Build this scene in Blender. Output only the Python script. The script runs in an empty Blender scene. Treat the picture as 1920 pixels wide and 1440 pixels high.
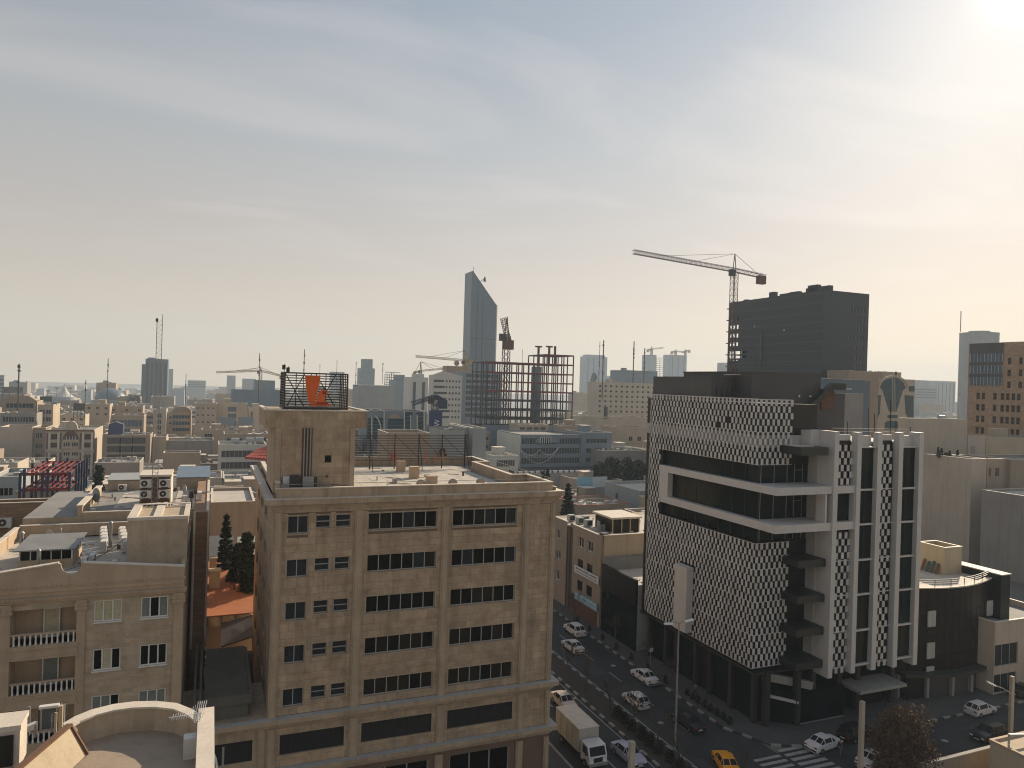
import bpy, bmesh, math, random
from mathutils import Vector, Matrix
random.seed(7)
S = bpy.context.scene
COL = S.collection
# ------------------------------------------------------------------ camera
FPX, YAW, PIT, ROL, CH = 1371.0, 0.388709, 0.00083, 0.03061, 38.0
CF = Vector((math.sin(YAW)*math.cos(PIT), math.cos(YAW)*math.cos(PIT), -math.sin(PIT)))
_r = Vector((math.cos(YAW), -math.sin(YAW), 0)); _u = _r.cross(CF)
CR = math.cos(ROL)*_r + math.sin(ROL)*_u
CU = -math.sin(ROL)*_r + math.cos(ROL)*_u
cam = bpy.data.objects.new('camera', bpy.data.cameras.new('camera'))
COL.objects.link(cam)
cam.matrix_world = Matrix(((CR.x, CU.x, -CF.x, 0), (CR.y, CU.y, -CF.y, 0), (CR.z, CU.z, -CF.z, CH), (0, 0, 0, 1)))
cam.data.sensor_width = 36; cam.data.lens = 36*FPX/1920
cam.data.clip_start = 0.5; cam.data.clip_end = 40000
S.camera = cam
# ------------------------------------------------------------------ sky and sun
SUN_AZ, SUN_EL = math.radians(56.8), math.radians(25.5)
W = bpy.data.worlds.new('World'); S.world = W; W.use_nodes = True
wn, wl = W.node_tree.nodes, W.node_tree.links
wn.clear()
def N(nt, t, **k):
    n = nt.nodes.new(t)
    for a, b in k.items(): setattr(n, a, b)
    return n
def vmath(nt, op, a, b):
    n = N(nt, 'ShaderNodeVectorMath', operation=op)
    for i, x in enumerate((a, b)):
        if x is None: continue
        if hasattr(x, 'node'): nt.links.new(x, n.inputs[i])
        else: n.inputs[i].default_value = x
    return n
def fmath(nt, op, a, b=None, clamp=False):
    n = N(nt, 'ShaderNodeMath', operation=op); n.use_clamp = clamp
    for i, x in enumerate((a, b)):
        if x is None: continue
        if hasattr(x, 'node'): nt.links.new(x, n.inputs[i])
        else: n.inputs[i].default_value = x
    return n.outputs[0]
def mixc(nt, f, a, b, mode='MIX'):
    n = N(nt, 'ShaderNodeMix', data_type='RGBA', blend_type=mode)
    for i, x in ((0, f), (6, a), (7, b)):
        if hasattr(x, 'node'): nt.links.new(x, n.inputs[i])
        else: n.inputs[i].default_value = x if i == 0 else (*x, 1)[:4]
    return n.outputs[2]
WT = W.node_tree
tc = N(WT, 'ShaderNodeTexCoord')
sep = N(WT, 'ShaderNodeSeparateXYZ'); wl.new(tc.outputs['Generated'], sep.inputs[0])
zc = fmath(WT, 'MAXIMUM', sep.outputs[2], 0.004)
cmb = N(WT, 'ShaderNodeCombineXYZ'); wl.new(sep.outputs[0], cmb.inputs[0]); wl.new(sep.outputs[1], cmb.inputs[1]); wl.new(zc, cmb.inputs[2])
vn = vmath(WT, 'NORMALIZE', cmb.outputs[0], None)
sky = N(WT, 'ShaderNodeTexSky', sky_type='NISHITA')
sky.sun_disc = False; sky.sun_elevation = SUN_EL; sky.sun_rotation = SUN_AZ
sky.altitude = 1200; sky.air_density = 1.0; sky.dust_density = 4.0; sky.ozone_density = 1.0
wl.new(vn.outputs[0], sky.inputs[0])
# a smoggy veil: elevation gradient plus the bright aureole of the sun behind thin cloud
ramp = N(WT, 'ShaderNodeValToRGB'); e = ramp.color_ramp
e.elements[0].position = 0.0; e.elements[0].color = (7.45, 6.15, 4.5, 1)
e.elements[1].position = 0.62; e.elements[1].color = (2.5, 3.0, 3.8, 1)
for p, c in ((0.07, (6.75, 5.6, 4.35, 1)), (0.18, (5.5, 4.9, 4.35, 1)), (0.30, (4.4, 4.5, 4.5, 1)), (0.45, (3.1, 3.6, 4.15, 1))):
    x = e.elements.new(p); x.color = c
wl.new(zc, ramp.inputs[0])
sd = Vector((math.sin(SUN_AZ)*math.cos(SUN_EL), math.cos(SUN_AZ)*math.cos(SUN_EL), math.sin(SUN_EL)))
dt = vmath(WT, 'DOT_PRODUCT', vn.outputs[0], tuple(sd)).outputs['Value']
dtc = fmath(WT, 'MAXIMUM', dt, 0.0)
g1 = fmath(WT, 'MULTIPLY', fmath(WT, 'POWER', dtc, 2.5), 0.19)
g2 = fmath(WT, 'MULTIPLY', fmath(WT, 'POWER', dtc, 2400), 1.6)
g3 = fmath(WT, 'MULTIPLY', fmath(WT, 'POWER', dtc, 110), 0.13)
base = fmath(WT, 'ADD', g1, 0.505)
c1 = mixc(WT, 1.0, ramp.outputs[0], (1, 1, 1), 'MULTIPLY')
mul = vmath(WT, 'SCALE', c1, None); wl.new(base, mul.inputs[3])
glow = vmath(WT, 'SCALE', (6.5, 5.4, 4.2), None); wl.new(fmath(WT, 'ADD', g2, g3), glow.inputs[3])
veil = vmath(WT, 'ADD', mul.outputs[0], glow.outputs[0]).outputs[0]
# cirrus wisps, on a plane high above
inv = fmath(WT, 'DIVIDE', 1.0, fmath(WT, 'ADD', zc, 0.06))
pl = vmath(WT, 'SCALE', vn.outputs[0], None); wl.new(inv, pl.inputs[3])
mp = N(WT, 'ShaderNodeMapping'); wl.new(pl.outputs[0], mp.inputs[0])
mp.inputs['Rotation'].default_value = (0, 0, math.radians(-20)); mp.inputs['Scale'].default_value = (0.55, 1.25, 1)
mp.inputs['Location'].default_value = (0.3, 0.9, 0)
n1 = N(WT, 'ShaderNodeTexNoise'); n1.inputs['Scale'].default_value = 1.15; n1.inputs['Detail'].default_value = 7; n1.inputs['Roughness'].default_value = 0.55; n1.inputs['Distortion'].default_value = 0.7
wl.new(mp.outputs[0], n1.inputs[0])
cr = N(WT, 'ShaderNodeMapRange'); cr.inputs[1].default_value = 0.5; cr.inputs[2].default_value = 0.74; cr.inputs[3].default_value = 0; cr.inputs[4].default_value = 0.36
wl.new(n1.outputs[0], cr.inputs[0])
lowfade = N(WT, 'ShaderNodeMapRange'); lowfade.inputs[1].default_value = 0.03; lowfade.inputs[2].default_value = 0.2
wl.new(zc, lowfade.inputs[0])
cf = fmath(WT, 'MULTIPLY', cr.outputs[0], lowfade.outputs[0])
cloudc = vmath(WT, 'SCALE', (5.9, 5.3, 4.9), None); wl.new(fmath(WT, 'ADD', g1, 0.66), cloudc.inputs[3])
veil2 = mixc(WT, cf, veil, cloudc.outputs[0])
fin = mixc(WT, 0.92, sky.outputs[0], veil2)
bg = N(WT, 'ShaderNodeBackground'); wl.new(fin, bg.inputs[0]); bg.inputs[1].default_value = 0.12
wo = N(WT, 'ShaderNodeOutputWorld'); wl.new(bg.outputs[0], wo.inputs[0])
sun = bpy.data.objects.new('sun', bpy.data.lights.new('sun', 'SUN')); COL.objects.link(sun)
sun.data.energy = 4.6; sun.data.angle = math.radians(0.6); sun.data.color = (1.0, 0.83, 0.62)
sun.rotation_euler = (-sd).to_track_quat('-Z', 'Y').to_euler()
S.view_settings.view_transform = 'Standard'; S.view_settings.look = 'None'
S.view_settings.exposure = 0.58; S.view_settings.gamma = 1.0; S.view_settings.use_curve_mapping = False
S.render.engine = 'CYCLES'
S.cycles.use_denoising = True; S.cycles.filter_width = 1.1
S.cycles.max_bounces = 6; S.cycles.diffuse_bounces = 3; S.cycles.glossy_bounces = 3; S.cycles.volume_bounces = 1
S.cycles.transmission_bounces = 4; S.cycles.transparent_max_bounces = 6
S.cycles.sample_clamp_indirect = 6
# ------------------------------------------------------------------ survey helpers: a sight line met with a known plane
CAMP = Vector((0, 0, CH))
def ray(x, y): return CF*FPX + CR*(x-960) - CU*(y-720)
def onY(x, y, Y): d = ray(x, y); return CAMP + d*(Y/d.y)
def onX(x, y, X): d = ray(x, y); return CAMP + d*(X/d.x)
def onZ(x, y, Z): d = ray(x, y); return CAMP + d*((Z-CH)/d.z)
def T(Y):                                           # the ground falls gently away beyond the near streets
    return 0.0 if Y < 150 else -0.02*(min(Y, 2800)-150)
# ------------------------------------------------------------------ materials
def _n(nt, pos, scale, detail=4, rough=0.55, stretch=None):
    if stretch:
        m = N(nt, 'ShaderNodeMapping'); nt.links.new(pos, m.inputs[0]); m.inputs['Scale'].default_value = stretch; pos = m.outputs[0]
    n = N(nt, 'ShaderNodeTexNoise'); nt.links.new(pos, n.inputs[0])
    n.inputs['Scale'].default_value = scale; n.inputs['Detail'].default_value = detail; n.inputs['Roughness'].default_value = rough
    return n.outputs[0]
def _rng(nt, x, a, b, c, d):
    m = N(nt, 'ShaderNodeMapRange'); nt.links.new(x, m.inputs[0])
    for i, q in enumerate((a, b, c, d)): m.inputs[i+1].default_value = q
    return m.outputs[0]
def mat(name, col, rough=0.8, var=0.15, scale=0.6, bump=0.2, metal=0.0, streak=0.0, spec=0.4, island=0.0, col2=None, fine=0.08, courses=None, emit=None, spots=0.0):
    m = bpy.data.materials.new(name); m.use_nodes = True; nt = m.node_tree; b = nt.nodes['Principled BSDF']
    g = N(nt, 'ShaderNodeNewGeometry'); pos = g.outputs['Position']
    col2 = col2 or tuple(c*0.62 for c in col)
    c = mixc(nt, _rng(nt, _n(nt, pos, scale, 5), 0.35, 0.7, 0, 1), col, tuple(a*(1-var)+b_*var for a, b_ in zip(col, tuple(x*0.35 for x in col)))) if var else col
    if col2 and var: c = mixc(nt, _rng(nt, _n(nt, pos, scale*3.1, 3), 0.45, 0.75, 0, 0.6), c, col2) if island or courses else c
    if fine: c = mixc(nt, 1.0, c, mixc(nt, _rng(nt, _n(nt, pos, 9, 3), 0.3, 0.7, 0, 1), (1-fine,)*3, (1+fine,)*3), 'MULTIPLY')
    if streak:
        s = _rng(nt, _n(nt, pos, 1.0, 4, 0.6, (1.6, 1.6, 0.09)), 0.5, 0.75, 0, streak)
        c = mixc(nt, s, c, tuple(x*0.45 for x in col))
    if spots:
        c = mixc(nt, _rng(nt, _n(nt, pos, 0.9, 6, 0.7), 0.58, 0.68, 0, spots), c, tuple(x*0.4 for x in col))
    if courses:
        w, h = courses
        sp = N(nt, 'ShaderNodeSeparateXYZ'); nt.links.new(pos, sp.inputs[0])
        cb = N(nt, 'ShaderNodeCombineXYZ'); nt.links.new(fmath(nt, 'ADD', sp.outputs[0], sp.outputs[1]), cb.inputs[0]); nt.links.new(sp.outputs[2], cb.inputs[1])
        br = N(nt, 'ShaderNodeTexBrick'); nt.links.new(cb.outputs[0], br.inputs[0]); br.inputs['Scale'].default_value = 1.0
        br.inputs['Brick Width'].default_value = w; br.inputs['Row Height'].default_value = h; br.inputs['Mortar Size'].default_value = 0.012
        br.inputs['Color1'].default_value = (1.08, 1.06, 1.04, 1); br.inputs['Color2'].default_value = (0.86, 0.84, 0.82, 1); br.inputs['Mortar'].default_value = (0.6, 0.58, 0.55, 1)
        c = mixc(nt, 1.0, c, br.outputs[0], 'MULTIPLY')
    if island:
        c = mixc(nt, 1.0, c, mixc(nt, g.outputs['Random Per Island'], (1-island, 1-island*1.05, 1-island*1.1), (1+island*.7, 1+island*.65, 1+island*.55)), 'MULTIPLY')
    if hasattr(c, 'node'): nt.links.new(c, b.inputs['Base Color'])
    else: b.inputs['Base Color'].default_value = (*c, 1)
    b.inputs['Roughness'].default_value = rough; b.inputs['Metallic'].default_value = metal
    b.inputs['Specular IOR Level'].default_value = spec
    if bump:
        bp = N(nt, 'ShaderNodeBump'); bp.inputs['Strength'].default_value = bump; bp.inputs['Distance'].default_value = 0.03
        nt.links.new(_n(nt, pos, 6, 4), bp.inputs['Height']); nt.links.new(bp.outputs[0], b.inputs['Normal'])
    if emit: b.inputs['Emission Color'].default_value = (*emit[0], 1); b.inputs['Emission Strength'].default_value = emit[1]
    return m
def glassmat(name, col, rough=0.12, curtain=None):
    m = mat(name, col, rough, 0.5, 0.35, 0.0, spec=0.09, fine=0)
    nt = m.node_tree; b = nt.nodes['Principled BSDF']
    g = N(nt, 'ShaderNodeNewGeometry'); bp = N(nt, 'ShaderNodeBump'); bp.inputs['Strength'].default_value = 0.12; bp.inputs['Distance'].default_value = 0.1
    nt.links.new(_n(nt, g.outputs['Position'], 0.8, 1), bp.inputs['Height']); nt.links.new(bp.outputs[0], b.inputs['Normal'])
    return m
M = {}
M['trav'] = mat('travertine', (0.48, 0.362, 0.245), 0.75, 0.4, 0.45, 0.3, streak=0.7, island=0.14, col2=(0.27, 0.17, 0.10), spots=.35)
M['travp'] = mat('travertine_trim', (0.44, 0.335, 0.23), 0.75, 0.35, 0.7, 0.3, streak=0.75, col2=(0.30, 0.2, 0.12), spots=.25)
M['trav2'] = mat('beige_brick', (0.47, 0.378, 0.272), 0.8, 0.2, 0.4, 0.3, streak=0.4, island=0.15, col2=(0.35, 0.24, 0.15), spots=.2)
M['trav2p'] = mat('beige_stone_trim', (0.46, 0.345, 0.235), 0.8, 0.25, 0.6, 0.3, streak=0.3)
M['wslate'] = mat('slate_blue_glass_wall', (0.075, 0.125, 0.17), 0.4, 0.15, 0.1, 0.0)
M['olive'] = mat('olive_grey_sheet', (0.12, 0.115, 0.095), 0.7, 0.3, 0.5, 0.1, streak=.3, spec=.2)
M['dcol'] = mat('dark_column', (0.035, 0.034, 0.032), 0.6, 0.3, 0.5, 0.1)
M['joint'] = mat('dark_stone_joint', (0.17, 0.12, 0.08), 0.9, 0.2, 1, 0.1)
M['colsteel'] = mat('dark_primer_steel', (0.055, 0.045, 0.06), 0.6, 0.2, 0.8, 0.0)
M['wbrick'] = mat('warm_brick_wall', (0.42, 0.28, 0.175), 0.85, 0.2, 0.3, 0.1, courses=(0.9, 0.4))
M['w7'] = mat('dark_brown_wall', (0.2, 0.15, 0.11), 0.85, 0.3, 0.2, 0.1, streak=.3)
M['coping'] = mat('pale_sunlit_coping', (0.62, 0.55, 0.46), 0.7, 0.2, 0.9, 0.15, streak=0.1)  # lighter than the walls: sunlight on parapet tops is put into this colour
M['roofgrey'] = mat('bitumen_roof', (0.26, 0.25, 0.235), 0.85, 0.4, 0.25, 0.3, col2=(0.2, 0.2, 0.2), spots=.5)
M['rooflight'] = mat('pale_roof_tiles', (0.5, 0.46, 0.4), 0.8, 0.25, 0.5, 0.2, island=0.08)
M['concrete'] = mat('concrete', (0.36, 0.34, 0.3), 0.85, 0.3, 0.5, 0.3, streak=0.25)
M['concpole'] = mat('concrete_pole', (0.4, 0.35, 0.28), 0.85, 0.2, 1.5, 0.2)
M['white'] = mat('white_composite', (0.55, 0.525, 0.49), 0.5, 0.12, 0.7, 0.05, streak=0.15)
M['panel'] = mat('white_screen_panel', (0.60, 0.585, 0.56), 0.45, 0.3, 0.5, 0.0, island=0.1)
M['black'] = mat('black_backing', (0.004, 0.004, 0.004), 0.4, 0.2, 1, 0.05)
M['lightback'] = mat('pale_render', (0.42, 0.41, 0.38), 0.8, 0.2, 0.6, 0.2, streak=0.3)
M['dgrey'] = mat('dark_cladding', (0.075, 0.07, 0.07), 0.55, 0.3, 0.35, 0.1, streak=0.2)
M['dgrey2'] = mat('dark_canopy', (0.022, 0.026, 0.025), 0.45, 0.2, 0.6, 0.1)
M['steeldark'] = mat('dark_metal', (0.05, 0.045, 0.042), 0.5, 0.2, 2, 0.1, metal=0.3)
M['steelgrey'] = mat('grey_metal', (0.3, 0.3, 0.29), 0.5, 0.2, 2, 0.1, metal=0.3)
M['frame'] = mat('aluminium_frame', (0.38, 0.37, 0.34), 0.45, 0.1, 2, 0.0, metal=0.2)
M['framew'] = mat('white_frame', (0.7, 0.68, 0.64), 0.45, 0.1, 2, 0.0)
M['glass'] = glassmat('dark_glass', (0.006, 0.006, 0.005), 0.1)
M['glassb'] = glassmat('bronze_glass', (0.026, 0.02, 0.013), 0.2)
M['glassg'] = glassmat('green_glass', (0.010, 0.017, 0.016), 0.08)
M['glassteal'] = glassmat('teal_glass', (0.045, 0.085, 0.1), 0.15)
M['glassblue'] = glassmat('blue_glass', (0.10, 0.14, 0.18), 0.2)
M['curtain'] = mat('cream_curtain', (0.5, 0.45, 0.3), 0.9, 0.3, 4, 0.1)
M['curtaing'] = mat('grey_curtain', (0.2, 0.22, 0.2), 0.9, 0.3, 4, 0.1)
M['asphalt'] = mat('asphalt', (0.042, 0.043, 0.043), 0.85, 0.6, 0.3, 0.3, spots=.5)
M['pave'] = mat('paving', (0.085, 0.08, 0.074), 0.85, 0.3, 0.4, 0.3, spots=.3)
M['ground'] = mat('city_ground', (0.17, 0.155, 0.135), 0.95, 0.45, 0.05, 0.1)
M['paint'] = mat('road_paint', (0.34, 0.34, 0.32), 0.7, 0.4, 1.2, 0.05, spots=.7)
M['kerbw'] = mat('kerb_stone', (0.30, 0.29, 0.27), 0.8, 0.3, 1, 0.1)
M['kerbb'] = mat('kerb_dark', (0.05, 0.05, 0.05), 0.8, 0.3, 1, 0.1)
M['soil'] = mat('soil', (0.055, 0.045, 0.035), 0.95, 0.3, 1, 0.3)
M['orange'] = mat('orange_roofing', (0.40, 0.155, 0.07), 0.7, 0.3, 1.0, 0.2, col2=(.4, .25, .18), spots=.25)
M['sign_orange'] = mat('orange_sheet', (0.72, 0.12, 0.012), 0.5, 0.1, 0.6, 0.0)
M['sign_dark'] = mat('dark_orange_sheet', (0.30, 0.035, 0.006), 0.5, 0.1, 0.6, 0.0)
M['redroof'] = mat('red_tile', (0.36, 0.09, 0.07), 0.7, 0.25, 2, 0.2, island=0.1)
M['redsteel'] = mat('red_primer_steel', (0.19, 0.03, 0.035), 0.6, 0.25, 0.8, 0.0)
M['bluesteel'] = mat('blue_steel', (0.03, 0.055, 0.10), 0.6, 0.2, 0.8, 0.0)
M['cranered'] = mat('crane_paint_red', (0.13, 0.055, 0.045), 0.6, 0.2, 1, 0.0)
M['craneyel'] = mat('crane_paint_yellow', (0.35, 0.25, 0.10), 0.6, 0.2, 1, 0.0)
M['acwhite'] = mat('ac_casing', (0.62, 0.6, 0.56), 0.5, 0.1, 2, 0.0)
M['rubber'] = mat('rubber', (0.02, 0.02, 0.02), 0.8, 0.1, 2, 0.0)
M['chrome'] = mat('wheel_rim', (0.35, 0.35, 0.36), 0.35, 0.1, 2, 0.0, metal=0.7)
M['lampw'] = mat('lamp_lens', (0.75, 0.74, 0.7), 0.3, 0.0, 2, 0.0)
M['redl'] = mat('tail_lamp', (0.25, 0.015, 0.012), 0.3, 0.0, 2, 0.0)
M['skin'] = mat('skin', (0.36, 0.2, 0.13), 0.6, 0.1, 2, 0.0)
M['hair'] = mat('black_hair', (0.012, 0.01, 0.009), 0.6, 0.1, 2, 0.0)
M['clothdark'] = mat('dark_cloth', (0.02, 0.02, 0.025), 0.9, 0.2, 4, 0.0)
M['clothgrey'] = mat('grey_cloth', (0.12, 0.12, 0.13), 0.9, 0.2, 4, 0.0)
M['bark'] = mat('bark', (0.085, 0.07, 0.055), 0.9, 0.3, 3, 0.3)
M['leaf'] = mat('evergreen_leaf', (0.035, 0.05, 0.025), 0.8, 0.3, 1.2, 0.0, island=0.35, spec=.2)
M['leafb'] = mat('brown_twigs', (0.14, 0.088, 0.05), 0.85, 0.3, 1.2, 0.0, island=0.35, spec=.2)
M['leafd'] = mat('hedge_leaf', (0.04, 0.045, 0.028), 0.85, 0.3, 1.2, 0.0, island=0.35, spec=.2)
M['blue'] = mat('pale_blue_board', (0.26, 0.46, 0.56), 0.5, 0.1, 1, 0.0)
M['boardw'] = mat('white_board', (0.6, 0.62, 0.62), 0.5, 0.1, 1, 0.0)
M['bluedark'] = mat('navy_board', (0.03, 0.05, 0.13), 0.5, 0.1, 1, 0.0)
M['roofblue'] = mat('blue_grey_sheet', (0.16, 0.21, 0.27), 0.5, 0.15, 1, 0.05)
M['sheetgrey'] = mat('grey_sheet', (0.36, 0.38, 0.37), 0.5, 0.2, 1, 0.05)
M['carwhite'] = mat('white_car_paint', (0.62, 0.61, 0.6), 0.3, 0.0, 1, 0.0, spec=.6)
M['carbeige'] = mat('silver_beige_car_paint', (0.42, 0.36, 0.31), 0.3, 0.0, 1, 0.0, spec=.6)
M['carlilac'] = mat('silver_car_paint', (0.36, 0.34, 0.42), 0.3, 0.0, 1, 0.0, spec=.6)
M['carblack'] = mat('black_car_paint', (0.015, 0.015, 0.015), 0.25, 0.0, 1, 0.0, spec=.6)
M['cardgreen'] = mat('dark_car_paint', (0.025, 0.03, 0.03), 0.25, 0.0, 1, 0.0, spec=.6)
M['taxi'] = mat('taxi_paint', (0.75, 0.32, 0.02), 0.3, 0.0, 1, 0.0, spec=.6)
M['truckbox'] = mat('truck_box_paint', (0.45, 0.42, 0.36), 0.6, 0.2, 1, 0.0, streak=.3)
M['carglass'] = glassmat('car_glass', (0.02, 0.024, 0.028), 0.06)
M['yellow'] = mat('yellow_paint', (0.6, 0.38, 0.03), 0.6, 0.1, 1, 0.0)
M['greenmesh'] = mat('green_netting', (0.05, 0.09, 0.075), 0.9, 0.3, 1, 0.0)
M['facdark'] = mat('dark_facade_panel', (0.014, 0.010, 0.009), 0.35, 0.3, 0.5, 0.0, island=0.3, spec=.15)
M['facgreen'] = mat('dark_green_cladding', (0.012, 0.020, 0.018), 0.35, 0.3, 0.5, 0.0, spec=.2)
M['domeglass'] = mat('dome_glass', (0.13, 0.16, 0.18), 0.4, 0.1, 0.5, 0.0)
WALLS = [(0.46, 0.375, 0.28), (0.40, 0.31, 0.225), (0.50, 0.43, 0.34), (0.34, 0.27, 0.2), (0.50, 0.42, 0.33), (0.30, 0.27, 0.24), (0.48, 0.39, 0.27)]
for i, c in enumerate(WALLS):
    M['w%d' % i] = mat('rendered_wall_%s' % 'abcdefg'[i], c, 0.85, 0.25, 0.15, 0.2, streak=0.35, spots=.12)
M['wgrey'] = mat('grey_rendered_wall', (0.33, 0.35, 0.35), 0.8, 0.2, 0.2, 0.1, streak=0.2)
M['wblue'] = mat('blue_grey_wall', (0.20, 0.25, 0.29), 0.7, 0.2, 0.2, 0.1, streak=0.15)
M['wwhite'] = mat('off_white_wall', (0.56, 0.55, 0.5), 0.7, 0.15, 0.2, 0.1, streak=0.15)
M['wbrown'] = mat('brown_brick_wall', (0.30, 0.19, 0.115), 0.85, 0.2, 0.3, 0.1, courses=(0.9, 0.4))
M['wblack'] = mat('black_unfinished_wall', (0.026, 0.034, 0.043), 0.6, 0.35, 0.06, 0.05, streak=.3)
M['_'] = M['win'] = glassmat('far_window_glass', (0.03, 0.035, 0.04), 0.25)
M['wood'] = mat('brown_wood', (0.14, 0.07, 0.04), 0.8, 0.2, 1, 0.1)
M['corr'] = mat('grey_corrugated_sheet', (0.22, 0.22, 0.21), 0.55, 0.3, 0.5, 0.1, streak=.3)
# ------------------------------------------------------------------ mesh building
WL = {}
def wloc(o): return WL.get(o.name, Vector((0, 0, 0))) if o else Vector((0, 0, 0))
class MB:
    def __init__(s): s.v = []; s.f = []; s.m = []
    def poly(s, pts, m=0):
        k = len(s.v); s.v += [tuple(p) for p in pts]; s.f.append(tuple(range(k, k+len(pts)))); s.m.append(m)
    def box(s, x0, x1, y0, y1, z0, z1, m=0, top=None):
        k = len(s.v)
        s.v += [(x0, y0, z0), (x1, y0, z0), (x1, y1, z0), (x0, y1, z0), (x0, y0, z1), (x1, y0, z1), (x1, y1, z1), (x0, y1, z1)]
        s.f += [(k+3, k+2, k+1, k), (k+4, k+5, k+6, k+7), (k, k+1, k+5, k+4), (k+1, k+2, k+6, k+5), (k+2, k+3, k+7, k+6), (k+3, k, k+4, k+7)]
        s.m += [m, m if top is None else top, m, m, m, m]
    def bar(s, p, q, w, h=None, m=0):
        p = Vector(p); q = Vector(q); d = (q-p)
        if d.length < 1e-6: return
        d.normalize(); a = d.cross(Vector((0, 0, 1)))
        if a.length < 1e-3: a = Vector((1, 0, 0))
        a.normalize(); b = a.cross(d); h = h or w; a = a*w/2; b = b*h/2; k = len(s.v)
        for c in (p, q): s.v += [tuple(c-a-b), tuple(c+a-b), tuple(c+a+b), tuple(c-a+b)]
        s.f += [(k, k+1, k+2, k+3), (k+7, k+6, k+5, k+4), (k, k+4, k+5, k+1), (k+1, k+5, k+6, k+2), (k+2, k+6, k+7, k+3), (k+3, k+7, k+4, k)]
        s.m += [m]*6
    def cyl(s, c, r, z0, z1, n=14, m=0, r2=None, ax='z', caps=True):
        r2 = r if r2 is None else r2; k = len(s.v)
        for (zz, rr) in ((z0, r), (z1, r2)):
            for i in range(n):
                a = 2*math.pi*i/n; u, v = rr*math.cos(a), rr*math.sin(a)
                s.v.append((c[0]+u, c[1]+v, zz) if ax == 'z' else ((zz, c[0]+u, c[1]+v) if ax == 'x' else (c[0]+u, zz, c[1]+v)))
        for i in range(n): j = (i+1) % n; s.f.append((k+i, k+j, k+n+j, k+n+i)); s.m.append(m)
        if caps: s.f += [tuple(range(k+n-1, k-1, -1)), tuple(range(k+n, k+2*n))]; s.m += [m, m]
    def prism(s, pts, z0, z1, m=0, top=None):
        n = len(pts); k = len(s.v)
        s.v += [(p[0], p[1], z0) for p in pts] + [(p[0], p[1], z1) for p in pts]
        for i in range(n): j = (i+1) % n; s.f.append((k+i, k+j, k+n+j, k+n+i)); s.m.append(m)
        s.f += [tuple(range(k+n-1, k-1, -1)), tuple(range(k+n, k+2*n))]; s.m += [m, m if top is None else top]
    def extr(s, pts, vec, m=0):
        n = len(pts); k = len(s.v); vec = Vector(vec)
        s.v += [tuple(p) for p in pts] + [tuple(Vector(p)+vec) for p in pts]
        for i in range(n): j = (i+1) % n; s.f.append((k+i, k+j, k+n+j, k+n+i)); s.m.append(m)
        s.f += [tuple(range(k+n-1, k-1, -1)), tuple(range(k+n, k+2*n))]; s.m += [m, m]
    def lattice(s, p, q, w, n, t, m=0):
        p = Vector(p); q = Vector(q); d = (q-p).normalized(); a = d.cross(Vector((0, 0, 1)))
        if a.length < 1e-3: a = Vector((1, 0, 0))
        a.normalize(); b = a.cross(d).normalized(); cs = [(a*i+b*j)*w/2 for i, j in ((-1, -1), (1, -1), (1, 1), (-1, 1))]
        for c in cs: s.bar(p+c, q+c, t, m=m)
        for i in range(n):
            u = p+(q-p)*(i/n); v = p+(q-p)*((i+1)/n)
            for j in range(4):
                s.bar(u+cs[j], u+cs[(j+1) % 4], t*0.6, m=m)
                s.bar(u+cs[j], v+cs[(j+1) % 4], t*0.6, m=m)
    def mesh(s, name, mats, org=(0, 0, 0), smooth=False):
        me = bpy.data.meshes.new(name); o = Vector(org)
        me.from_pydata([(x-o.x, y-o.y, z-o.z) for x, y, z in s.v], [], s.f)
        mats = mats if isinstance(mats, (list, tuple)) else [mats]
        for m in mats: me.materials.append(M[m] if isinstance(m, str) else m)
        me.polygons.foreach_set('material_index', s.m)
        if smooth: me.polygons.foreach_set('use_smooth', [True]*len(s.f))
        me.update(); return me
    def build(s, name, mats, parent=None, loc=None, smooth=False, kind=None, label=None):
        """loc: world position of the object's origin (geometry was given in world coordinates)."""
        w = Vector(loc) if loc is not None else wloc(parent)
        o = bpy.data.objects.new(name, s.mesh(name, mats, w, smooth)); COL.objects.link(o)
        if parent: o.parent = parent; o.location = w-wloc(parent)
        else: o.location = w
        WL[o.name] = w
        if kind: o['kind'] = kind
        if label: o['label'] = label
        return o
def thing(name, label, cat, loc=(0, 0, 0), group=None, rotz=0):
    o = bpy.data.objects.new(name, None); COL.objects.link(o); o.location = loc; o.rotation_euler = (0, 0, rotz); o.empty_display_size = 0.3
    WL[o.name] = Vector(loc); tag(o, label, cat, group); return o
def tag(o, label=None, cat=None, group=None, kind=None):
    if label: o['label'] = label
    if cat: o['category'] = cat
    if group: o['group'] = group
    if kind: o['kind'] = kind
    return o
def inst(name, me, parent, loc, rotz=0, label=None, scale=None):
    """object sharing a mesh, placed at a world position under its parent"""
    o = bpy.data.objects.new(name, me); COL.objects.link(o); o.rotation_euler = (0, 0, rotz)
    o.location = Vector(loc)-wloc(parent) if parent else loc
    if scale: o.scale = scale
    if parent: o.parent = parent
    WL[o.name] = Vector(loc)
    if label: o['label'] = label
    return o
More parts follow.
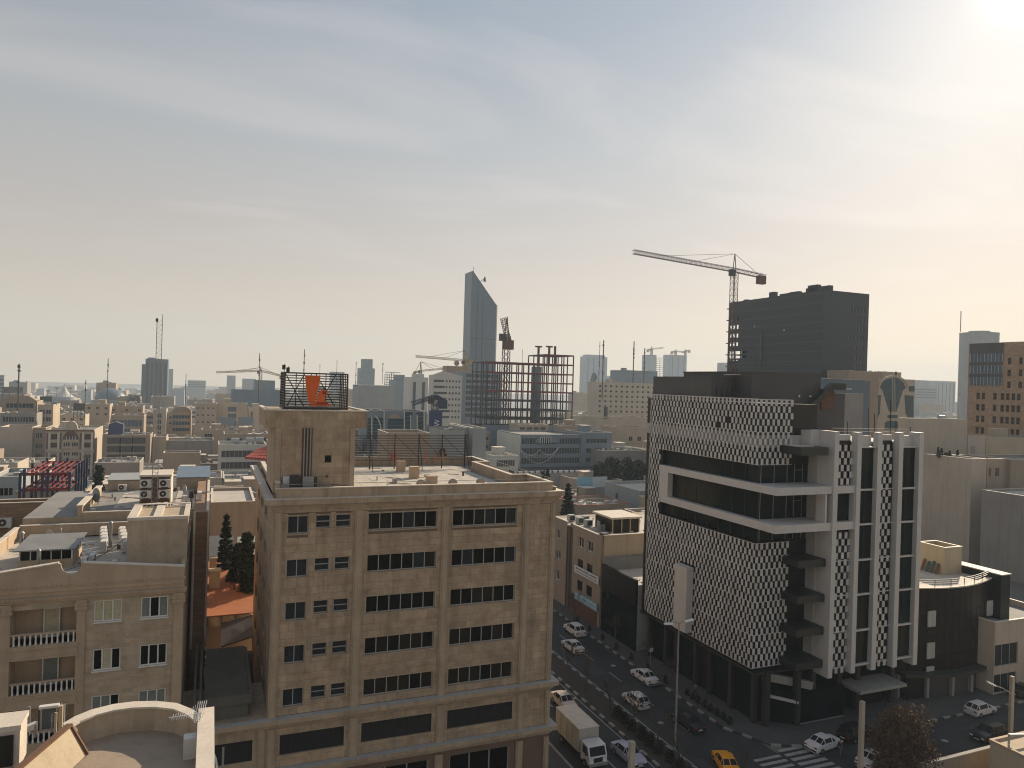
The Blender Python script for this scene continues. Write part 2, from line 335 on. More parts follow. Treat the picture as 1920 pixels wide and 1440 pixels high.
# walls: P start point, u direction along the wall seen from outside left-to-right is free; outward normal = (u.y,-u.x)
def wall(mb, P, u, W_, z0, z1, ops=(), dep=0.25, m=0, mr=None):
    mr = m if mr is None else mr
    nx, ny = u[1], -u[0]
    pt = lambda a, z, d=0: (P[0]+u[0]*a-nx*d, P[1]+u[1]*a-ny*d, z)
    us = sorted({0, W_, *[o[0] for o in ops], *[o[1] for o in ops]}); zs = sorted({z0, z1, *[o[2] for o in ops], *[o[3] for o in ops]})
    us = [a for a in us if 0 <= a <= W_]; zs = [a for a in zs if z0 <= a <= z1]
    for a, b in zip(us, us[1:]):
        run = None
        for c, d in zip(zs, zs[1:]):
            mu, mz = (a+b)/2, (c+d)/2
            if any(o[0] < mu < o[1] and o[2] < mz < o[3] for o in ops):
                if run: mb.poly([pt(a, run[0]), pt(b, run[0]), pt(b, run[1]), pt(a, run[1])], m); run = None
            else: run = (run[0], d) if run else (c, d)
        if run: mb.poly([pt(a, run[0]), pt(b, run[0]), pt(b, run[1]), pt(a, run[1])], m)
    for a, b, c, d in [o[:4] for o in ops]:
        mb.poly([pt(a, c), pt(a, c, dep), pt(a, d, dep), pt(a, d)], mr); mb.poly([pt(b, c), pt(b, c, dep), pt(b, d, dep), pt(b, d)], mr)
        mb.poly([pt(a, c), pt(b, c), pt(b, c, dep), pt(a, c, dep)], mr); mb.poly([pt(a, d), pt(b, d), pt(b, d, dep), pt(a, d, dep)], mr)
_wc = {}
def window(parent, P, u, op, dep=0.25, nv=2, nh=1, glass='win', fr='frame', fw=0.06, split=False, name='window', sill=None, panes=None, label=None):
    """one window as a part; origin at its lower corner, mullions as geometry. split: panes as sub-parts of their own."""
    a, b, c, d = op[:4]; w, h = round(b-a, 2), round(d-c, 2)
    key = (w, h, dep, nv, nh, glass, fr, fw, split, sill)
    rot = math.atan2(u[1], u[0]); loc = (P[0]+u[0]*a, P[1]+u[1]*a, c)
    if key not in _wc:
        mb = MB(); y = dep-0.08
        if not split: mb.poly([(0, y+.05, 0), (w, y+.05, 0), (w, y+.05, h), (0, y+.05, h)], 0)
        fb = MB() if split else mb; k = 0 if split else 1
        for i in range(nv+1): x = w*i/nv; x = min(max(x, fw/2), w-fw/2); fb.box(x-fw/2, x+fw/2, y-.02, y+.03, 0, h, k)
        for i in range(nh+1): z = h*i/nh; z = min(max(z, fw/2), h-fw/2); fb.box(0, w, y-.024, y+.034, z-fw/2, z+fw/2, k)
        if sill: fb.box(-.05, w+.05, -sill, dep-.1, -.08, -.002, k)
        _wc[key] = (fb.mesh(name, [fr]), None) if split else (mb.mesh(name, [glass, fr]), None)
        if split:
            q = MB(); q.poly([(0, 0, 0), (w/nv, 0, 0), (w/nv, 0, h/nh), (0, 0, h/nh)]); _wc[key] = (_wc[key][0], {g: q.mesh('pane', [g]) for g in ('glass', 'glassb', 'glassg', 'curtain', 'curtaing', 'win')})
    o = inst(name, _wc[key][0], parent, loc, rot, label)
    if split:
        for i in range(nv):
            for j in range(nh):
                g = panes[(i+j*nv) % len(panes)] if panes else glass
                p = bpy.data.objects.new('pane', _wc[key][1][g]); COL.objects.link(p); p.parent = o; p.location = (w/nv*i, dep-.03, h/nh*j)
    return o
def cladding(mb, P, u, U0, U1, z0, z1, ops, rh, ln, proud=0.012, m=0, jit=0.3, gap=0.010, seed=1, th=.02):
    rnd = random.Random(seed); nx, ny = u[1], -u[0]
    zs = [z0]
    while zs[-1] < z1-1e-6:
        nz = zs[-1]+rh
        cand = [o[i] for o in ops for i in (2, 3) if zs[-1]+rh*0.45 < o[i] < zs[-1]+rh*1.45]
        if cand: nz = min(cand, key=lambda q: abs(q-zs[-1]-rh))
        if z1-nz < rh*0.45: nz = z1
        zs.append(nz)
    for r, (a, b) in enumerate(zip(zs, zs[1:])):
        mz = (a+b)/2; blk = sorted((o[0], o[1]) for o in ops if o[2] < mz < o[3]); cur = U0; free = []
        for s0, s1 in blk:
            if s0 > cur: free.append((cur, s0))
            cur = max(cur, s1)
        if cur < U1: free.append((cur, U1))
        for s0, s1 in free:
            x = s0; first = (r % 2)*0.5
            while x < s1-1e-4:
                L = ln*(1+rnd.uniform(-jit, jit)); L = L*0.5 if first else L; first = 0
                if s1-(x+L) < ln*0.35: L = s1-x
                g = gap; q0, q1 = x+g, x+L-g
                if q1 > q0:
                    pr = proud+rnd.uniform(-.004, .004)
                    f = lambda t, z, d: (P[0]+u[0]*t+nx*d, P[1]+u[1]*t+ny*d, z)
                    mb.poly([f(q0, a+g, pr), f(q1, a+g, pr), f(q1, b-g, pr), f(q0, b-g, pr)], m)
                    k = len(mb.v)-4
                    mb.v += [f(q0, a+g, -.005), f(q1, a+g, -.005), f(q1, b-g, -.005), f(q0, b-g, -.005)]
                    for i in range(4): j = (i+1) % 4; mb.f.append((k+i, k+4+i, k+4+j, k+j)); mb.m.append(m)
                x += L
# ------------------------------------------------------------------ ground
def sheet(name, x0, x1, y0, y1, z, m, mats=None):
    b = MB(); b.poly([(x0, y0, z), (x1, y0, z), (x1, y1, z), (x0, y1, z)]); return tag(b.build(name, m), kind='structure')
gb = MB(); ys = [-150, 150, 400, 900, 1600, 2800, 6000]
for a, b in zip(ys, ys[1:]): gb.poly([(-5000, a, T(a)-.05), (9000, a, T(a)-.05), (9000, b, T(b)-.05), (-5000, b, T(b)-.05)])
tag(gb.build('ground', 'ground'), kind='structure')
SX0, SX1 = 34.0, 54.2            # the avenue runs along +Y between these kerbs
sheet('road', 32, 56, 20, 148, -0.02, 'asphalt'); sheet('side_road', 56, 160, 51.2, 60.2, -0.02, 'asphalt')
pv = MB(); pv.box(29.0, SX0, 20, 148, -.05, .13); tag(pv.build('pavement', 'pave'), kind='structure')
pv = MB(); pv.prism([(SX1, 148), (SX1, 66.5), (56.5, 61.6), (60, 60.2), (140, 60.2), (140, 67), (60.5, 67), (60.5, 148)], -.05, .13); tag(pv.build('pavement', 'pave'), kind='structure')
pv = MB(); pv.box(60, 78, 51.2, 52.2, -.05, .13); tag(pv.build('pavement', 'pave'), kind='structure')
md = MB(); md.box(42.5, 45.6, 20, 146, -.05, .16); tag(md.build('median_bed', 'soil'), kind='structure')
def kerb(name, pts, w=.28, z0=-.05, z1=.17, seg=1.1, alt=True, gap=.02, lim=260):
    root = MB(); pts = [Vector((*p, 0)) for p in pts]; n = 0; ka = MB(); kb_ = MB()
    for p, q in zip(pts, pts[1:]):
        L = (q-p).length; d = (q-p)/L; k = int(L/seg)
        for i in range(k):
            a = p+d*(i*seg+gap); b = p+d*((i+1)*seg-gap); n += 1
            (ka if (not alt or n % 2) else kb_).bar(a+Vector((0, 0, (z0+z1)/2)), b+Vector((0, 0, (z0+z1)/2)), w, z1-z0)
    o = ka.build(name, 'kerbw'); tag(o, kind='structure')
    if kb_.f: kb_.build('dark_kerb_stones', 'kerbb', o, kind='stuff')
kerb('kerb', [(SX0, 20), (SX0, 146)], alt=False); kerb('kerb', [(42.5, 20), (42.5, 146)], alt=True); kerb('kerb', [(45.6, 20), (45.6, 146)], alt=True)
kerb('kerb', [(SX1, 146), (SX1, 66.5), (56.5, 61.6), (60, 60.1), (140, 60.1)], alt=True)
def dash(x, y0, y1, step, ln, w=.14):
    b = MB(); y = y0
    while y < y1: b.box(x-w/2, x+w/2, y, min(y+ln, y1), -.016, -.012); y += step
    return b
lm = dash(49.9, 44, 140, 7.5, 3.2); lm2 = dash(38.2, 40, 140, 7.5, 3.2)
lm.v += []; o = lm.build('lane_marking', 'paint'); tag(o, kind='structure'); tag(lm2.build('lane_marking', 'paint'), kind='structure')
b = dash(42.0, 20, 146, 200, 130, .12); tag(b.build('edge_line', 'paint'), kind='structure')
b = dash(46.1, 20, 146, 200, 130, .12); tag(b.build('edge_line', 'paint'), kind='structure')
for (x0, x1, y0, y1, m_) in ((47.2, 49.6, 84, 88, 'kerbb'), (50.2, 53.2, 70.5, 73, 'rubber'), (36, 41, 80, 82, 'kerbb'), (46.4, 48, 57, 62, 'kerbb'), (62, 75, 55.0, 56.1, 'rubber'), (80, 92, 57.2, 58.0, 'kerbb'), (51, 53.6, 90, 96, 'rubber')):
    b = MB(); b.poly([(x0, y0, -.0165), (x1, y0+.2, -.0165), (x1-.3, y1, -.0165), (x0+.2, y1-.15, -.0165)]); tag(b.build('road_patch', m_), kind='structure')
for (x, y) in ((48.2, 70), (51.6, 86.5), (38.7, 73), (66, 57), (76, 56.2)):
    b = MB(); b.cyl((x, y), .36, -.018, -.011, 16); tag(b.build('manhole_cover', 'steelgrey', loc=(x, y, 0)), 'round iron cover in the asphalt %s' % {48.2: 'of the middle lane near the planted median', 51.6: 'beside the parked white saloon', 38.7: 'behind the box truck', 66: 'by the zebra crossing on the side road', 76: 'in the side road beyond the bush tree'}[x], 'manhole cover')
zc_ = MB()
for i in range(10): zc_.box(56.5+.0*i, 60.2, 51.6+i*.95, 52.1+i*.95, -.016, -.012)
for i in range(9): zc_.box(52.6, 56.0, 51.8+i*.95, 52.25+i*.95, -.016, -.012)
tag(zc_.build('zebra_crossing', 'paint'), kind='structure')
# ------------------------------------------------------------------ the travertine office block
def main_block():
    t = thing('office_block', 'brown travertine office block with dark strip windows and a stair tower on its flat roof', 'office building', (4.7, 60.5, 0))
    X0, X1, Y0, Y1 = 4.75, 29.45, 60.5, 83.5
    ops = []; kinds = []
    zt = [26.87, 23.39, 19.95, 16.5, 13.05]
    for k, z in enumerate(zt):
        for (a, b, h, s) in ((5.85, 7.47, 1.42, 'two'), (8.03, 9.2, 1.05, 'sash'), (9.62, 10.84, 1.05, 'sash'), (12.28, 18.22, 1.42, 'six'), (19.62, 25.66, 1.45, 'six')):
            ops.append((a-X0, b-X0, z-h, z)); kinds.append((s, k))
    for (a, b) in ((5.75, 10.8), (12.22, 18.24), (19.65, 25.76)): ops.append((a-X0, b-X0, 7.85, 9.45)); kinds.append(('louvre', 5))
    for (a, b) in ((5.9, 10.6), (12.5, 18.1), (20.0, 25.6)): ops.append((a-X0, b-X0, 1.2, 5.45)); kinds.append(('shop', 6))
    w = MB(); P = (X0, Y0); u = (1, 0); Wd = X1-X0
    wall(w, P, u, Wd, 0, 28.6, ops, .28, 0, 1)
    sops = []; P2 = (X0, Y1); u2 = (0, -1); D = Y1-Y0
    for z in zt:
        for a in (3.0, 8.2, 13.4): sops.append((a, a+3.4, z-1.42, z))
    wall(w, P2, u2, D, 0, 28.6, sops, .28, 0, 1)
    wall(w, (X1, Y0), (0, 1), D, 0, 28.6, (), .2, 1); wall(w, (X1, Y1), (-1, 0), Wd, 0, 28.6, (), .2, 1)
    w.build('wall', ['joint', 'travp'], t)
    c = MB()
    cladding(c, P, u, .0, Wd, 11.0, 27.1, ops, .58, 1.25, seed=3); cladding(c, P, u, 0, Wd, 6.9, 10.0, ops, .58, 1.25, seed=4)
    cladding(c, P2, u2, 0, D, 6.9, 27.1, sops, .58, 1.25, seed=5)
    c.build('stone_cladding', 'trav', t, kind='stuff')
    rnd = random.Random(5)
    for o, (s, k) in zip(ops, kinds):
        if s == 'six': window(t, P, u, o, .28, 6, 1, split=True, fw=.07, sill=.05, panes=[rnd.choice(['glass', 'glass', 'glassb', 'win'] if k < 3 else ['glass', 'glassb', 'glassb']) for _ in range(6)])
        elif s == 'two': window(t, P, u, o, .28, 2, 1, split=True, fw=.07, sill=.05)
        elif s == 'sash': window(t, P, u, o, .28, 1, 2, split=True, fw=.07, sill=.05)
        elif s == 'shop': window(t, P, u, o, .28, 3, 1, glass='glass', fw=.1)
        else:
            b = MB(); a0, a1, z0, z1 = X0+o[0], X0+o[1], o[2], o[3]
            b.box(a0, a1, Y0+.25, Y0+.27, z0, z1, 1); n = 12
            for i in range(n): z = z0+(i+.5)*(z1-z0)/n; b.poly([(a0, Y0+.06, z-.05), (a1, Y0+.06, z-.05), (a1, Y0+.2, z+.05), (a0, Y0+.2, z+.05)])
            for i in range(7): x = a0+(a1-a0)*i/6; b.box(x-.03, x+.03, Y0+.03, Y0+.07, z0, z1)
            b.build('louvre', ['steeldark', 'black'], t)
    for o in sops: window(t, P2, u2, o, .28, 3, 1, glass='glass', fw=.07)
    for o, (s, k) in zip(ops, kinds):      # raised stone surround of each opening
        if s in ('shop',): continue
        b = MB(); a0, a1, z0, z1 = X0+o[0], X0+o[1], o[2], o[3]; q = .1; y0 = Y0-.045
        b.box(a0-q, a1+q, y0, Y0+.02, z1, z1+q); b.box(a0-q, a1+q, y0-.02, Y0+.02, z0-q, z0)
        b.box(a0-q, a0-.002, y0, Y0+.02, z0, z1); b.box(a1+.002, a1+q, y0, Y0+.02, z0, z1); b.build('window_surround', 'travp', t)
    for (a, b_) in ((4.75, 5.45), (11.15, 11.9), (18.62, 19.32), (26.2, 26.85), (28.95, 29.45)):
        for (z0, z1) in ((10.95, 27.2), (6.8, 10.1), (0, 5.8)):
            b = MB(); b.box(a, b_, Y0-.16, Y0+.01, z0, z1); b.box(a+.13, b_-.13, Y0-.23, Y0-.158, z0, z1); b.build('pilaster', 'travp', t)
    for (z0, z1, extl, steps) in ((27.15, 28.3, 0, ((.08, .0, .3), (.22, .3, .5), (.35, .5, .72), (.62, .72, 1.15))), (10.05, 10.92, 11.5, ((.1, 0, .2), (.25, .2, .38), (.4, .38, .5), (.62, .5, .87))), (6.0, 6.85, 11.5, ((.1, 0, .2), (.25, .2, .38), (.4, .38, .5), (.62, .5, .85)))):
        b = MB()
        for (pr, a, c_) in steps:
            b.box(X0-(pr if not extl else extl), X1+pr, Y0-pr, Y0+.0, z0+a, z0+c_-.001)
            b.box(X1+.001, X1+pr, Y0+.001, Y1, z0+a, z0+c_-.001)
            if not extl: b.box(X0-pr, X0-.001, Y0+.001, Y1, z0+a, z0+c_-.001)
        n = int((X1-X0)/.42)
        for i in range(n): b.box(X0+.1+i*.42, X0+.3+i*.42, Y0-steps[2][0]-.06, Y0-steps[2][0]+.01, z0+steps[2][1]+.02, z0+steps[2][2]-.02)
        b.build('cornice', 'travp', t)
        b = MB(); pr = steps[-1][0]+.02; b.box(X0-(pr if not extl else extl), X1+pr, Y0-pr, Y0, z1-.0, z1+.03)
        b.box(X1+.001, X1+pr, Y0+.001, Y1, z1, z1+.03)
        if not extl: b.box(X0-pr, X0-.001, Y0+.001, Y1, z1, z1+.03)
        b.build('cornice_cap', 'coping' if not extl else 'lightback', t)
    # low wing that carries the two lower cornices to the left
    b = MB(); lo = [(.6, 4.0, 7.85, 9.4)]; wall(b, (-6.7, 60.5), (1, 0), 11.44, 0, 10.04, [(2.4+.0, 4.6, 7.7, 9.3), (6.0, 10.4, 7.75, 9.4)], .25); b.poly([(-6.7, 60.5, 10.9), (4.74, 60.5, 10.9), (4.74, 68, 10.9), (-6.7, 68, 10.9)])
    b.build('side_wing', 'travp', t)
    b = MB()
    for (a0, a1, z0, z1) in ((-4.3, -2.1, 7.7, 9.3), (-.7, 3.7, 7.75, 9.4)):
        b.box(a0, a1, 60.7, 60.72, z0, z1, 1)
        for i in range(12): z = z0+(i+.5)*(z1-z0)/12; b.poly([(a0, 60.54, z-.05), (a1, 60.54, z-.05), (a1, 60.68, z+.05), (a0, 60.68, z+.05)])
    b.build('louvre', ['steeldark', 'black'], t)
    # roof terrace
    b = MB(); b.box(X0, X1, Y0, Y1, 27.9, 28.1); b.build('roof_slab', 'roofgrey', t)
    nt_ = 0; me = None
    b = MB(); b.box(0, 1.46, 0, 1.46, 0, .03)
    me = b.mesh('roof_tile', ['rooflight']); st = MB()
    cells = [(11.6+i*1.5, 62+j*1.5) for j in range(14) for i in range(12) if not (27.0 < 11.6+i*1.5+1.4 and j > 2) or 11.6+i*1.5 < 25.4]
    for i, (x, y) in enumerate(cells):
        if x+1.46 < 29.1 and y+1.46 < 83.2: inst('roof_tile', me, t, (x, y, 28.1+.004*((i*7) % 3)))
    PZ = 29.05
    def par(x0, x1, y0, y1, z1=PZ):
        b = MB(); b.box(x0, x1, y0, y1, 28.1, z1); b.build('parapet', 'travp', t)
        b = MB(); b.box(x0-.05, x1+.05, y0-.05, y1+.05, z1+.001, z1+.07); b.build('coping', 'coping', t)
    par(4.9, 29.1, 60.45, 60.75); par(4.9, 5.2, 60.81, 64.0, 29.5); par(4.9, 5.2, 70.0, 80.0); par(28.85, 29.15, 60.81, 66.3); par(27.2, 28.79, 66.0, 66.3)
    par(27.2, 27.5, 66.36, 77.6); par(27.56, 29.2, 77.3, 77.6); par(28.9, 29.2, 77.66, 82.9); par(11.3, 28.84, 82.6, 82.9)
    b = MB()
    for i in range(9): x = 5.3+i*2.85; b.cyl((x, 60.6), .02, 29.12, 29.42, 6)
    b.bar((5.1, 60.6, 29.4), (28.9, 60.6, 29.4), .04)
    for i in range(10): y = 60.8+i*2.3; b.cyl((29.0, y), .02, 29.12, 29.42, 6)
    b.bar((29.0, 60.6, 29.4), (29.0, 82, 29.4), .04); b.build('railing', 'steelgrey', t)
    for (px, py, w_) in ((753, 886, .85), (778, 898, .9), (811, 910, .95)):
        p = onZ(px, py, 28.1); b = MB(); b.box(p.x-w_/2, p.x+w_/2, p.y, p.y+.8, 28.1, 29.25 if px < 800 else 28.9); b.box(p.x-w_/2-.04, p.x+w_/2+.04, p.y-.04, p.y+.84, 29.25 if px < 800 else 28.9, 29.31 if px < 800 else 28.96); b.build('vent_shaft', 'trav2p', t)
    for x in (17.0, 19.9, 22.5):
        b = MB(); b.cyl((x, 29.0), .42, 61.6, 61.75, 20, ax='y'); b.cyl((x, 29.0), .3, 61.5, 61.6, 20, ax='y', m=1); b.build('vent_cowl', ['steelgrey', 'travp'], t)
    # stair and lift tower
    tw = MB(); wall(tw, (4.75, 62.0), (1, 0), 6.5, 28.1, 33.8, [(4.05, 4.6, 30.95, 31.55)], .3); wall(tw, (4.75, 69.5), (0, -1), 7.5, 28.1, 33.8); wall(tw, (11.25, 62.0), (0, 1), 7.5, 28.1, 33.8); wall(tw, (11.25, 69.5), (-1, 0), 6.5, 28.1, 33.8)
    tw.build('tower_wall', 'travp', t)
    c = MB(); cladding(c, (4.75, 62.0), (1, 0), .55, 2.2, 30.0, 33.75, (), .58, 1.1, seed=8); cladding(c, (4.75, 62.0), (1, 0), 3.0, 6.1, 30.0, 33.75, [(4.05, 4.6, 30.95, 31.55)], .58, 1.1, seed=9)
    cladding(c, (11.25, 62.0), (0, 1), 0, 7.5, 28.2, 33.75, (), .58, 1.2, seed=10); cladding(c, (4.0, 62.0), (1, 0), 0.02, 8.16, 33.85, 35.15, (), .65, 1.6, seed=12)
    c.build('stone_cladding', 'trav', t, kind='stuff')
    b = MB(); b.box(8.8, 9.35, 62.28, 62.3, 30.95, 31.55); b.build('window', 'glass', t)
    b = MB(); b.box(4.0, 12.2, 62.01, 70.5, 33.8, 35.2); b.build('tower_head', 'travp', t)
    b = MB(); b.box(3.95, 12.25, 61.95, 62.3, 35.2, 35.32); b.box(3.95, 4.3, 62.301, 70.55, 35.2, 35.32); b.box(11.9, 12.25, 62.301, 70.55, 35.2, 35.32); b.build('coping', 'coping', t)
    b = MB(); b.box(4.75, 5.28, 61.9, 61.999, 28.1, 33.79); b.box(10.85, 11.25, 61.9, 61.999, 28.1, 33.79); b.box(5.3, 10.84, 61.94, 61.999, 29.85, 30.0); b.build('tower_pilaster', 'travp', t)
    b = MB(); b.box(6.95, 7.75, 61.9, 61.985, 28.1, 33.8); b.build('service_riser', 'wood', t)
    for x in (7.1, 7.35, 7.6): b = MB(); b.cyl((x, 61.83), .06, 28.3, 33.8, 8); b.build('downpipe', 'steelgrey', t)
    b = MB(); b.box(6.05, 6.75, 61.2, 61.85, 28.1, 30.0); b.box(7.0, 7.9, 61.3, 61.8, 28.1, 29.9, 1); b.box(7.95, 8.15, 61.3, 61.7, 28.1, 29.8); b.build('flue_casing', ['steeldark', 'steelgrey'], t)
    b = MB(); b.box(5.5, 6.0, 61.6, 61.85, 29.3, 29.9); b.build('meter_box', 'boardw', t)
    b = MB(); b.box(5.25, 5.95, 61.0, 61.8, 28.5, 29.25); b.build('cooler', 'steelgrey', t)
    b = MB(); b.bar((8.3, 61.5, 29.35), (11.1, 61.4, 29.0), .05); b.bar((8.3, 61.5, 28.9), (11.1, 61.4, 28.55), .05)
    for i in range(9): x = 8.4+i*.33; z = 29.34-(x-8.3)*.125; b.bar((x, 61.48, z), (x, 61.48, z-.45), .04)
    b.build('ladder', 'wood', t)
    b = MB(); b.cyl((9.0, 61.85), .1, 29.75, 29.95, 10, r2=.05); b.build('wall_lamp', 'steeldark', t)
    return t
main_block()
# billboard cage on the tower, open at the back, with the orange emblem
def billboard():
    t = thing('rooftop_sign', 'open dark steel sign cage with an orange curled emblem on the stair tower', 'sign', (8, 62.6, 35.3))
    x0, x1, y0, y1, z0, z1 = 5.5, 10.6, 62.6, 66.4, 35.35, 38.35
    def face(p, q):
        for i in range(5):
            a = Vector((*p, z0)).lerp(Vector((*q, z0)), i/4); b = MB(); b.bar(a, (a.x, a.y, z1), .07); b.build('post', 'steeldark', t)
        for i in range(13):
            z = z0+.25+i*(z1-z0-.25)/12; b = MB(); b.bar((*p, z), (*q, z), .06, .09); b.build('rail', 'steeldark', t)
    face((x0, y1), (x1, y1)); face((x0, y0+.3), (x0, y1)); face((x1, y0+.3), (x1, y1))
    for (a, b_) in (((x0, y0), (x1, y0)),):
        for z in (z0+.1, z1-.05): b = MB(); b.bar((*a, z), (*b_, z), .09); b.build('rail', 'steeldark', t)
    for (a, c) in (((x0+.3, z1), (x0+2.0, z0)), ((x0+.5, z0), (x0+2.0, z1)), ((x1-.4, z1), (x1-2.0, z0)), ((x1-2.2, z1), (x1-.4, z0))):
        b = MB(); b.bar((a[0], y1-.12, a[1]), (c[0], y1-.12, c[1]), .08); b.build('brace', 'steeldark', t)
    for x in (x0, x1): b = MB(); b.bar((x, y0, z0), (x, y0, z1), .1); b.build('post', 'steeldark', t)
    b = MB(); b.box(x0-.1, x1+.1, y0-.1, y1, z0-.02, z0+.12); b.build('base_tray', 'steeldark', t)
    yb = y0+.25; P = lambda px, py: (lambda v: (v.x, v.z))(onY(px, py, yb))
    def shp(name, pts, m, d, y):
        b = MB(); b.extr([(P(*p)[0], y, P(*p)[1]) for p in pts], (0, d, 0)); return b.build(name, m, e)
    e = MB(); e.bar((x0+2.2, yb+.2, z0+.1), (x0+3.6, yb+.2, z0+.1), .1); e = e.build('emblem', 'steeldark', t)
    shp('upright_stroke', [(572, 704), (601, 704), (600, 716), (597, 727), (594, 738), (592, 747), (590, 756), (617, 757), (620, 761), (583, 762), (579, 753), (576, 740), (574, 724)], 'sign_orange', .12, yb)
    shp('curled_stroke', [(592, 757), (595, 742), (599, 734), (605, 730), (611, 732), (614, 738), (611, 742), (607, 741), (609, 750), (610, 757)], 'sign_orange', .1, yb-.13)
    shp('curl_dark_line', [(594, 754), (612, 754), (617, 758), (592, 758)], 'sign_dark', .04, yb-.18)  # darker orange strip across the foot of the curl
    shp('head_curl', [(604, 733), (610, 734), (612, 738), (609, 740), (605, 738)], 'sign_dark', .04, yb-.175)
    b = MB()
    for (x, z) in ((5.75, 39.1), (6.1, 38.9)): b.bar((x, y1, z1), (x, y1, z), .05); b.box(x-.18, x+.1, y1-.08, y1+.08, z-.5, z-.1)
    b.build('antenna', 'steeldark', t)
billboard()
# lattice hoarding along the rear of the roof, seen from behind
t = thing('rooftop_hoarding', 'long dark lattice hoarding frame seen from behind along the rear roof edge', 'hoarding', (19, 80.5, 28.1))
hx0, hx1, hy = 13.0, 27.2, 79.6
for i in range(6):
    x = hx0+.4+i*2.72; b = MB(); b.bar((x, hy, 28.1), (x, hy, 32.0), .1); b.bar((x, hy, 31.9), (x, hy-1.8, 28.15), .07) if i % 2 else None; b.build('post', 'steeldark', t)
for i in range(16):
    z = 29.1+i*.185; b = MB(); b.bar((hx0, hy, z), (hx1, hy, z), .05, .06); b.build('rail', 'steeldark', t)
for i in range(5):
    x = hx0+.4+i*2.72; b = MB(); b.bar((x, hy+.08, 31.9), (x+2.72, hy+.08, 29.4), .05); b.build('brace', 'steeldark', t)
for k, px in enumerate((735, 742, 799, 815, 830)):
    p = onY(px, 858, 79.0); b = MB(); b.cyl((p.x, 79.0), .16, p.z-.3, p.z+.8, 8, r2=.04); tag(b.build('orange_cone', 'orange' if k > 1 else 'redroof', loc=(p.x, 79, p.z-.3)), '%s slim cone standing behind the roof hoarding' % ('leftmost red', 'second red', 'first orange', 'middle orange', 'rightmost orange')[k], 'cone')
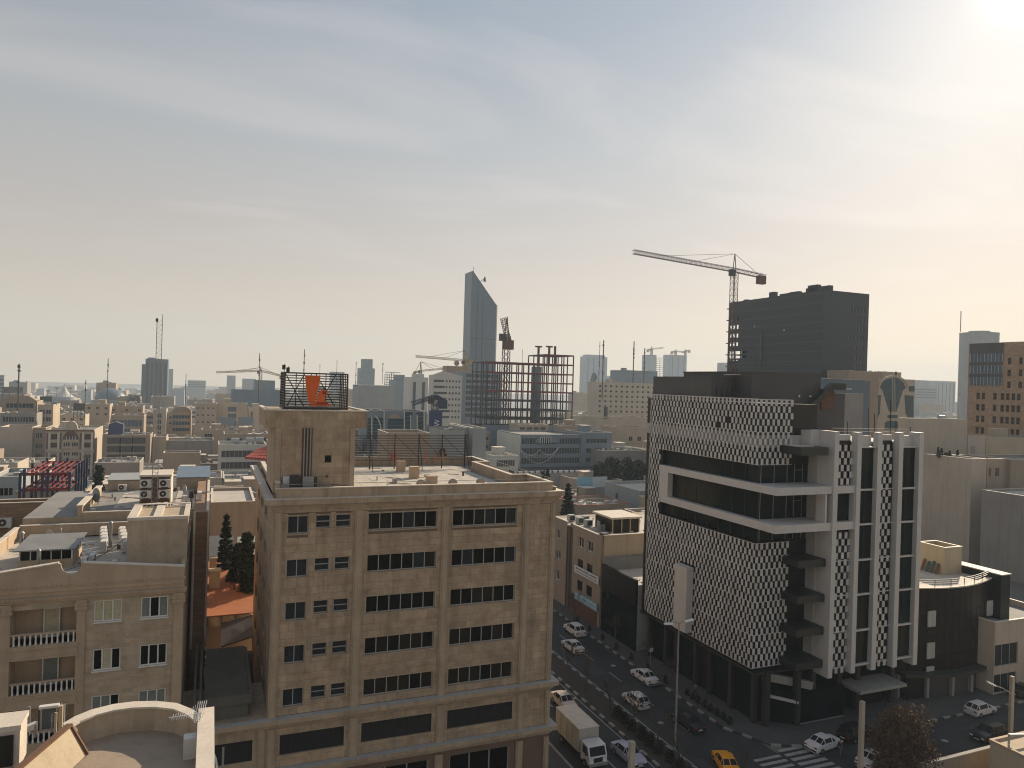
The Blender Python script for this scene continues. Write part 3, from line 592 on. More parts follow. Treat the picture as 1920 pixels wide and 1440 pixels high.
# ------------------------------------------------------------------ the screened white building
def screen_block():
    t = thing('screened_building', 'tall corner building with white checkered screen, projecting slabs and vertical white fins', 'building', (57, 62.5, 0))
    pm = MB(); pm.box(-.175, .175, -.025, .025, -.35, .35); pme = pm.mesh('screen_panel', ['panel'])
    # plan of the screen: return face, long face along the avenue, rounded far corner
    segs = [((61.95, 65.6), (57, 65.6)), ((57, 65.6), (57, 86.8))]
    C = (59.7, 86.8); R_ = 2.7; arc = [(C[0]-R_*math.cos(a), C[1]+R_*math.sin(a)) for a in [math.pi/2*i/6 for i in range(7)]]
    segs += list(zip(arc, arc[1:])) + [((59.7, 89.5), (68, 89.5))]
    path = []; L = 0
    for p, q in segs: l = math.hypot(q[0]-p[0], q[1]-p[1]); path.append((L, L+l, p, q)); L += l
    def at(s):
        for a, b, p, q in path:
            if a <= s <= b: k = (s-a)/(b-a); return (p[0]+(q[0]-p[0])*k, p[1]+(q[1]-p[1])*k, math.atan2(q[1]-p[1], q[0]-p[0]), p, q)
    pitch, row = .74, .74; places = []; z0 = 6.72
    nr = 41
    for r in range(nr):
        z = z0+row*(r+.5); s = .22+(r % 2)*pitch/2
        while s < L-.2:
            x, y, a, p, q = at(s)
            strip = 20.85 < z < 29.7 and y < 84.9 and x < 62.2 and not (y > 88)
            hole = abs(y-77.9) < 1.45 and x < 57.01 and 7.0 < z < 15.5
            low = z < 7.4 and False
            if not strip and not hole: places.append((x, y, z, a))
            s += pitch
    places.sort(key=lambda p: (Vector((p[0], p[1], p[2]))-CAMP).length)
    rest = MB()
    def addp(mb, x, y, z, a, w=.175, h=.35):
        ca, sa = math.cos(a), math.sin(a); k = len(mb.v)
        for zz in (z-h, z+h):
            for (u_, v_) in ((-w, -.03), (w, -.03), (w, .03), (-w, .03)): mb.v.append((x+u_*ca-v_*sa, y+u_*sa+v_*ca, zz))
        mb.f += [(k+3, k+2, k+1, k), (k+4, k+5, k+6, k+7), (k, k+1, k+5, k+4), (k+1, k+2, k+6, k+5), (k+2, k+3, k+7, k+6), (k+3, k, k+4, k+7)]; mb.m += [0]*6
    for i, (x, y, z, a) in enumerate(places):
        if abs(x-57) < .1 and ((abs(y-72.6) < .5 and abs(z-33.9) < .5) or (abs(y-71) < .4 and abs(z-34.6) < .4)): continue
        jz = random.gauss(0, .045); x += jz*math.sin(a)*.5; y -= jz*math.cos(a)*.5; a += random.gauss(0, .035)
        if i < 280: inst('screen_panel', pme, t, (x, y, z), a)
        else: addp(rest, x, y, z, a)
    rest.build('remaining_screen_panels', 'panel', t, kind='stuff')
    b = MB()
    for r in range(0, nr+1):
        z = z0+row*r
        big = r in (0, 5, 10, 15, 19, 31, 36, 41)
        if not big: continue
        for a, e_, p, q in path[:2]:
            if p[0] == q[0] or True:
                if 20.9 < z < 29.6: continue
                b.bar((*p, z), (*q, z), .06, .05)
    b.build('screen_rail', 'panel', t)
    # dark wall behind the screen with pale floor bands
    b = MB(); o_ = .45
    b.box(57+o_, 66, 65.6+o_, 89.0, 6.3, 20.85, 0); b.box(57+o_, 66, 65.6+o_, 89.0, 29.7, 31.6, 0); b.box(57+o_, 66, 65.6+o_, 89.0, 33.0, 36.6, 0)
    b.box(57+o_, 66, 84.8, 89.0, 20.85, 29.7, 0); b.build('inner_wall', 'black', t)
    b = MB(); b.box(57.3, 66.1, 65.85, 89.1, 31.6, 33.0, 0); b.build('floor_band', 'lightback', t)
    b = MB(); b.box(57.4, 61.9, 65.9, 88.9, 36.6, 36.66); b.box(57.0, 57.12, 65.6, 88, 37.0, 37.12); b.box(57.12, 61.9, 65.6, 65.72, 37.0, 37.1); b.build('screen_top', 'panel', t)
    # glazed recess between the two projecting slabs, with real panes between mullions
    for (za, zb) in ((20.9, 22.5), (23.4, 26.65), (27.5, 29.7)):
        g = MB(); g.box(57.85, 57.9, 66.2, 84.7, za, zb); gw = g.build('glazing', 'glassg', t)
        for i in range(9): y = 66.2+i*2.3; m_ = MB(); m_.box(57.8, 57.86, y-.03, y+.03, za, zb); m_.build('mullion', 'steeldark', gw)
        g = MB(); g.box(57.9, 65.05, 66.15, 66.2, za, zb); gw = g.build('glazing', 'glassg', t)
        for x in (58, 59.9, 61.8, 62.9, 64.1): m_ = MB(); m_.box(x-.03, x+.03, 66.1, 66.16, za, zb); m_.build('mullion', 'steelgrey', gw)
        m_ = MB(); m_.box(62.94, 64.06, 66.1, 66.155, (za+zb)/2+.3, (za+zb)/2+.36); m_.build('transom', 'steelgrey', gw)
    for (a, c_) in ((26.65, 27.5), (22.5, 23.4)):
        b = MB(); b.prism([(57, 62.5), (69.0, 62.5), (69.0, 64.3), (65.1, 64.3), (65.1, 66.3), (58.1, 66.3), (58.1, 84.9), (57, 84.9)], a, c_); b.build('projecting_slab', 'white', t)
    b = MB(); b.box(57, 57.8, 82.9, 84.9, 23.401, 26.649); b.build('slab_end', 'white', t)
    b = MB(); b.box(68.35, 68.999, 62.5, 64.3, 23.401, 26.649); b.build('slab_post', 'white', t); b = MB(); b.box(64.15, 64.4, 62.6, 64.0, 23.401, 26.649); b.build('slab_post', 'white', t)
    b = MB(); b.box(64.4, 68.35, 63.2, 63.25, 23.401, 26.649); b.build('glazing', 'glassg', t)
    # fins
    for i, (a, c_, y1, zb) in enumerate(((65.0, 65.65, 66.9, 5.85), (68.45, 69.1, 63.2, 6.0), (71.6, 72.3, 62.95, 6.0), (75.0, 75.7, 63.1, 5.9), (78.35, 79.05, 63.75, 5.8))):
        b = MB(); b.box(a, c_, 62.3 if i != 1 else 62.3, y1, zb, 33.6 if i else 33.7); f = b.build('fin', 'white', t)
    b = MB(); b.box(63.6, 64.99, 64.5, 66.9, 31.9, 33.65); b.build('parapet', 'white', t)
    b = MB(); b.box(64.9, 65.0, 64.7, 66.9, 23.4, 31.9); b.box(64.9, 65.0, 64.7, 66.9, 6, 22.5); b.build('inner_wall', 'lightback', t)
    for (a, c_, zz) in ((65.65, 68.45, ((5.9, 22.5), (27.5, 32.6))), (72.3, 75.0, ((5.95, 32.6),))):
        for (q0, q1) in zz:
            b = MB(); b.box(a, c_, 63.25, 63.3, q0, q1); b.build('inner_wall', 'black', t)
            b = MB(); r = 0; z = q0+.05
            while z+.72 < q1+.2:
                for k in range(3): x = a+.32+k*.9+(r % 2)*.45; addp(b, x, 62.95, min(z+.38, q1-.3), 0, .21, .36) if x+.2 < c_ else None
                z += .77; r += 1
            b.build('checker_panels', 'panel', t, kind='stuff')
            b = MB(); zz_ = [z_ for z_ in (6.6, 10.7, 14.85, 18.85, 22.9, 26.95) if q0 < z_ < q1]
            for z_ in zz_: b = MB(); b.box(a, c_, 62.9, 63.1, z_-.05, z_+.05); b.build('band', 'white', t)
            pass
        b = MB(); b.box(a, c_, 63.35, 63.6, 31.9, 33.3); b.build('parapet', 'white', t)
    for (a, c_) in ((69.1, 71.6), (75.7, 78.35)):
        for j, (q0, q1) in enumerate(((6.72, 10.7), (10.7, 14.85), (14.85, 18.85), (18.85, 22.95), (22.95, 26.95), (26.95, 31.9))):
            g = MB(); g.box(a, c_, 62.9, 62.95, q0+.1, q1-.1); w_ = g.build('glazing', 'glassg', t)
            m_ = MB(); m_.box(a+1.2, a+1.24, 62.85, 62.9, q0+.1, q1-.1); m_.build('mullion', 'steeldark', w_)
            b = MB(); b.box(a, c_, 62.6, 63.2, q0-.1, q0+.1); b.build('slab_edge', 'white', t)
        b = MB(); b.box(a, c_, 63.3, 63.6, 31.8, 33.2); b.box(a, c_, 62.6, 63.3, 31.8, 31.95); b.build('parapet', 'white', t)
    b = MB(); b.box(66, 79, 63.7, 85, 6, 32.4); b.build('core', 'lightback', t)
    # dark recess and canopies
    b = MB(); b.box(61.9, 65.0, 67.0, 67.05, 0, 33); b.build('glazing', 'glassg', t)
    for z in (19.2, 15.2, 11.5, 7.75):
        b = MB(); b.box(60.96, 64.85, 63.0, 67.0, z-.85, z); b.build('canopy', 'dgrey2', t)
    b = MB(); b.box(60.3, 64.3, 62.5, 67, 31.0, 31.9); b.build('canopy', 'dgrey2', t)
    b = MB(); b.box(60.6, 63.2, 63.5, 66.6, 31.9, 31.95); b.build('canopy_top', 'coping', t)
    # white pylon over the pavement side
    b = MB(); b.box(55.95, 56.95, 76.6, 79.2, 7.2, 15.4); b.build('sign_pylon', 'white', t)
    # penthouse
    b = MB(); b.box(61.3, 72.4, 72, 86, 32.4, 40.25); b.build('penthouse', 'dgrey', t)
    b = MB(); b.box(61.2, 72.5, 71.9, 86.1, 40.25, 40.4); b.build('penthouse_cap', 'dgrey', t)
    b = MB(); b.box(57.6, 61.29, 75, 88, 36.6, 39.6); b.build('penthouse_wing', 'dgrey', t)
    b = MB(); b.box(60.2, 62.0, 74, 76, 39.9, 40.0); b.build('wing_cap', 'coping', t)
    for x in (58.4, 59.2, 60.0, 60.8): b = MB(); b.bar((x, 74.95, 37), (x, 74.95, 38.4), .07); b.build('vent_fin', 'steeldark', t)
    b = MB(); b.box(72.5, 76.8, 72.2, 80, 32.4, 38.0); b.build('penthouse_annex', 'dgrey', t)
    b = MB(); b.box(72.5, 76.9, 71.2, 79, 38.55, 38.7); b.build('annex_roof', 'coping', t)
    b = MB(); b.box(72.5, 74.6, 71.9, 72.19, 35.9, 38.5); b.build('annex_wall', 'wood', t)
    b = MB(); s0 = onY(1492, 797, 71); s1 = onY(1560, 727, 71)
    b.extr([(s0.x, 70.8, s0.z), (s0.x, 70.8, s0.z+1.0), (s1.x, 70.8, s1.z+.6), (s1.x+2.2, 70.8, s1.z+.6), (s1.x+2.2, 70.8, s1.z-.25), (s1.x, 70.8, s1.z-.25)], (0, .7, 0)); b.build('roof_stair', 'dgrey2', t)
    for (px, py) in ((1498, 743), (1519, 743)):
        p = onY(px, py, 71.95); b = MB(); b.cyl((p.x, p.z), .12, 71.85, 71.99, 12, ax='y'); b.build('vent_cap', 'lampw', t)
    b = MB(); b.box(62, 64.6, 67.2, 71, 32.4, 33.6); b.build('skylight', 'sheetgrey', t)
    b = MB(); b.box(79.3, 84.5, 80, 86, 20, 37.0); b.build('rear_shaft', 'wgrey', t)
    # rooftop masts with a tube rail
    for (px, py0, py1) in ((1589, 812, 790), (1629, 832, 765), (1640, 810, 775), (1670, 812, 750), (1680, 810, 788), (1707, 835, 800)):
        p = onY(px, py0, 65.5); q = onY(px, py1, 65.5); b = MB(); b.bar((p.x, 65.5, 32.4), q, .07); b.build('mast', 'steeldark', t)
    p = onY(1560, 803, 65.4); q = onY(1700, 805, 65.4); b = MB(); b.bar(p, q, .06); b.bar((p.x, p.y, p.z-.35), (q.x, q.y, q.z-.35), .05); b.build('roof_rail', 'steelgrey', t)
    # ground floor: glazed walls, columns, soffit
    b = MB(); b.box(57.2, 79, 65.2, 89, 6.0, 6.28); b.build('soffit', 'dgrey2', t)
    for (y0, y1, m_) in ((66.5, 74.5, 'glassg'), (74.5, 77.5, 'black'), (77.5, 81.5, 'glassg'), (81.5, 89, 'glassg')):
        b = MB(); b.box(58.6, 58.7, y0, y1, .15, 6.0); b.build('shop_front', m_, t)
    for y in (66.5, 70.5, 74.5, 77.4, 81.5, 84, 88): b = MB(); b.box(58.1, 58.6, y-.3, y+.3, .13, 6.0); b.build('column', 'dcol', t)
    b = MB(); b.box(58.7, 79, 66.4, 66.5, .15, 6.0); b.build('shop_front', 'glassg', t)
    b = MB(); b.prism([(59.5, 66.4), (62.6, 64.2), (69.5, 64.2), (69.5, 66.4)], .2, 3.8); b.build('glass_lobby', 'glassg', t)
    b = MB(); b.bar((62.6, 64.15, .25), (69.5, 64.15, .25), .12); b.build('lobby_base', 'steelgrey', t)
    b = MB(); b.bar((59.5, 66.3, 3.2), (62.6, 64.1, 2.75), .3); b.build('slanted_rail', 'white', t)
    b = MB(); b.bar((59.3, 66.3, 5.4), (65.0, 64.6, 4.2), .5, .9); b.build('stair_beam', 'concrete', t)
    for (x, y) in ((59.0, 65.3), (62.6, 64.4), (65.2, 64.8), (69.6, 65.2), (72.8, 65.4), (78.5, 65.4)): b = MB(); b.box(x-.32, x+.32, y-.32, y+.32, .13, 6.2); b.build('column', 'dcol', t)
    b = MB(); b.box(70.2, 77.6, 62.4, 65.9, 3.3, 3.65); b.build('entrance_canopy', 'concrete', t)
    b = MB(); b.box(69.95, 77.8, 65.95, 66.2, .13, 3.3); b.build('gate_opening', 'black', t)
    return t
screen_block()
# ------------------------------------------------------------------ generic flat-roofed building
OCC = []                      # footprints and screen extents already taken
def pxof(p):
    v = Vector(p)-CAMP; z = v.dot(CF); return (960+FPX*v.dot(CR)/z, 720-FPX*v.dot(CU)/z)
def body(t, x0, x1, y0, y1, zt, zb, m, front=None, side=None, right=False, par=.7, cope='coping', roof='roofgrey', glass='win', roofbits=1, seed=0, split=False, fr='frame'):
    """front/side: dict(n, w, h, fh, rows, top, m) or list of openings"""
    rnd = random.Random(seed*7+3)
    def ops(sp, W_):
        if not sp: return []
        if isinstance(sp, list): return sp
        o = []; n = sp['n']; w = sp['w']; h = sp['h']; mg = sp.get('mg', .8); st = (W_-2*mg-w)/(n-1) if n > 1 else 0
        for r in range(sp.get('rows', 3)):
            z1 = zt-sp.get('top', 1.4)-r*sp['fh']
            if z1-h < zb+.3: break
            for c in range(n): a = mg+c*st if n > 1 else (W_-w)/2; o.append((a, a+w, z1-h, z1))
        return o
    w = MB(); sx = x1 if right else x0
    fo = ops(front, x1-x0); so = ops(side, y1-y0)
    wall(w, (x0, y0), (1, 0), x1-x0, zb, zt, fo, .22)
    Ps, us = ((x1, y0), (0, 1)) if right else ((x0, y1), (0, -1))
    wall(w, Ps, us, y1-y0, zb, zt, so, .22)
    wall(w, (x0, y1) if right else (x1, y0), (0, -1) if right else (0, 1), y1-y0, zb, zt); wall(w, (x1, y1), (-1, 0), x1-x0, zb, zt)
    w.build('wall', m, t)
    b = MB(); b.poly([(x0+.05, y0+.05, zt-par), (x1-.05, y0+.05, zt-par), (x1-.05, y1-.05, zt-par), (x0+.05, y1-.05, zt-par)]); b.build('roof', roof, t)
    if par:
        b = MB(); k = .22
        for q in ((x0+.002, x1-.002, y0+.002, y0+k), (x0+.002, x1-.002, y1-k, y1-.002), (x0+.002, x0+k, y0+k+.001, y1-k-.001), (x1-k, x1-.002, y0+k+.001, y1-k-.001)): b.box(*q, zt-par, zt)
        k += .05
        for q in ((x0-.05, x1+.05, y0-.05, y0+k), (x0-.05, x1+.05, y1-k, y1+.05), (x0-.05, x0+k, y0+k+.001, y1-k-.001), (x1-k, x1+.05, y0+k+.001, y1-k-.001)): b.box(*q, zt+.003, zt+.09, 1)  # coping ring, its sunlit look carried by the lighter colour
        b.build('parapet', [m, cope], t)
    for sp, o_, P, u in ((front, fo, (x0, y0), (1, 0)), (side, so, Ps, us)):
        nv = sp.get('nv', 2) if isinstance(sp, dict) else 3
        g = sp.get('glass', glass) if isinstance(sp, dict) else glass
        for o in o_: window(t, P, u, o, .22, nv, 1, glass=g, fr=fr, fw=.07 if y0 < 150 else .12, split=split)
    if y0 < 560 and (x1-x0) > 6 and (y1-y0) > 6 and m != 'w4' and roofbits:
        b = MB(); zr = zt-par
        for _ in range(rnd.randint(5, 11)):
            a, c = rnd.uniform(x0+.6, x1-2), rnd.uniform(y0+.6, y1-2); s = rnd.uniform(.35, 1.3); hh = rnd.uniform(.25, 1.2)
            if rnd.random() < .6: b.box(a, a+s, c, c+s*rnd.uniform(.5, 1), zr, zr+hh, rnd.randrange(4))
            elif rnd.random() < .5: b.cyl((a, c), .09, zr, zr+1.3, 6, 1)
            else: b.cyl((a, zr+.8), .45, c, c+.1, 10, 2, r2=.3, ax='y'); b.bar((a, c+.1, zr), (a, c+.1, zr+.8), .06, m=1)
        for _ in range(2):
            c = rnd.uniform(y0+1, y1-1); b.bar((x0+.5, c, zr+.15), (x1-.5, c+rnd.uniform(-1, 1), zr+.15), .08, m=1)
        c = rnd.uniform(y0+2, y1-2); b.box(x0+.3, x0+(x1-x0)*rnd.uniform(.3, .9), c, c+.2, zr, zr+.8, 4); b.build('roof_clutter', ['acwhite', 'steelgrey', 'sheetgrey', 'w3', m], t, kind='stuff')
    if roofbits:
        W_, D = x1-x0, y1-y0
        if roofbits & 1 and W_ > 5 and D > 6:
            a = x0+W_*rnd.uniform(.15, .5); c = y0+D*rnd.uniform(.3, .6); s = min(3.6, W_*.4)
            b = MB(); b.box(a, a+s, c, c+min(4, D*.35), zt-par, zt+2.1); b.box(a-.15, a+s+.15, c-.15, c+min(4, D*.35)+.15, zt+2.1, zt+2.25, 1); b.build('stair_room', [m, cope], t)
        if roofbits & 2 and W_ > 6:
            a = x0+W_*rnd.uniform(.55, .75); c = y0+D*rnd.uniform(.15, .4); b = MB()
            b.cyl((c+1, zt+.35), .62, a, a+1.9, 12, ax='x'); b.box(a+.2, a+.4, c+.6, c+1.4, zt-par, zt-.1); b.box(a+1.5, a+1.7, c+.6, c+1.4, zt-par, zt-.1); b.build('water_tank', 'sheetgrey' if rnd.random() < .6 else 'roofblue', t)
        if roofbits & 4:
            for k in range(rnd.randint(2, 4)):
                a = x0+W_*rnd.uniform(.08, .85); c = y0+D*rnd.uniform(.08, .8); b = MB(); b.box(a, a+.95, c, c+.95, zt-par+.1, zt-par+1.0); b.box(a+.1, a+.85, c-.02, c, zt-par+.25, zt-par+.85, 1); b.build('air_cooler', ['acwhite', 'steelgrey'], t)
        if roofbits & 8:
            a = x0+W_*.3; c = y0+D*.5; b = MB(); b.bar((a, c, zt-par), (a, c, zt+4.5), .07)
            for k in range(4): b.bar((a-.5, c, zt+2.6+k*.5), (a+.5, c, zt+2.6+k*.5), .04)
            b.build('aerial', 'steeldark', t)
def blk(name, label, cx, cy, xf, xs=None, h=None, zt=None, Y=None, dp=14, m='w0', cat='building', group=None, right=None, zb=None, **kw):
    right = (cx < 399) if right is None else right
    if Y is None:
        if zt is None:
            zt_ = 16.0; 
            for _ in range(40):
                p = onZ(cx, cy, zt_); zt_ = .5*zt_+.5*(T(p.y)+h)
            zt = zt_
        p = onZ(cx, cy, zt); Y = p.y
    else: p = onY(cx, cy, Y); zt = p.z
    q = onY(xf, cy, Y); X = p.x
    x0, x1 = sorted((X, q.x))
    y1 = Y+dp
    if xs is not None:
        v = onX(xs, cy, X).y
        if v > Y+1: y1 = v
    zb = T(Y)-1 if zb is None else zb
    t = thing(name, label, cat, ((x0+x1)/2, Y, max(zb, T(Y))), group)
    body(t, x0, x1, Y, y1, zt, zb, m, right=right, seed=int(cx), **kw)
    OCC.append((x0, x1, Y, y1, zt)); t['_'] = 0; del t['_']
    return t, (x0, x1, Y, y1, zt)
# ------------------------------------------------------------------ near left: beige apartment house with balconies
t = thing('apartment_house', 'beige brick apartment house with two balconies, white windows and a notched gable parapet', 'apartment house', (-8, 60, 0))
X0, X1, YF = -17.0, -1.55, 60.0
bal = [(z0, z1) for z0, z1 in ((18.62, 21.1), (15.2, 17.7), (11.7, 14.2))]
ops = [(-12.5-X0, -8.5-X0, a, b_) for a, b_ in bal]; wops = []
for k, z in enumerate((21.4, 17.87, 14.5)):
    for (a, b_) in ((-7.45, -5.65), (-4.42, -2.58)): wops.append((a-X0, b_-X0, z-1.55, z))
w = MB(); wall(w, (X0, YF), (1, 0), X1-X0, 0, 22.4, [o for o in ops]+wops, .18)
for (a, b_) in bal:   # balcony recess
    w.box(-12.5, -8.5, 61.6, 61.65, a, b_); w.box(-12.55, -12.5, 60.2, 61.6, a, b_); w.box(-8.5, -8.45, 60.2, 61.6, a, b_); w.box(-12.5, -8.5, 60.2, 61.6, b_, b_+.02)
wall(w, (X1, YF), (0, 1), 19, 0, 22.4); wall(w, (X1, YF+19), (-1, 0), X1-X0, 0, 22.4); wall(w, (X0, 79), (0, -1), 19, 0, 22.4)
w.build('wall', 'trav2p', t)
c = MB(); cladding(c, (X0, YF), (1, 0), 0, X1-X0, 11, 21.7, ops+wops, .3, 1.0, proud=.006, gap=.008, seed=21); c.build('brick_facing', 'trav2', t, kind='stuff')
b = MB(); pts = [(X0, 23.0), (-13.2, 23.8), (-9.75, 24.25)]
import math as _m
notch = [(-9.62+.66*(1-_m.cos(a)), 24.2-.78*_m.sin(a)) for a in [_m.pi*i/10 for i in range(11)]]
pts += notch+[(-8.2, 24.2), (X1, 23.5)]
poly = [(x, YF-.12, z) for x, z in pts]+[(X1, YF-.12, 22.3), (X0, YF-.12, 22.3)]
b.extr(poly, (0, .4, 0)); b.build('gable_parapet', 'trav2p', t)
b = MB()
for (p, q) in (((X0, 23.0), (-13.2, 23.8)), ((-13.2, 23.8), (-9.75, 24.25)), ((-8.2, 24.2), (X1, 23.5))): b.bar((p[0], YF+.08, p[1]+.04), (q[0], YF+.08, q[1]+.04), .5, .08)
b.build('coping', 'coping', t)
b = MB(); b.box(-9.65, -8.3, 60.1, 60.9, 23.0, 23.42); b.build('notch_gutter', 'steelgrey', t)
b = MB(); b.box(X0, X1+.15, YF-.22, YF-.001, 21.62, 21.8); b.box(X0, X1+.2, YF-.35, YF-.001, 21.8, 21.98); b.box(X0, X1+.1, YF-.15, YF-.121, 22.55, 22.62)
for i in range(52): x = X0+.1+i*.3; b.box(x, x+.16, YF-.18, YF-.119, 22.64, 22.78)
for i in range(70): x = X0+.1+i*.22; b.box(x, x+.1, YF-.4, YF-.352, 21.84, 21.95)
b.build('cornice', 'trav2p', t)
for (a, b_) in ((-13.2, -12.5), (-8.5, -7.95), (-2.2, -1.55)):
    q = MB(); q.box(a, b_, YF-.15, YF-.001, 9, 20.9); q.box(a-.12, b_+.12, YF-.3, YF-.001, 20.9, 21.1); q.box(a-.06, b_+.06, YF-.24, YF-.001, 21.1, 21.6)
    for z in (20.98, 21.25): q.cyl((a, z+.05), .14, YF-.34, YF-.2, 10, ax='y'); q.cyl((b_, z+.05), .14, YF-.34, YF-.2, 10, ax='y')
    q.build('pilaster', 'trav2p', t)
for k, (a, b_) in enumerate(bal):
    q = MB(); q.box(-12.6, -8.4, YF-.22, YF+.1, a-.95, a); q.box(-12.7, -8.3, YF-.3, YF-.221, a-.25, a-.1); q.box(-12.7, -8.3, YF-.3, YF-.221, a-.95, a-.8); q.build('balcony_front', 'trav2p', t)
    for i in range(12):
        x = -12.3+i*.33; q = MB(); q.cyl((x, YF), .075, a, a+.3, 8, r2=.05); q.cyl((x, YF), .05, a+.3, a+.72, 8, r2=.07); q.build('baluster', 'framew', t)
    q = MB(); q.box(-12.5, -8.5, YF-.08, YF+.08, a+.72, a+.84); q.build('balustrade_rail', 'trav2p', t)
    op = (-10.8+17, -9.75+17, a+.02, a+2.15)
    window(t, (X0, 61.3), (1, 0), op, .18, 1, 1, glass='curtain' if k == 0 else 'curtaing', fr='framew', fw=.09, name='balcony_door')
cm = ['curtain', 'curtain', 'curtain']; gl = [['curtain', 'curtain', 'curtain'], ['curtaing', 'glass', 'curtaing'], ['glass', 'curtain', 'glass'], ['glass', 'glass', 'glass'], ['curtaing', 'curtaing', 'glass'], ['curtaing', 'curtaing', 'curtaing']]
for o, g in zip(wops, gl): window(t, (X0, YF), (1, 0), o, .18, 3, 1, fr='framew', fw=.09, split=True, panes=g, sill=.12)
for (x0, x1, z) in ((-7.2, -5.6, 19.0), (-7.2, -5.6, 18.55), (-4.6, -2.7, 19.0), (-7.2, -5.6, 15.6), (-4.6, -2.9, 15.6)):
    q = MB(); q.box(x0, x1, YF-.05, YF-.013, z, z+.09); q.build('stone_band', 'trav2p', t)
for (x, z) in ((-4.95, 18.9), (-5.0, 15.5)): q = MB(); q.cyl((x, z), .2, YF-.07, YF-.013, 16, ax='y'); q.build('rosette', 'trav2p', t)
b = MB(); b.poly([(X0, 60.2, 22.3), (X1, 60.2, 22.3), (X1, 79, 22.3), (X0, 79, 22.3)]); b.build('roof', 'rooflight', t)
b = MB(); b.box(-16.0, X1, 79, 79.3, 22.3, 23.5); b.box(-16.3, -16, 60.3, 79.3, 22.3, 23.4); b.box(-1.9, X1, 60.4, 79, 22.3, 22.9); b.build('parapet', 'trav2p', t)
b = MB(); b.box(-16.0, X1, 78.95, 79.35, 23.501, 23.57); b.box(-16.35, -15.95, 60.3, 78.9, 23.401, 23.48); b.build('parapet_coping', 'coping', t)
b = MB(); b.box(-6.0, -1.55, 66, 72.5, 22.3, 26.0); b.build('stair_room', 'trav2', t)
b = MB(); b.box(-6.05, -1.5, 65.95, 66.4, 26.0, 26.25); b.box(-6.05, -5.4, 66.401, 72.5, 26.0, 26.25); b.box(-1.9, -1.5, 66.401, 72.5, 26, 26.25); b.box(-4.2, -3.6, 66.401, 72.5, 26.0, 26.2); b.box(-6.05, -1.5, 72.1, 72.5, 26.25, 26.3); b.build('stair_room_coping', 'coping', t)
# things on its roof
def ac(x, y, z, s=1.0, rot=0, label=None, group=None, two=False):
    global _acp
    t = thing('air_conditioner', label, 'air conditioner', (x, y, z), group, rot)
    if '_acp' not in globals():
        a = MB(); a.box(-.45, .45, -.17, .17, .06, .72); a.box(-.4, -.3, -.2, .2, 0, .06); a.box(.3, .4, -.2, .2, 0, .06)
        f = MB(); f.cyl((-.1, .4), .26, -.185, -.171, 18, ax='y'); h = MB(); h.cyl((-.1, .4), .08, -.2, -.186, 10, ax='y')
        _acp = (a.mesh('casing', ['acwhite']), f.mesh('fan_grille', ['steeldark']), h.mesh('fan_hub', ['acwhite']))
    for n, me in zip(('casing', 'fan_grille', 'fan_hub'), _acp):
        o = bpy.data.objects.new(n, me); COL.objects.link(o); o.parent = t; o.scale = (s, s, s)
    return t
for r, (xa, ya, xb, yb) in enumerate(((-9.1, 78.0, -8.3, 72.0), (-7.5, 77.5, -6.6, 71.5))):
    for k in range(5): ac(xa+(xb-xa)*k/4, ya+(yb-ya)*k/4, 22.35, 1.35, math.pi/2, 'white outdoor unit, %s from the far end of the %s row by the stair room' % (['first', 'second', 'third', 'fourth', 'last'][k], 'left' if r == 0 else 'right'), 'air conditioners in two rows on the apartment house roof')
for k, (x, y) in enumerate(((-9.0, 68.6), (-8.6, 67.6), (-9.0, 66.6))): ac(x, y, 22.35, 1.1, math.pi/2, 'white outdoor unit, %s of three standing beside the roof skylight hut' % ('rearmost', 'middle', 'nearest')[k])
t = thing('skylight_hut', 'low roof hut with grey flat sheet roof and a dark glazed clerestory', 'roof hut', (-11.7, 68, 22.3))
b = MB(); b.box(-13.6, -9.9, 67.0, 71.5, 22.3, 23.0); b.build('base_wall', 'trav2', t)
b = MB(); b.box(-13.5, -10.0, 67.1, 71.4, 23.0, 23.75, 0); g = b.build('clerestory', 'glass', t)
for i in range(6): q = MB(); x = -13.5+i*.7; q.box(x-.03, x+.03, 67.04, 67.1, 23.0, 23.75); q.build('mullion', 'framew', t)
for i in range(6): q = MB(); y = 67.1+i*.86; q.box(-9.99, -9.93, y-.03, y+.03, 23.0, 23.75); q.build('mullion', 'framew', t)
b = MB(); b.extr([(-13.9, 66.6, 23.78), (-9.7, 66.6, 23.78), (-9.6, 71.9, 24.0), (-13.8, 71.9, 24.0)], (0, 0, .1)); b.build('sheet_roof', 'corr', t)
for (x, y, h, r, lb) in ((-12.1, 66.2, 1.6, .12, 'bent galvanised flue in front of the skylight hut'), (-12.0, 74.5, 1.6, .07, 'thin vent pipe with a white ball cap behind the skylight hut'), (-8.0, 73.5, 2.2, .13, 'grey vent pipe between the two rows of outdoor units'), (-14.3, 71.5, 2.0, .16, 'grey flue pipe beside the left parapet')):
    q = MB(); q.cyl((x, y), r, 22.3, 22.3+h, 10); q.cyl((x, y), r*1.5, 22.3+h, 22.3+h+.18, 10, r2=r*.6); tag(q.build('flue_pipe', 'steelgrey', loc=(x, y, 22.3)), lb, 'flue')
t = thing('evaporative_cooler', 'old white and brown evaporative cooler leaning by the left roof parapet', 'cooler', (-13.3, 72.0, 22.3))
q = MB(); q.box(-13.7, -12.9, 71.4, 72.2, 22.5, 23.5); q.build('casing', 'framew', t); q = MB(); q.box(-13.6, -13.0, 71.37, 71.399, 22.65, 23.3); q.build('louvre', 'steeldark', t); q = MB(); q.box(-12.85, -12.35, 71.4, 71.9, 22.3, 23.7); q.build('side_cabinet', 'wood', t)
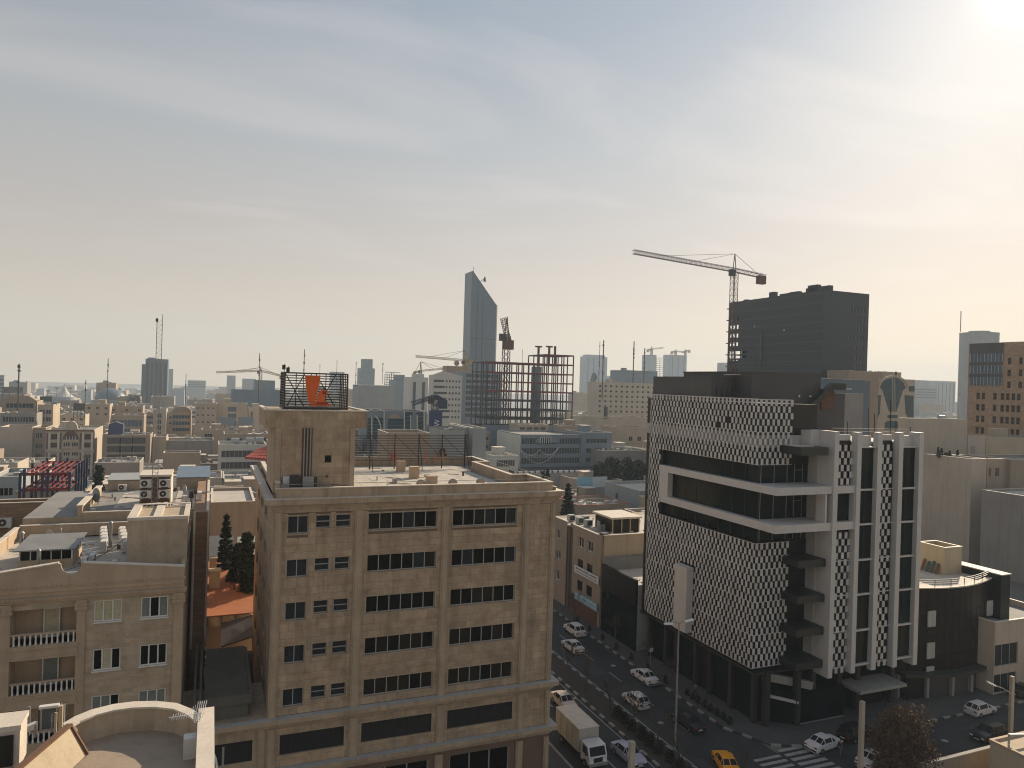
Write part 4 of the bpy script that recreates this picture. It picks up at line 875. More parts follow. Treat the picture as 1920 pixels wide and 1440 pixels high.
q = MB(); q.box(-10.2, -9.0, 60.9, 61.8, 22.32, 22.9); tag(q.build('roof_box', 'steelgrey', loc=(-9.6, 61.3, 22.3)), 'low grey metal box just behind the notched gable parapet', 'box')
# the building behind it
t = thing('rear_apartment_block', 'flat-roofed block behind the balconied house with pale and grey roof decks', 'building', (-8, 79.5, 0))
w = MB(); w.box(-16, -1.25, 80.2, 97, 0, 24.0); w.build('wall', 'trav2', t); w = MB(); w.box(-1.24, .02, 75, 97, 0, 24.95); w.build('end_wall', 'wbrown', t)
b = MB(); b.box(-1.3, -1.1, 74.95, 75.1, 12, 25.0); b.box(-.06, .08, 74.95, 75.1, 12, 25.0); b.box(-.2, .06, 75.1, 97, 24.95, 25.05); b.build('lit_wall_edge', 'coping', t)  # upright pale strips paint the sunlit wall edges; the top one is coping
b = MB(); b.poly([(-16, 80.2, 24.01), (-1.25, 80.2, 24.01), (-1.25, 97, 24.01), (-16, 97, 24.01)]); b.build('roof_deck', 'roofgrey', t)
b = MB(); b.box(-9.0, -6.8, 84, 93, 24.02, 24.05); b.box(-3.4, -1.4, 83, 95, 24.02, 24.05); b.build('pale_deck', 'rooflight', t)
b = MB(); b.box(-11.6, -11.2, 80.3, 93.5, 24.0, 25.0); b.box(-11.2, -1.3, 80.2, 80.5, 24, 24.35); b.build('parapet', 'trav2p', t)
b = MB(); b.box(-11.7, -11.1, 80.2, 93.6, 25.0, 25.1); b.box(-11.1, -1.3, 80.15, 80.55, 24.35, 24.42); b.build('parapet_coping', 'coping', t)
b = MB(); b.box(-6.6, -3.8, 84.0, 88.5, 24.02, 27.2); b.build('plant_room', 'wood', t)
b = MB(); b.box(-3.799, -3.7, 84.0, 88.5, 24.02, 27.2); b.box(-6.7, -3.65, 83.9, 88.6, 27.2, 27.4); b.build('plant_room_trim', 'coping', t)
for i, (x, z) in enumerate(((-6.05, 26.1), (-6.05, 25.0), (-4.3, 26.1), (-4.3, 25.0))): ac(x, 83.7, z, 1.2, 0, '%s outdoor unit of four hung on the plant room wall' % ('upper left', 'lower left', 'upper right', 'lower right')[i])
for i, x in enumerate((-5.4, -4.9, -4.2)): ac(x, 82.4, 24.05, .95, .5*i, 'white outdoor unit at the foot of the plant room, %s of three' % ('first', 'middle', 'last')[i])
t = thing('lattice_mast', 'very tall slim lattice mast rising from the rear flat roof, two bright rails', 'mast', (-5.2, 82, 24))
tz = onY(286, 603, 82); b = MB()
for x in (-5.35, -4.85): b.bar((x, 82, 24.1), (x, 82, tz.z), .06)
b.build('rail', 'steelgrey', t); b = MB()
n = int((tz.z-24)/.5)
for i in range(n): z = 24.4+i*.5; b.bar((-5.35, 82, z), (-4.85, 82, z), .03); b.bar((-5.35, 82, z), (-4.85, 82, z+.5), .03)
b.build('lacing', 'steelgrey', t); b = MB(); b.bar((-4.85, 82, tz.z), (-4.85, 82, tz.z+.8), .04); b.cyl((-5.35, 82), .12, tz.z, tz.z+.35, 8); b.build('finial', 'steeldark', t)
t = thing('roof_shed', 'long low roof shed with a blue-grey sheet roof at the back of the flat roof', 'shed', (-2, 98, 24))
b = MB(); b.box(-3.7, 0, 97.2, 103, 20, 25.25); b.build('wall', 'trav2p', t); b = MB(); b.extr([(-3.75, 97.1, 25.3), (.05, 97.1, 25.3), (.05, 103, 26.0), (-3.75, 103, 26.0)], (0, 0, .08)); b.build('sheet_roof', 'roofblue', t)
t = thing('roof_shed', 'pale grey sheet-roofed shed left of the plant room', 'shed', (-8.4, 98, 24))
b = MB(); b.box(-11, -6.6, 97.2, 103, 20, 25.1); b.build('wall', 'trav2p', t); b = MB(); b.extr([(-11.1, 97.1, 25.15), (-6.5, 97.1, 25.15), (-6.5, 101, 25.5), (-11.1, 101, 25.5)], (0, 0, .08)); b.build('sheet_roof', 'sheetgrey', t)
ac(-9.4, 96.3, 24.05, 1, 0, 'small outdoor unit standing against the pale grey roof shed')
t = thing('chimney_pipe', 'dark cowled chimney pipe near the right edge of the rear roof', 'chimney', (-1.7, 84, 24)); q = MB(); q.cyl((-1.7, 82.2), .13, 24.02, 25.2, 10); q.build('pipe', 'steelgrey', t); q = MB(); q.cyl((-1.7, 82.2), .26, 25.2, 25.9, 10, r2=.22); q.build('cowl', 'steeldark', t)
ac(-.9, 82.0, 24.97, 1.2, 1.57, 'dark slatted outdoor unit beside the chimney pipe on the rear roof')
OCC.append((-17, .1, 60, 103, 26))
def dish(x, y, z, r, label, rot=0):
    t = thing('satellite_dish', label, 'satellite dish', (x, y, z), None, rot); b = MB()
    for k in range(4): u0, u1 = k/4, (k+1)/4; b.cyl((0, 1.0), r*u0+.01, -.25+.25*u0*u0, -.25+.25*u1*u1, 18, r2=r*u1+.01, ax='y', caps=False)
    o = bpy.data.objects.new('reflector', b.mesh('reflector', ['sheetgrey'])); COL.objects.link(o); o.parent = t
    b = MB(); b.bar((0, -.2, 0), (0, -.2, 1.0), .06); b.bar((0, -.25, .6), (0, .5, 1.0), .03); o = bpy.data.objects.new('stand', b.mesh('stand', ['steelgrey'])); COL.objects.link(o); o.parent = t
dish(-10.9, 87, 24.0, .75, 'large grey dish leaning on the stepped parapet of the rear roof', 2.2)
dish(-2.6, 90, 24.0, .5, 'small dish on the pale deck of the rear roof', 2.0)
dish(-13.0, 75.5, 22.3, .5, 'small dish behind the skylight hut on the balconied house', 2.4)
rnd = random.Random(77)
for (nm, lb, x0, x1, y0, y1, z, n) in (('roof_debris', 'scattered pipes, buckets and boxes on the rear flat roof', -10.8, -1.6, 81.5, 96, 24.03, 34), ('roof_debris', 'odds and ends lying on the balconied house roof', -15.5, -6.3, 61.2, 78.5, 22.31, 30), ('roof_debris', 'small clutter on the office block terrace', 12, 26, 62.5, 82, 28.14, 14), ('roof_debris', 'clutter and hoses on the shop house roof', 58, 74, 101, 117, 14.02, 40), ('roof_debris', 'rubble and scraps on the dark annex roof', 58, 69, 90.5, 98, 9.57, 16)):
    b = MB()
    for _ in range(n):
        a, c = rnd.uniform(x0, x1), rnd.uniform(y0, y1); s = rnd.uniform(.12, .5)
        if rnd.random() < .5: b.box(a, a+s, c, c+s*rnd.uniform(.4, 1.4), z, z+rnd.uniform(.08, .45), rnd.randrange(4))
        else: b.bar((a, c, z+.06), (a+rnd.uniform(-2, 2), c+rnd.uniform(-2, 2), z+.06), .06, m=rnd.randrange(4))
    tag(b.build(nm, ['steelgrey', 'w3', 'acwhite', 'wood'], kind='stuff'), lb, 'debris')
for (pts, lb) in ((((-15.8, 61, 23.2), (-9.5, 64, 22.9), (-6.1, 66.2, 24.6)), 'thin sagging cable over the balconied house roof'), (((-6.0, 72, 26.1), (-5.3, 82, 27.3)), 'cable from the stair room to the lattice mast'), (((33, 60, 9.0), (44, 66, 8.0), (57, 70, 9.0)), 'cable slung across the avenue near the truck')):
    b = MB()
    for p_, q_ in zip(pts, pts[1:]):
        pr = None
        for k in range(9): u_ = k/8; v = Vector(p_).lerp(Vector(q_), u_)-Vector((0, 0, 1.2*u_*(1-u_))); (b.bar(pr, v, .035) if pr else None); pr = v
    tag(b.build('cable', 'rubber'), lb, 'cable')
# lower roofs to the far left
t, _ = blk('parapeted_roof_block', 'low brown block with a stepped parapet and wall ladder at the far left', 118, 941, -30, 126, zt=22.5, m='wbrown', par=1.0, roofbits=0)
b = MB(); p = onY(88, 970, _[2]-.08)
b.bar((p.x-.25, p.y, 18), (p.x-.25, p.y, 22.4), .05); b.bar((p.x+.25, p.y, 18), (p.x+.25, p.y, 22.4), .05)
for k in range(12): b.bar((p.x-.25, p.y, 18.2+k*.35), (p.x+.25, p.y, 18.2+k*.35), .04)
b.build('wall_ladder', 'steeldark', t)
ac(*(lambda v: (v.x, v.y, v.z))(onY(8, 990, _[2]-.3)), 1.6, 0, 'large white outdoor unit on the brown wall at the left picture edge')
blk('walled_house', 'beige walled house with dark coping in front of the red steel frame', 160, 920, 28, 172, zt=20.5, m='trav2', roofbits=0, cope='steelgrey')
blk('grey_house', 'small grey block with paired windows left of the red steel frame', 35, 894, -20, 37, zt=17.5, m='wgrey', front=dict(n=3, w=1.6, h=1.6, fh=3.2, rows=2, top=2.0, nv=2), roofbits=4)
# alley between the balconied house and the office block
t = thing('orange_roof_house', 'small house in the alley with a faded orange roof and scalloped cream eave', 'house', (2.4, 85, 0))
b = MB(); b.box(.15, 5.2, 86.6, 101, 0, 11.2); b.build('wall', 'w1', t)
b = MB(); b.extr([(.12, 86, 11.5), (5.6, 86, 11.5), (5.6, 101, 13.9), (.12, 101, 13.9)], (0, 0, .12)); b.build('orange_roof', 'orange', t)
b = MB()
for i in range(3): b.cyl((.95+i*1.45, 86.7), .78, 10.4, 11.45, 16)
b.build('scalloped_eave', 'w6', t)
b = MB(); b.box(.3, 1.5, 93, 94.3, 12.5, 14.6); b.box(.2, 1.6, 92.9, 94.4, 14.6, 14.8); b.box(.3, 1.1, 97, 98, 13, 15.2); b.box(.2, 1.2, 96.9, 98.1, 15.2, 15.4); b.build('chimney', 'w6', t)
b = MB(); b.extr([(1.6, 81.5, 9.6), (5.0, 81.0, 10.6), (5.0, 86, 11.3), (1.6, 86, 10.6)], (0, 0, .12)); b.build('awning', 'dgrey', t)
b = MB(); b.box(.1, 4.7, 80.5, 81.4, 0, 9.0); b.build('yard_wall', 'w3', t)
t = thing('grey_plant_box', 'large grey two-panel sheet metal box in the dark alley', 'plant enclosure', (1.6, 61, 0))
for (a, c_, z0, z1) in ((61.4, 66.2, 12.6, 13.0), (66.25, 71, 12.75, 13.15)):
    b = MB(); b.extr([(.1, a, z0), (3.4, a, z0), (3.4, c_, z1), (.1, c_, z1)], (0, 0, .08)); b.build('roof_panel', 'olive', t)
b = MB(); b.box(.15, 3.35, 61.45, 70.9, 8, 12.55); b.build('casing', 'olive', t); b = MB(); b.box(3.36, 3.6, 61.2, 71, 12.2, 13.1); b.box(.1, 3.6, 61.1, 61.38, 12.1, 12.8); b.build('edge_trim', 'olive', t)
for x in (-.6, -.2): b = MB(); b.bar((x, 61, 8), (x, 61, 13.4), .18); b.bar((x, 71.5, 8), (x, 71.5, 13.4), .18); b.bar((x, 61, 13.3), (x, 71.5, 13.5), .18); b.build('side_frame', 'olive', t)
t, _ = blk('party_wall_house', 'pale-roofed house with a blank brown end wall above the alley pines', 396, 943, 478, None, zt=20.0, m='w1', right=False, dp=14, par=.35, roof='rooflight', roofbits=0)
t = thing('alley_shed', 'grey corrugated shed roof beside the pine in the alley', 'shed', (1.5, 103, 0))
b = MB(); b.extr([(.2, 100.6, 13.6), (3.2, 100.6, 13.6), (3.2, 106, 16.2), (.2, 106, 16.2)], (0, 0, .08)); b.build('corrugated_roof', 'corr', t); b = MB(); b.box(.25, 3.1, 101.5, 106, 0, 13.6); b.build('wall', 'w1', t)
b = MB(); b.extr([(3.6, 101.5, 14.6), (6.0, 101.3, 14.4), (6.2, 105.5, 16.0), (3.7, 105, 16.1)], (0, 0, .1)); tag(b.build('tarpaulin', 'sheetgrey', loc=(5, 103, 14)), 'crumpled grey-white tarpaulin to the right of the alley pine', 'tarpaulin')
# ------------------------------------------------------------------ foreground roof, bottom left
t = thing('foreground_roof', 'tan roof with a curved coped parapet and a small gabled ridge, bottom left corner', 'roof', (-3, 41, 12))
CZ = 20.6; rim = [onZ(px, py, CZ) for px, py in ((128, 1366), (150, 1352), (180, 1340), (215, 1331), (250, 1326.5), (290, 1325), (325, 1329), (350, 1339), (368, 1353))]
out = [onZ(px, py, CZ) for px, py in ((118, 1356), (140, 1343), (172, 1330), (212, 1320), (250, 1315), (292, 1314), (332, 1318), (362, 1330), (384, 1346))]
b = MB()
for i in range(len(rim)-1):
    a, c_, d, e_ = rim[i], rim[i+1], out[i+1], out[i]
    b.extr([(v.x, v.y, CZ-.1) for v in (a, c_, d, e_)], (0, 0, .1))
b.build('curved_coping', 'coping', t)
b = MB()
for i in range(len(rim)-1):
    a, c_, d, e_ = [Vector((v.x, v.y, 0)) for v in (rim[i], rim[i+1], out[i+1], out[i])]; s = .06
    b.extr([(v.x, v.y, 17.0) for v in (a+(e_-a)*.15, c_+(d-c_)*.15, d+(c_-d)*.1, e_+(a-e_)*.1)], (0, 0, CZ-.101-17.0))
b.build('curved_wall', 'trav2', t)
RZ = 19.35
b = MB(); rp = [(v.x, v.y, RZ) for v in rim]; b.poly([(rim[0].x-.6, 33, RZ)]+rp+[(.15, 40.0, RZ), (.15, 33, RZ)]); b.build('roof_deck', 'orange' if 0 else 'w3', t)
b = MB(); b.box(-12, rim[0].x-.2, 33, 41.2, 18.2, 19.0); b.build('side_roof', 'w1', t)
b = MB(); e0 = onZ(385, 1342, CZ); b.box(e0.x-.22, e0.x+.3, 33, e0.y+.6, 14, CZ-.001); b.build('end_wall', 'trav2', t)
b = MB(); b.box(e0.x-.35, e0.x+.42, 33, e0.y+.7, CZ, CZ+.12); b.build('end_coping', 'coping', t)
b = MB(); b.box(e0.x-.95, e0.x-.3, 38.4, 39.0, RZ, RZ+1.0); b.build('roof_box', 'acwhite', t)
ap = onZ(131, 1360, 20.9); b = MB(); s = Vector((-.35, -1, 0)).normalized()
L_ = [Vector((ap.x, ap.y, 20.9)), Vector((ap.x, ap.y, 20.9))+s*7]
rt = Vector((1, -.1, 0)).normalized()
for side, dz in ((rt*.75, -1.5), (-rt*.75, -1.5)):
    b.poly([L_[0], L_[1], L_[1]+side+Vector((0, 0, dz)), L_[0]+side+Vector((0, 0, dz))])
b.poly([L_[0], L_[0]+rt*.75+Vector((0, 0, -1.5)), L_[0]-rt*.75+Vector((0, 0, -1.5))]); b.poly([L_[1]+Vector((0, .3, -.1)), L_[1]+rt*.7+Vector((0, .3, -1.6)), L_[1]-rt*.7+Vector((0, .3, -1.6))]); b.build('gabled_ridge', 'w6', t)
b = MB(); b.bar(L_[0]+Vector((0, 0, .04)), L_[1]+Vector((0, 0, .04)), .3, .1); b.bar(L_[0]+Vector((0, .03, .03)), L_[0]+rt*.8+Vector((0, .03, -1.5)), .14); b.build('ridge_capping', 'wood', t)
t = thing('tv_antenna', 'old television aerial with bent rods clamped to the end of the curved parapet', 'antenna', (e0.x, e0.y, CZ)); b = MB(); q = Vector((e0.x-.25, e0.y-.6, 19.0)); b.bar(q, q+Vector((0, 0, 2.1)), .04); b.build('pole', 'steeldark', t)
b = MB(); q2 = q+Vector((0, 0, 2.0)); b.bar(q2+Vector((-1.4, 0, 0)), q2+Vector((.1, 0, .02)), .03)
for k in range(12): b.bar(q2+Vector((-1.3+k*.11, -.12, -.1)), q2+Vector((-1.2+k*.11, .12, .1+.004*k*k)), .02)
for k in range(5): b.bar(q2+Vector((-.25+k*.08, -.2, -.35)), q2+Vector((-.1+k*.1, .2, .55)), .025)
b.build('rods', 'lampw', t)
q = onZ(80, 1375, 19.0); t = thing('roof_clutter', 'tangle of pipes, valves and a white tank lid behind the gabled ridge', 'pipework', (q.x, q.y, 19)); rnd = random.Random(4)
for k in range(9):
    b = MB(); a = q+Vector((rnd.uniform(-.7, .9), rnd.uniform(-.2, .6), 0)); b.cyl((a.x, a.y), rnd.uniform(.04, .12), 18.9, 19.1+rnd.uniform(.3, 1.3), 8); b.build('pipe', rnd.choice(['steelgrey', 'steeldark', 'w6']), t)
b = MB(); b.box(q.x-.2, q.x+.7, q.y-.1, q.y+.2, 20.3, 20.42); b.build('tank_lid', 'acwhite', t); b = MB(); b.bar((q.x-1.6, q.y-.5, 19.2), (q.x-.3, q.y, 19.5), .3); b.build('rolled_sheet', 'acwhite', t)
t = thing('roof_hatch', 'pale framed roof hatch with a dark opening at the left picture edge', 'hatch', (-8, 41, 19)); a = onY(0, 1370, 41); c_ = onY(38, 1358, 41); d = onY(25, 1400, 41)
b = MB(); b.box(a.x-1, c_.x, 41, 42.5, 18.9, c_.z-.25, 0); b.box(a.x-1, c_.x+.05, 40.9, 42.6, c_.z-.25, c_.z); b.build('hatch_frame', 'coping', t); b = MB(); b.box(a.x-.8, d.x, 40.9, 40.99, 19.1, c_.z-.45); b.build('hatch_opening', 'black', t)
t = thing('bent_lamp', 'curved white street lamp arm rising in front of the low wing cornice', 'street lamp', (1.2, 52, 0))
b = MB(); b.bar((1.35, 52, 0), (1.35, 52, 13.2), .14); b.build('pole', 'steelgrey', t)
b = MB(); pp = [onY(px, py, 52) for px, py in ((407, 1440), (405, 1424), (401, 1414), (394, 1416), (386, 1424), (378, 1436))]
for p, q in zip(pp, pp[1:]): b.bar(p, q, .12)
b.build('arm', 'lampw', t)
# ------------------------------------------------------------------ across the avenue, middle
t = thing('shop_house', 'brown four-storey shop house with two signboards and a pale party wall', 'building', (60, 100, 0))
fo = []
for z in (13.0, 9.3, 5.8):
    for a in (2.0, 5.2): fo.append((a, a+1.9, z-1.7, z))
w = MB(); wall(w, (57.0, 110), (0, -1), 9.2, 0, 14.5, fo, .25); w.box(57, 57.35, 100.3, 100.8, 0, 14.6); w.build('wall', 'w3', t)
w = MB(); w.box(57.4, 78, 100, 100.3, 0, 14.6); w.build('party_wall', 'w6', t); w = MB(); w.box(57.3, 58.4, 100.3, 101.4, 13.3, 14.9); w.build('corner_stack', 'dgrey', t)
w = MB(); w.box(57.3, 78, 100.3, 118, 13.9, 14.0); w.build('roof', 'rooflight', t)
w = MB(); w.box(56.9, 57.25, 101.3, 110, 14.5, 14.62); w.box(57.3, 78, 99.9, 100.3, 14.6, 14.72); w.build('coping', 'coping', t)
for o in fo: window(t, (57.0, 110), (0, -1), o, .25, 2, 1, glass='glass', fr='framew' if o[2] > 10 else 'steeldark', fw=.1)
w = MB(); w.box(56.75, 57.0, 101.5, 109.4, 3.0, 3.2); w.build('shop_fascia', 'dgrey', t); w = MB(); w.box(56.9, 57.05, 101, 109.9, 0, 2.9); w.build('shop_front', 'redroof' if 0 else 'wood', t)
w = MB(); w.box(57.5, 58, 110, 112, 0, 14.3); w.build('recess_wall', 'dgrey', t)
OCC.append((57, 78, 100, 118, 15))
t = thing('narrow_house', 'narrow brown house with three rows of windows and small outdoor units, beside the office corner', 'building', (62, 112, 0))
fo = [(1.2, 3.8, z-1.6, z) for z in (12.6, 9.0, 5.4)]+[(4.8, 6.6, z-1.6, z) for z in (12.6, 9.0, 5.4)]
w = MB(); wall(w, (57.0, 121), (0, -1), 8.8, 0, 14.5, fo, .25); w.box(57.3, 78, 112.2, 121, 0, 13.9); w.build('wall', 'w3', t)
for o in fo: window(t, (57.0, 121), (0, -1), o, .25, 3, 1, glass='glassg', fr='framew', fw=.1)
w = MB(); w.box(56.95, 57.3, 112.2, 121, 14.5, 14.62); w.build('coping', 'coping', t)
for k, y in enumerate((117.5, 116.4)): ac(56.6, y, 7.6, 1, -1.57, '%s outdoor unit under the middle window of the narrow house' % ('left', 'right')[k])
# lettering: rows of small strokes, as unreadable at this size as in the photograph
def board(label, px0, py0, px1, py1, hpx, m, mt, X=56.6):
    p, q = onX(px0, py0, X), onX(px1, py1, X); r = onX(px1, py1+hpx, X); hgt = q.z-r.z
    t = thing('signboard', label, 'sign', (X, (p.y+q.y)/2, p.z-hgt)); b = MB(); b.box(X, X+.1, q.y, p.y, q.z-hgt, q.z); b.build('board', m, t); rnd = random.Random(int(px0+py0)); b = MB()
    for row, (zz, hh) in enumerate(((.62, .2), (.25, .13))):
        y = p.y-.6
        while y > q.y+.6: l = rnd.uniform(.15, .5); b.box(X-.015, X-.002, y-l, y, q.z-hgt+hgt*zz, q.z-hgt+hgt*(zz+hh*rnd.uniform(.5, 1))); y -= l+.12
    b.build('lettering', mt, t, kind='stuff')
board('upper white signboard with small dark lettering on the shop house', 1077, 1062, 1122, 1082, 15, 'boardw', 'steeldark')
board('long light blue signboard above the shop house entrance', 1077, 1108, 1119, 1132, 16, 'blue', 'framew')
t = thing('glass_stair_room', 'small flat-topped glazed stair room on the shop house roof', 'roof room', (62, 106, 14))
b = MB(); b.box(61.2, 66.2, 104.2, 110, 14.0, 16.3); b.build('glazing', 'glassb', t); b = MB(); b.box(60.8, 66.6, 103.8, 110.4, 16.3, 16.6); b.build('flat_roof', 'coping', t)
for x in (61.2, 62.9, 64.5, 66.2): b = MB(); b.box(x-.08, x+.08, 104.05, 104.2, 14, 16.3); b.build('post', 'w6', t)
for k, (x, y) in enumerate(((59.0, 112), (59.4, 109.6), (60.6, 113), (61.0, 108), (58.6, 114.5))):
    t = thing('evaporative_cooler', 'boxy grey evaporative cooler, %s of the huddle on the shop house roof' % ('leftmost', 'nearest the parapet', 'in the rear', 'beside the stair room', 'by the far parapet')[k], 'cooler', (x, y, 14)); b = MB(); b.box(x, x+1.1, y, y+1.1, 14.1, 15.2); b.build('casing', 'sheetgrey', t); b = MB(); b.box(x+.1, x+1, y-.02, y, 14.3, 15.0); b.build('louvre', 'steeldark', t)
for k in range(3): b = MB(); b.cyl((59.8+k*.9, 106+k*.3), .4, 14.0, 15.0, 12); tag(b.build('roof_drum', 'yellow' if k == 2 else 'steelgrey', loc=(59.8+k*.9, 106+k*.3, 14)), '%s drum standing on the cluttered shop house roof' % ('first grey', 'second grey', 'yellow')[k], 'drum')
t = thing('dark_annex', 'low dark-glazed annex with a pale flat roof beside the screened building', 'building', (60, 90, 0))
b = MB(); b.box(57.4, 70, 90.0, 99.9, 0, 9.5); b.build('wall', 'wgrey', t); b = MB(); b.box(57.0, 57.39, 90, 99.9, 6.6, 10.3); b.build('fascia', 'black', t); b = MB(); b.box(57.1, 57.38, 90, 99.9, 0.1, 6.6); b.build('shop_glass', 'glassg', t)
b = MB(); b.box(57.4, 70, 90, 98.5, 9.5, 9.56); b.build('roof', 'rooflight', t); b = MB(); b.box(57.4, 70, 98.5, 99.9, 9.5, 11.4); b.build('upstand', 'corr', t)
t = thing('blue_grey_hall', 'long blue-grey hall with one small window and a pale flat roof', 'building', (95, 150, 0))
_, q = blk('blue_grey_hall', 'long blue-grey hall with one small window and a pale flat roof', 1200, 921, 1290, 1134, zt=10.5, m='wgrey', roof='rooflight', roofbits=0, side=[(6, 7.6, 6.5, 8.3)], cat='hall'); bpy.data.objects.remove(t)
blk('low_roof_block', 'low pale tarred roof with red edging behind the shop house', 1085, 948, 1180, 1040, zt=8.5, m='w3', roof='rooflight', cope='redroof', roofbits=4)
t = thing('hoarding', 'long light blue and white street hoarding beyond the roofs', 'hoarding', (100, 190, 0)); a, c_ = onY(1083, 915, 196), onY(1138, 915, 196); b = MB(); b.box(a.x, (a.x+c_.x)/2, 196, 196.3, a.z, a.z+3.2); b.build('blue_panel', 'blue', t); b = MB(); b.box((a.x+c_.x)/2, c_.x, 196, 196.3, a.z, a.z+3.2); b.build('white_panel', 'boardw', t); b = MB(); b.box(a.x, c_.x, 196.3, 196.6, -1, a.z); b.build('plinth', 'concrete', t)
# ------------------------------------------------------------------ right: curved dark building and its neighbours
t = thing('curved_dark_building', 'dark curtain-walled building with a bowed front and a railed roof terrace', 'building', (91, 66, 0))
n = 14; arc = [(80.5+i*(97.6-80.5)/n, 66.2-1.9*math.sin(math.pi*i/n)) for i in range(n+1)]
zs = [3.4, 5.4, 8.0, 10.6, 13.75]
for i in range(n):
    (xa, ya), (xb, yb) = arc[i], arc[i+1]
    for j in range(4): b = MB(); b.extr([(xa+.03, ya, zs[j]+.03), (xb-.03, yb, zs[j]+.03), (xb-.03, yb, zs[j+1]-.03), (xa+.03, ya, zs[j+1]-.03)], (0, .1, 0)); b.build('facade_panel', 'dgrey2' if 0 else 'facdark', t)
b = MB(); b.prism([(x, y+.14) for x, y in arc]+[(97.6, 85), (80.5, 85)], 0, 13.4); b.build('core', 'dgrey', t)
b = MB(); b.prism([(x, y-.1) for x, y in arc]+[(x, y+.5) for x, y in arc[::-1]], 13.76, 13.9); b.build('roof_edge', 'coping', t)
b = MB(); b.prism([(x, y+.3) for x, y in arc]+[(97.6, 85), (80.5, 85)], 13.41, 13.5); b.build('terrace', 'rooflight', t)
b = MB(); b.prism([(x, y-1.3) for x, y in arc]+[(x, y+.1) for x, y in arc[::-1]], 3.0, 3.38); b.build('canopy', 'dcol', t)
for i in range(0, n, 3): x, y = arc[i]; b = MB(); b.box(x-.2, x+.2, y-.35, y+.1, .1, 3.0); b.build('column', 'concrete', t)
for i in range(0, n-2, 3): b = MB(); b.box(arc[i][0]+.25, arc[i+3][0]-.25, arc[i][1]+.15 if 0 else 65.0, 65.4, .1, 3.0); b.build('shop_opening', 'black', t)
for (x0, x1) in ((83.9, 85.3), (95.8, 97.3)):
    for (z0, z1) in ((9.0, 11.0), (5.0, 7.0), (3.4, 4.0)):
        y = 66.2-1.9*math.sin(math.pi*((x0+x1)/2-80.5)/17.1)-.16; b = MB(); b.box(x0, x1, y, y+.12, z0, z1); b.build('pale_panel', 'lightback', t)
b = MB(); b.box(97.6, 99.4, 64.9, 85, 0, 14.5); b.build('end_pier', 'facgreen', t); b = MB(); b.box(97.5, 99.5, 64.8, 85, 14.5, 14.62); b.build('pier_coping', 'coping', t)
for i in range(0, n+1, 2): x, y = arc[i]; b = MB(); b.bar((x, y+.4, 13.5), (x, y+.4, 14.8), .06); b.build('rail_post', 'steeldark', t)
for z in (14.0, 14.3, 14.55, 14.8):
    b = MB()
    for (xa, ya), (xb, yb) in zip(arc, arc[1:]): b.bar((xa, ya+.4, z), (xb, yb+.4, z), .04)
    b.build('rail', 'steeldark', t)
OCC.append((80, 99.5, 64, 85, 15))
t, _ = blk('roof_room', 'sandy rendered roof room with leaning boards on the curved building terrace', 1772, 1028, 1804, 1722, zt=17.2, m='w6', roof='rooflight', roofbits=0, zb=13.4, cat='roof room', cope='coping')
rr = _
for k in range(4):
    b = MB(); y = rr[2]+.8+k*.7; b.bar((rr[0]-.7, y, 13.55), (rr[0]-.08, y, 14.9+.2*(k % 2)), .4, .06); tag(b.build('leaning_board', ['wood', 'greenmesh', 'greenmesh', 'wood'][k], loc=(rr[0]-.4, y, 13.5)), '%s board leaning against the sandy roof room' % ('short brown', 'dark green', 'pale green', 'tall brown')[k], 'board')
blk('white_framed_house', 'pale house with deep dark openings beyond the curved building', 1866, 1168, 1990, None, zt=9.3, m='w4', right=False, dp=14, front=[(0.1, 4.6, 3.6, 6.4), (0.1, 4.4, .2, 2.6), (6.4, 12, 0.3, 8.0)], roofbits=0)
bw = 'w3'
t, A = blk('beige_party_block', 'tall windowless beige block with a bent party wall on the right', 1822, 861, 1850, 1728, zt=24, m='w4', roofbits=0, par=.5)
blk('beige_party_block', 'recessed grey-beige wing with one narrow and one paired window', 1851, 861, 1895, None, Y=A[2]+.3, m='w1', right=False, dp=10, front=[(.6, 1.5, 19.8, 21.9), (2.9, 4.3, 19.8, 21.9)], roofbits=0, par=.5)
blk('beige_party_block', 'brown rendered wing cut off by the right picture edge', 1895, 862, 2000, None, Y=A[2]-.6, m='w3', right=False, dp=10, roofbits=0, par=.5)
p = onZ(1841, 918.5, 18); q = onX(1925, 932, p.x)
t = thing('brown_slab_house', 'plain brown-grey house wall nearer the camera at the right picture edge', 'building', (p.x+6, q.y-4, 0)); body(t, p.x, p.x+22, q.y-16, p.y, 18, 0, 'w5', roofbits=0, par=.5, roof='rooflight'); OCC.append((p.x, p.x+22, q.y-16, p.y, 18))
t, U = blk('stepped_beige_house', 'beige house with a step-down parapet, slit windows and round vents', 1707, 785, 1814, None, Y=A[3]+8, m='w2', right=False, dp=3.5, front=[(12.4, 13.0, 21.0, 23.2), (13.6, 14.2, 21.0, 23.2)], roofbits=2, par=.5)
blk('stepped_beige_house', 'lower wing of the stepped beige house with a tall paired slit', 1815, 818, 1848, None, Y=U[2]+.4, m='w2', right=False, dp=3.2, front=[(1.4, 1.9, 22.2, 25), (2.3, 2.8, 22.2, 25)], roofbits=0, par=.4)
blk('stepped_beige_house', 'ochre windowless house right of the slit-windowed wing', 1849, 821, 1990, None, Y=U[2]+1.5, m='w6', right=False, dp=10, roofbits=1, par=.4)
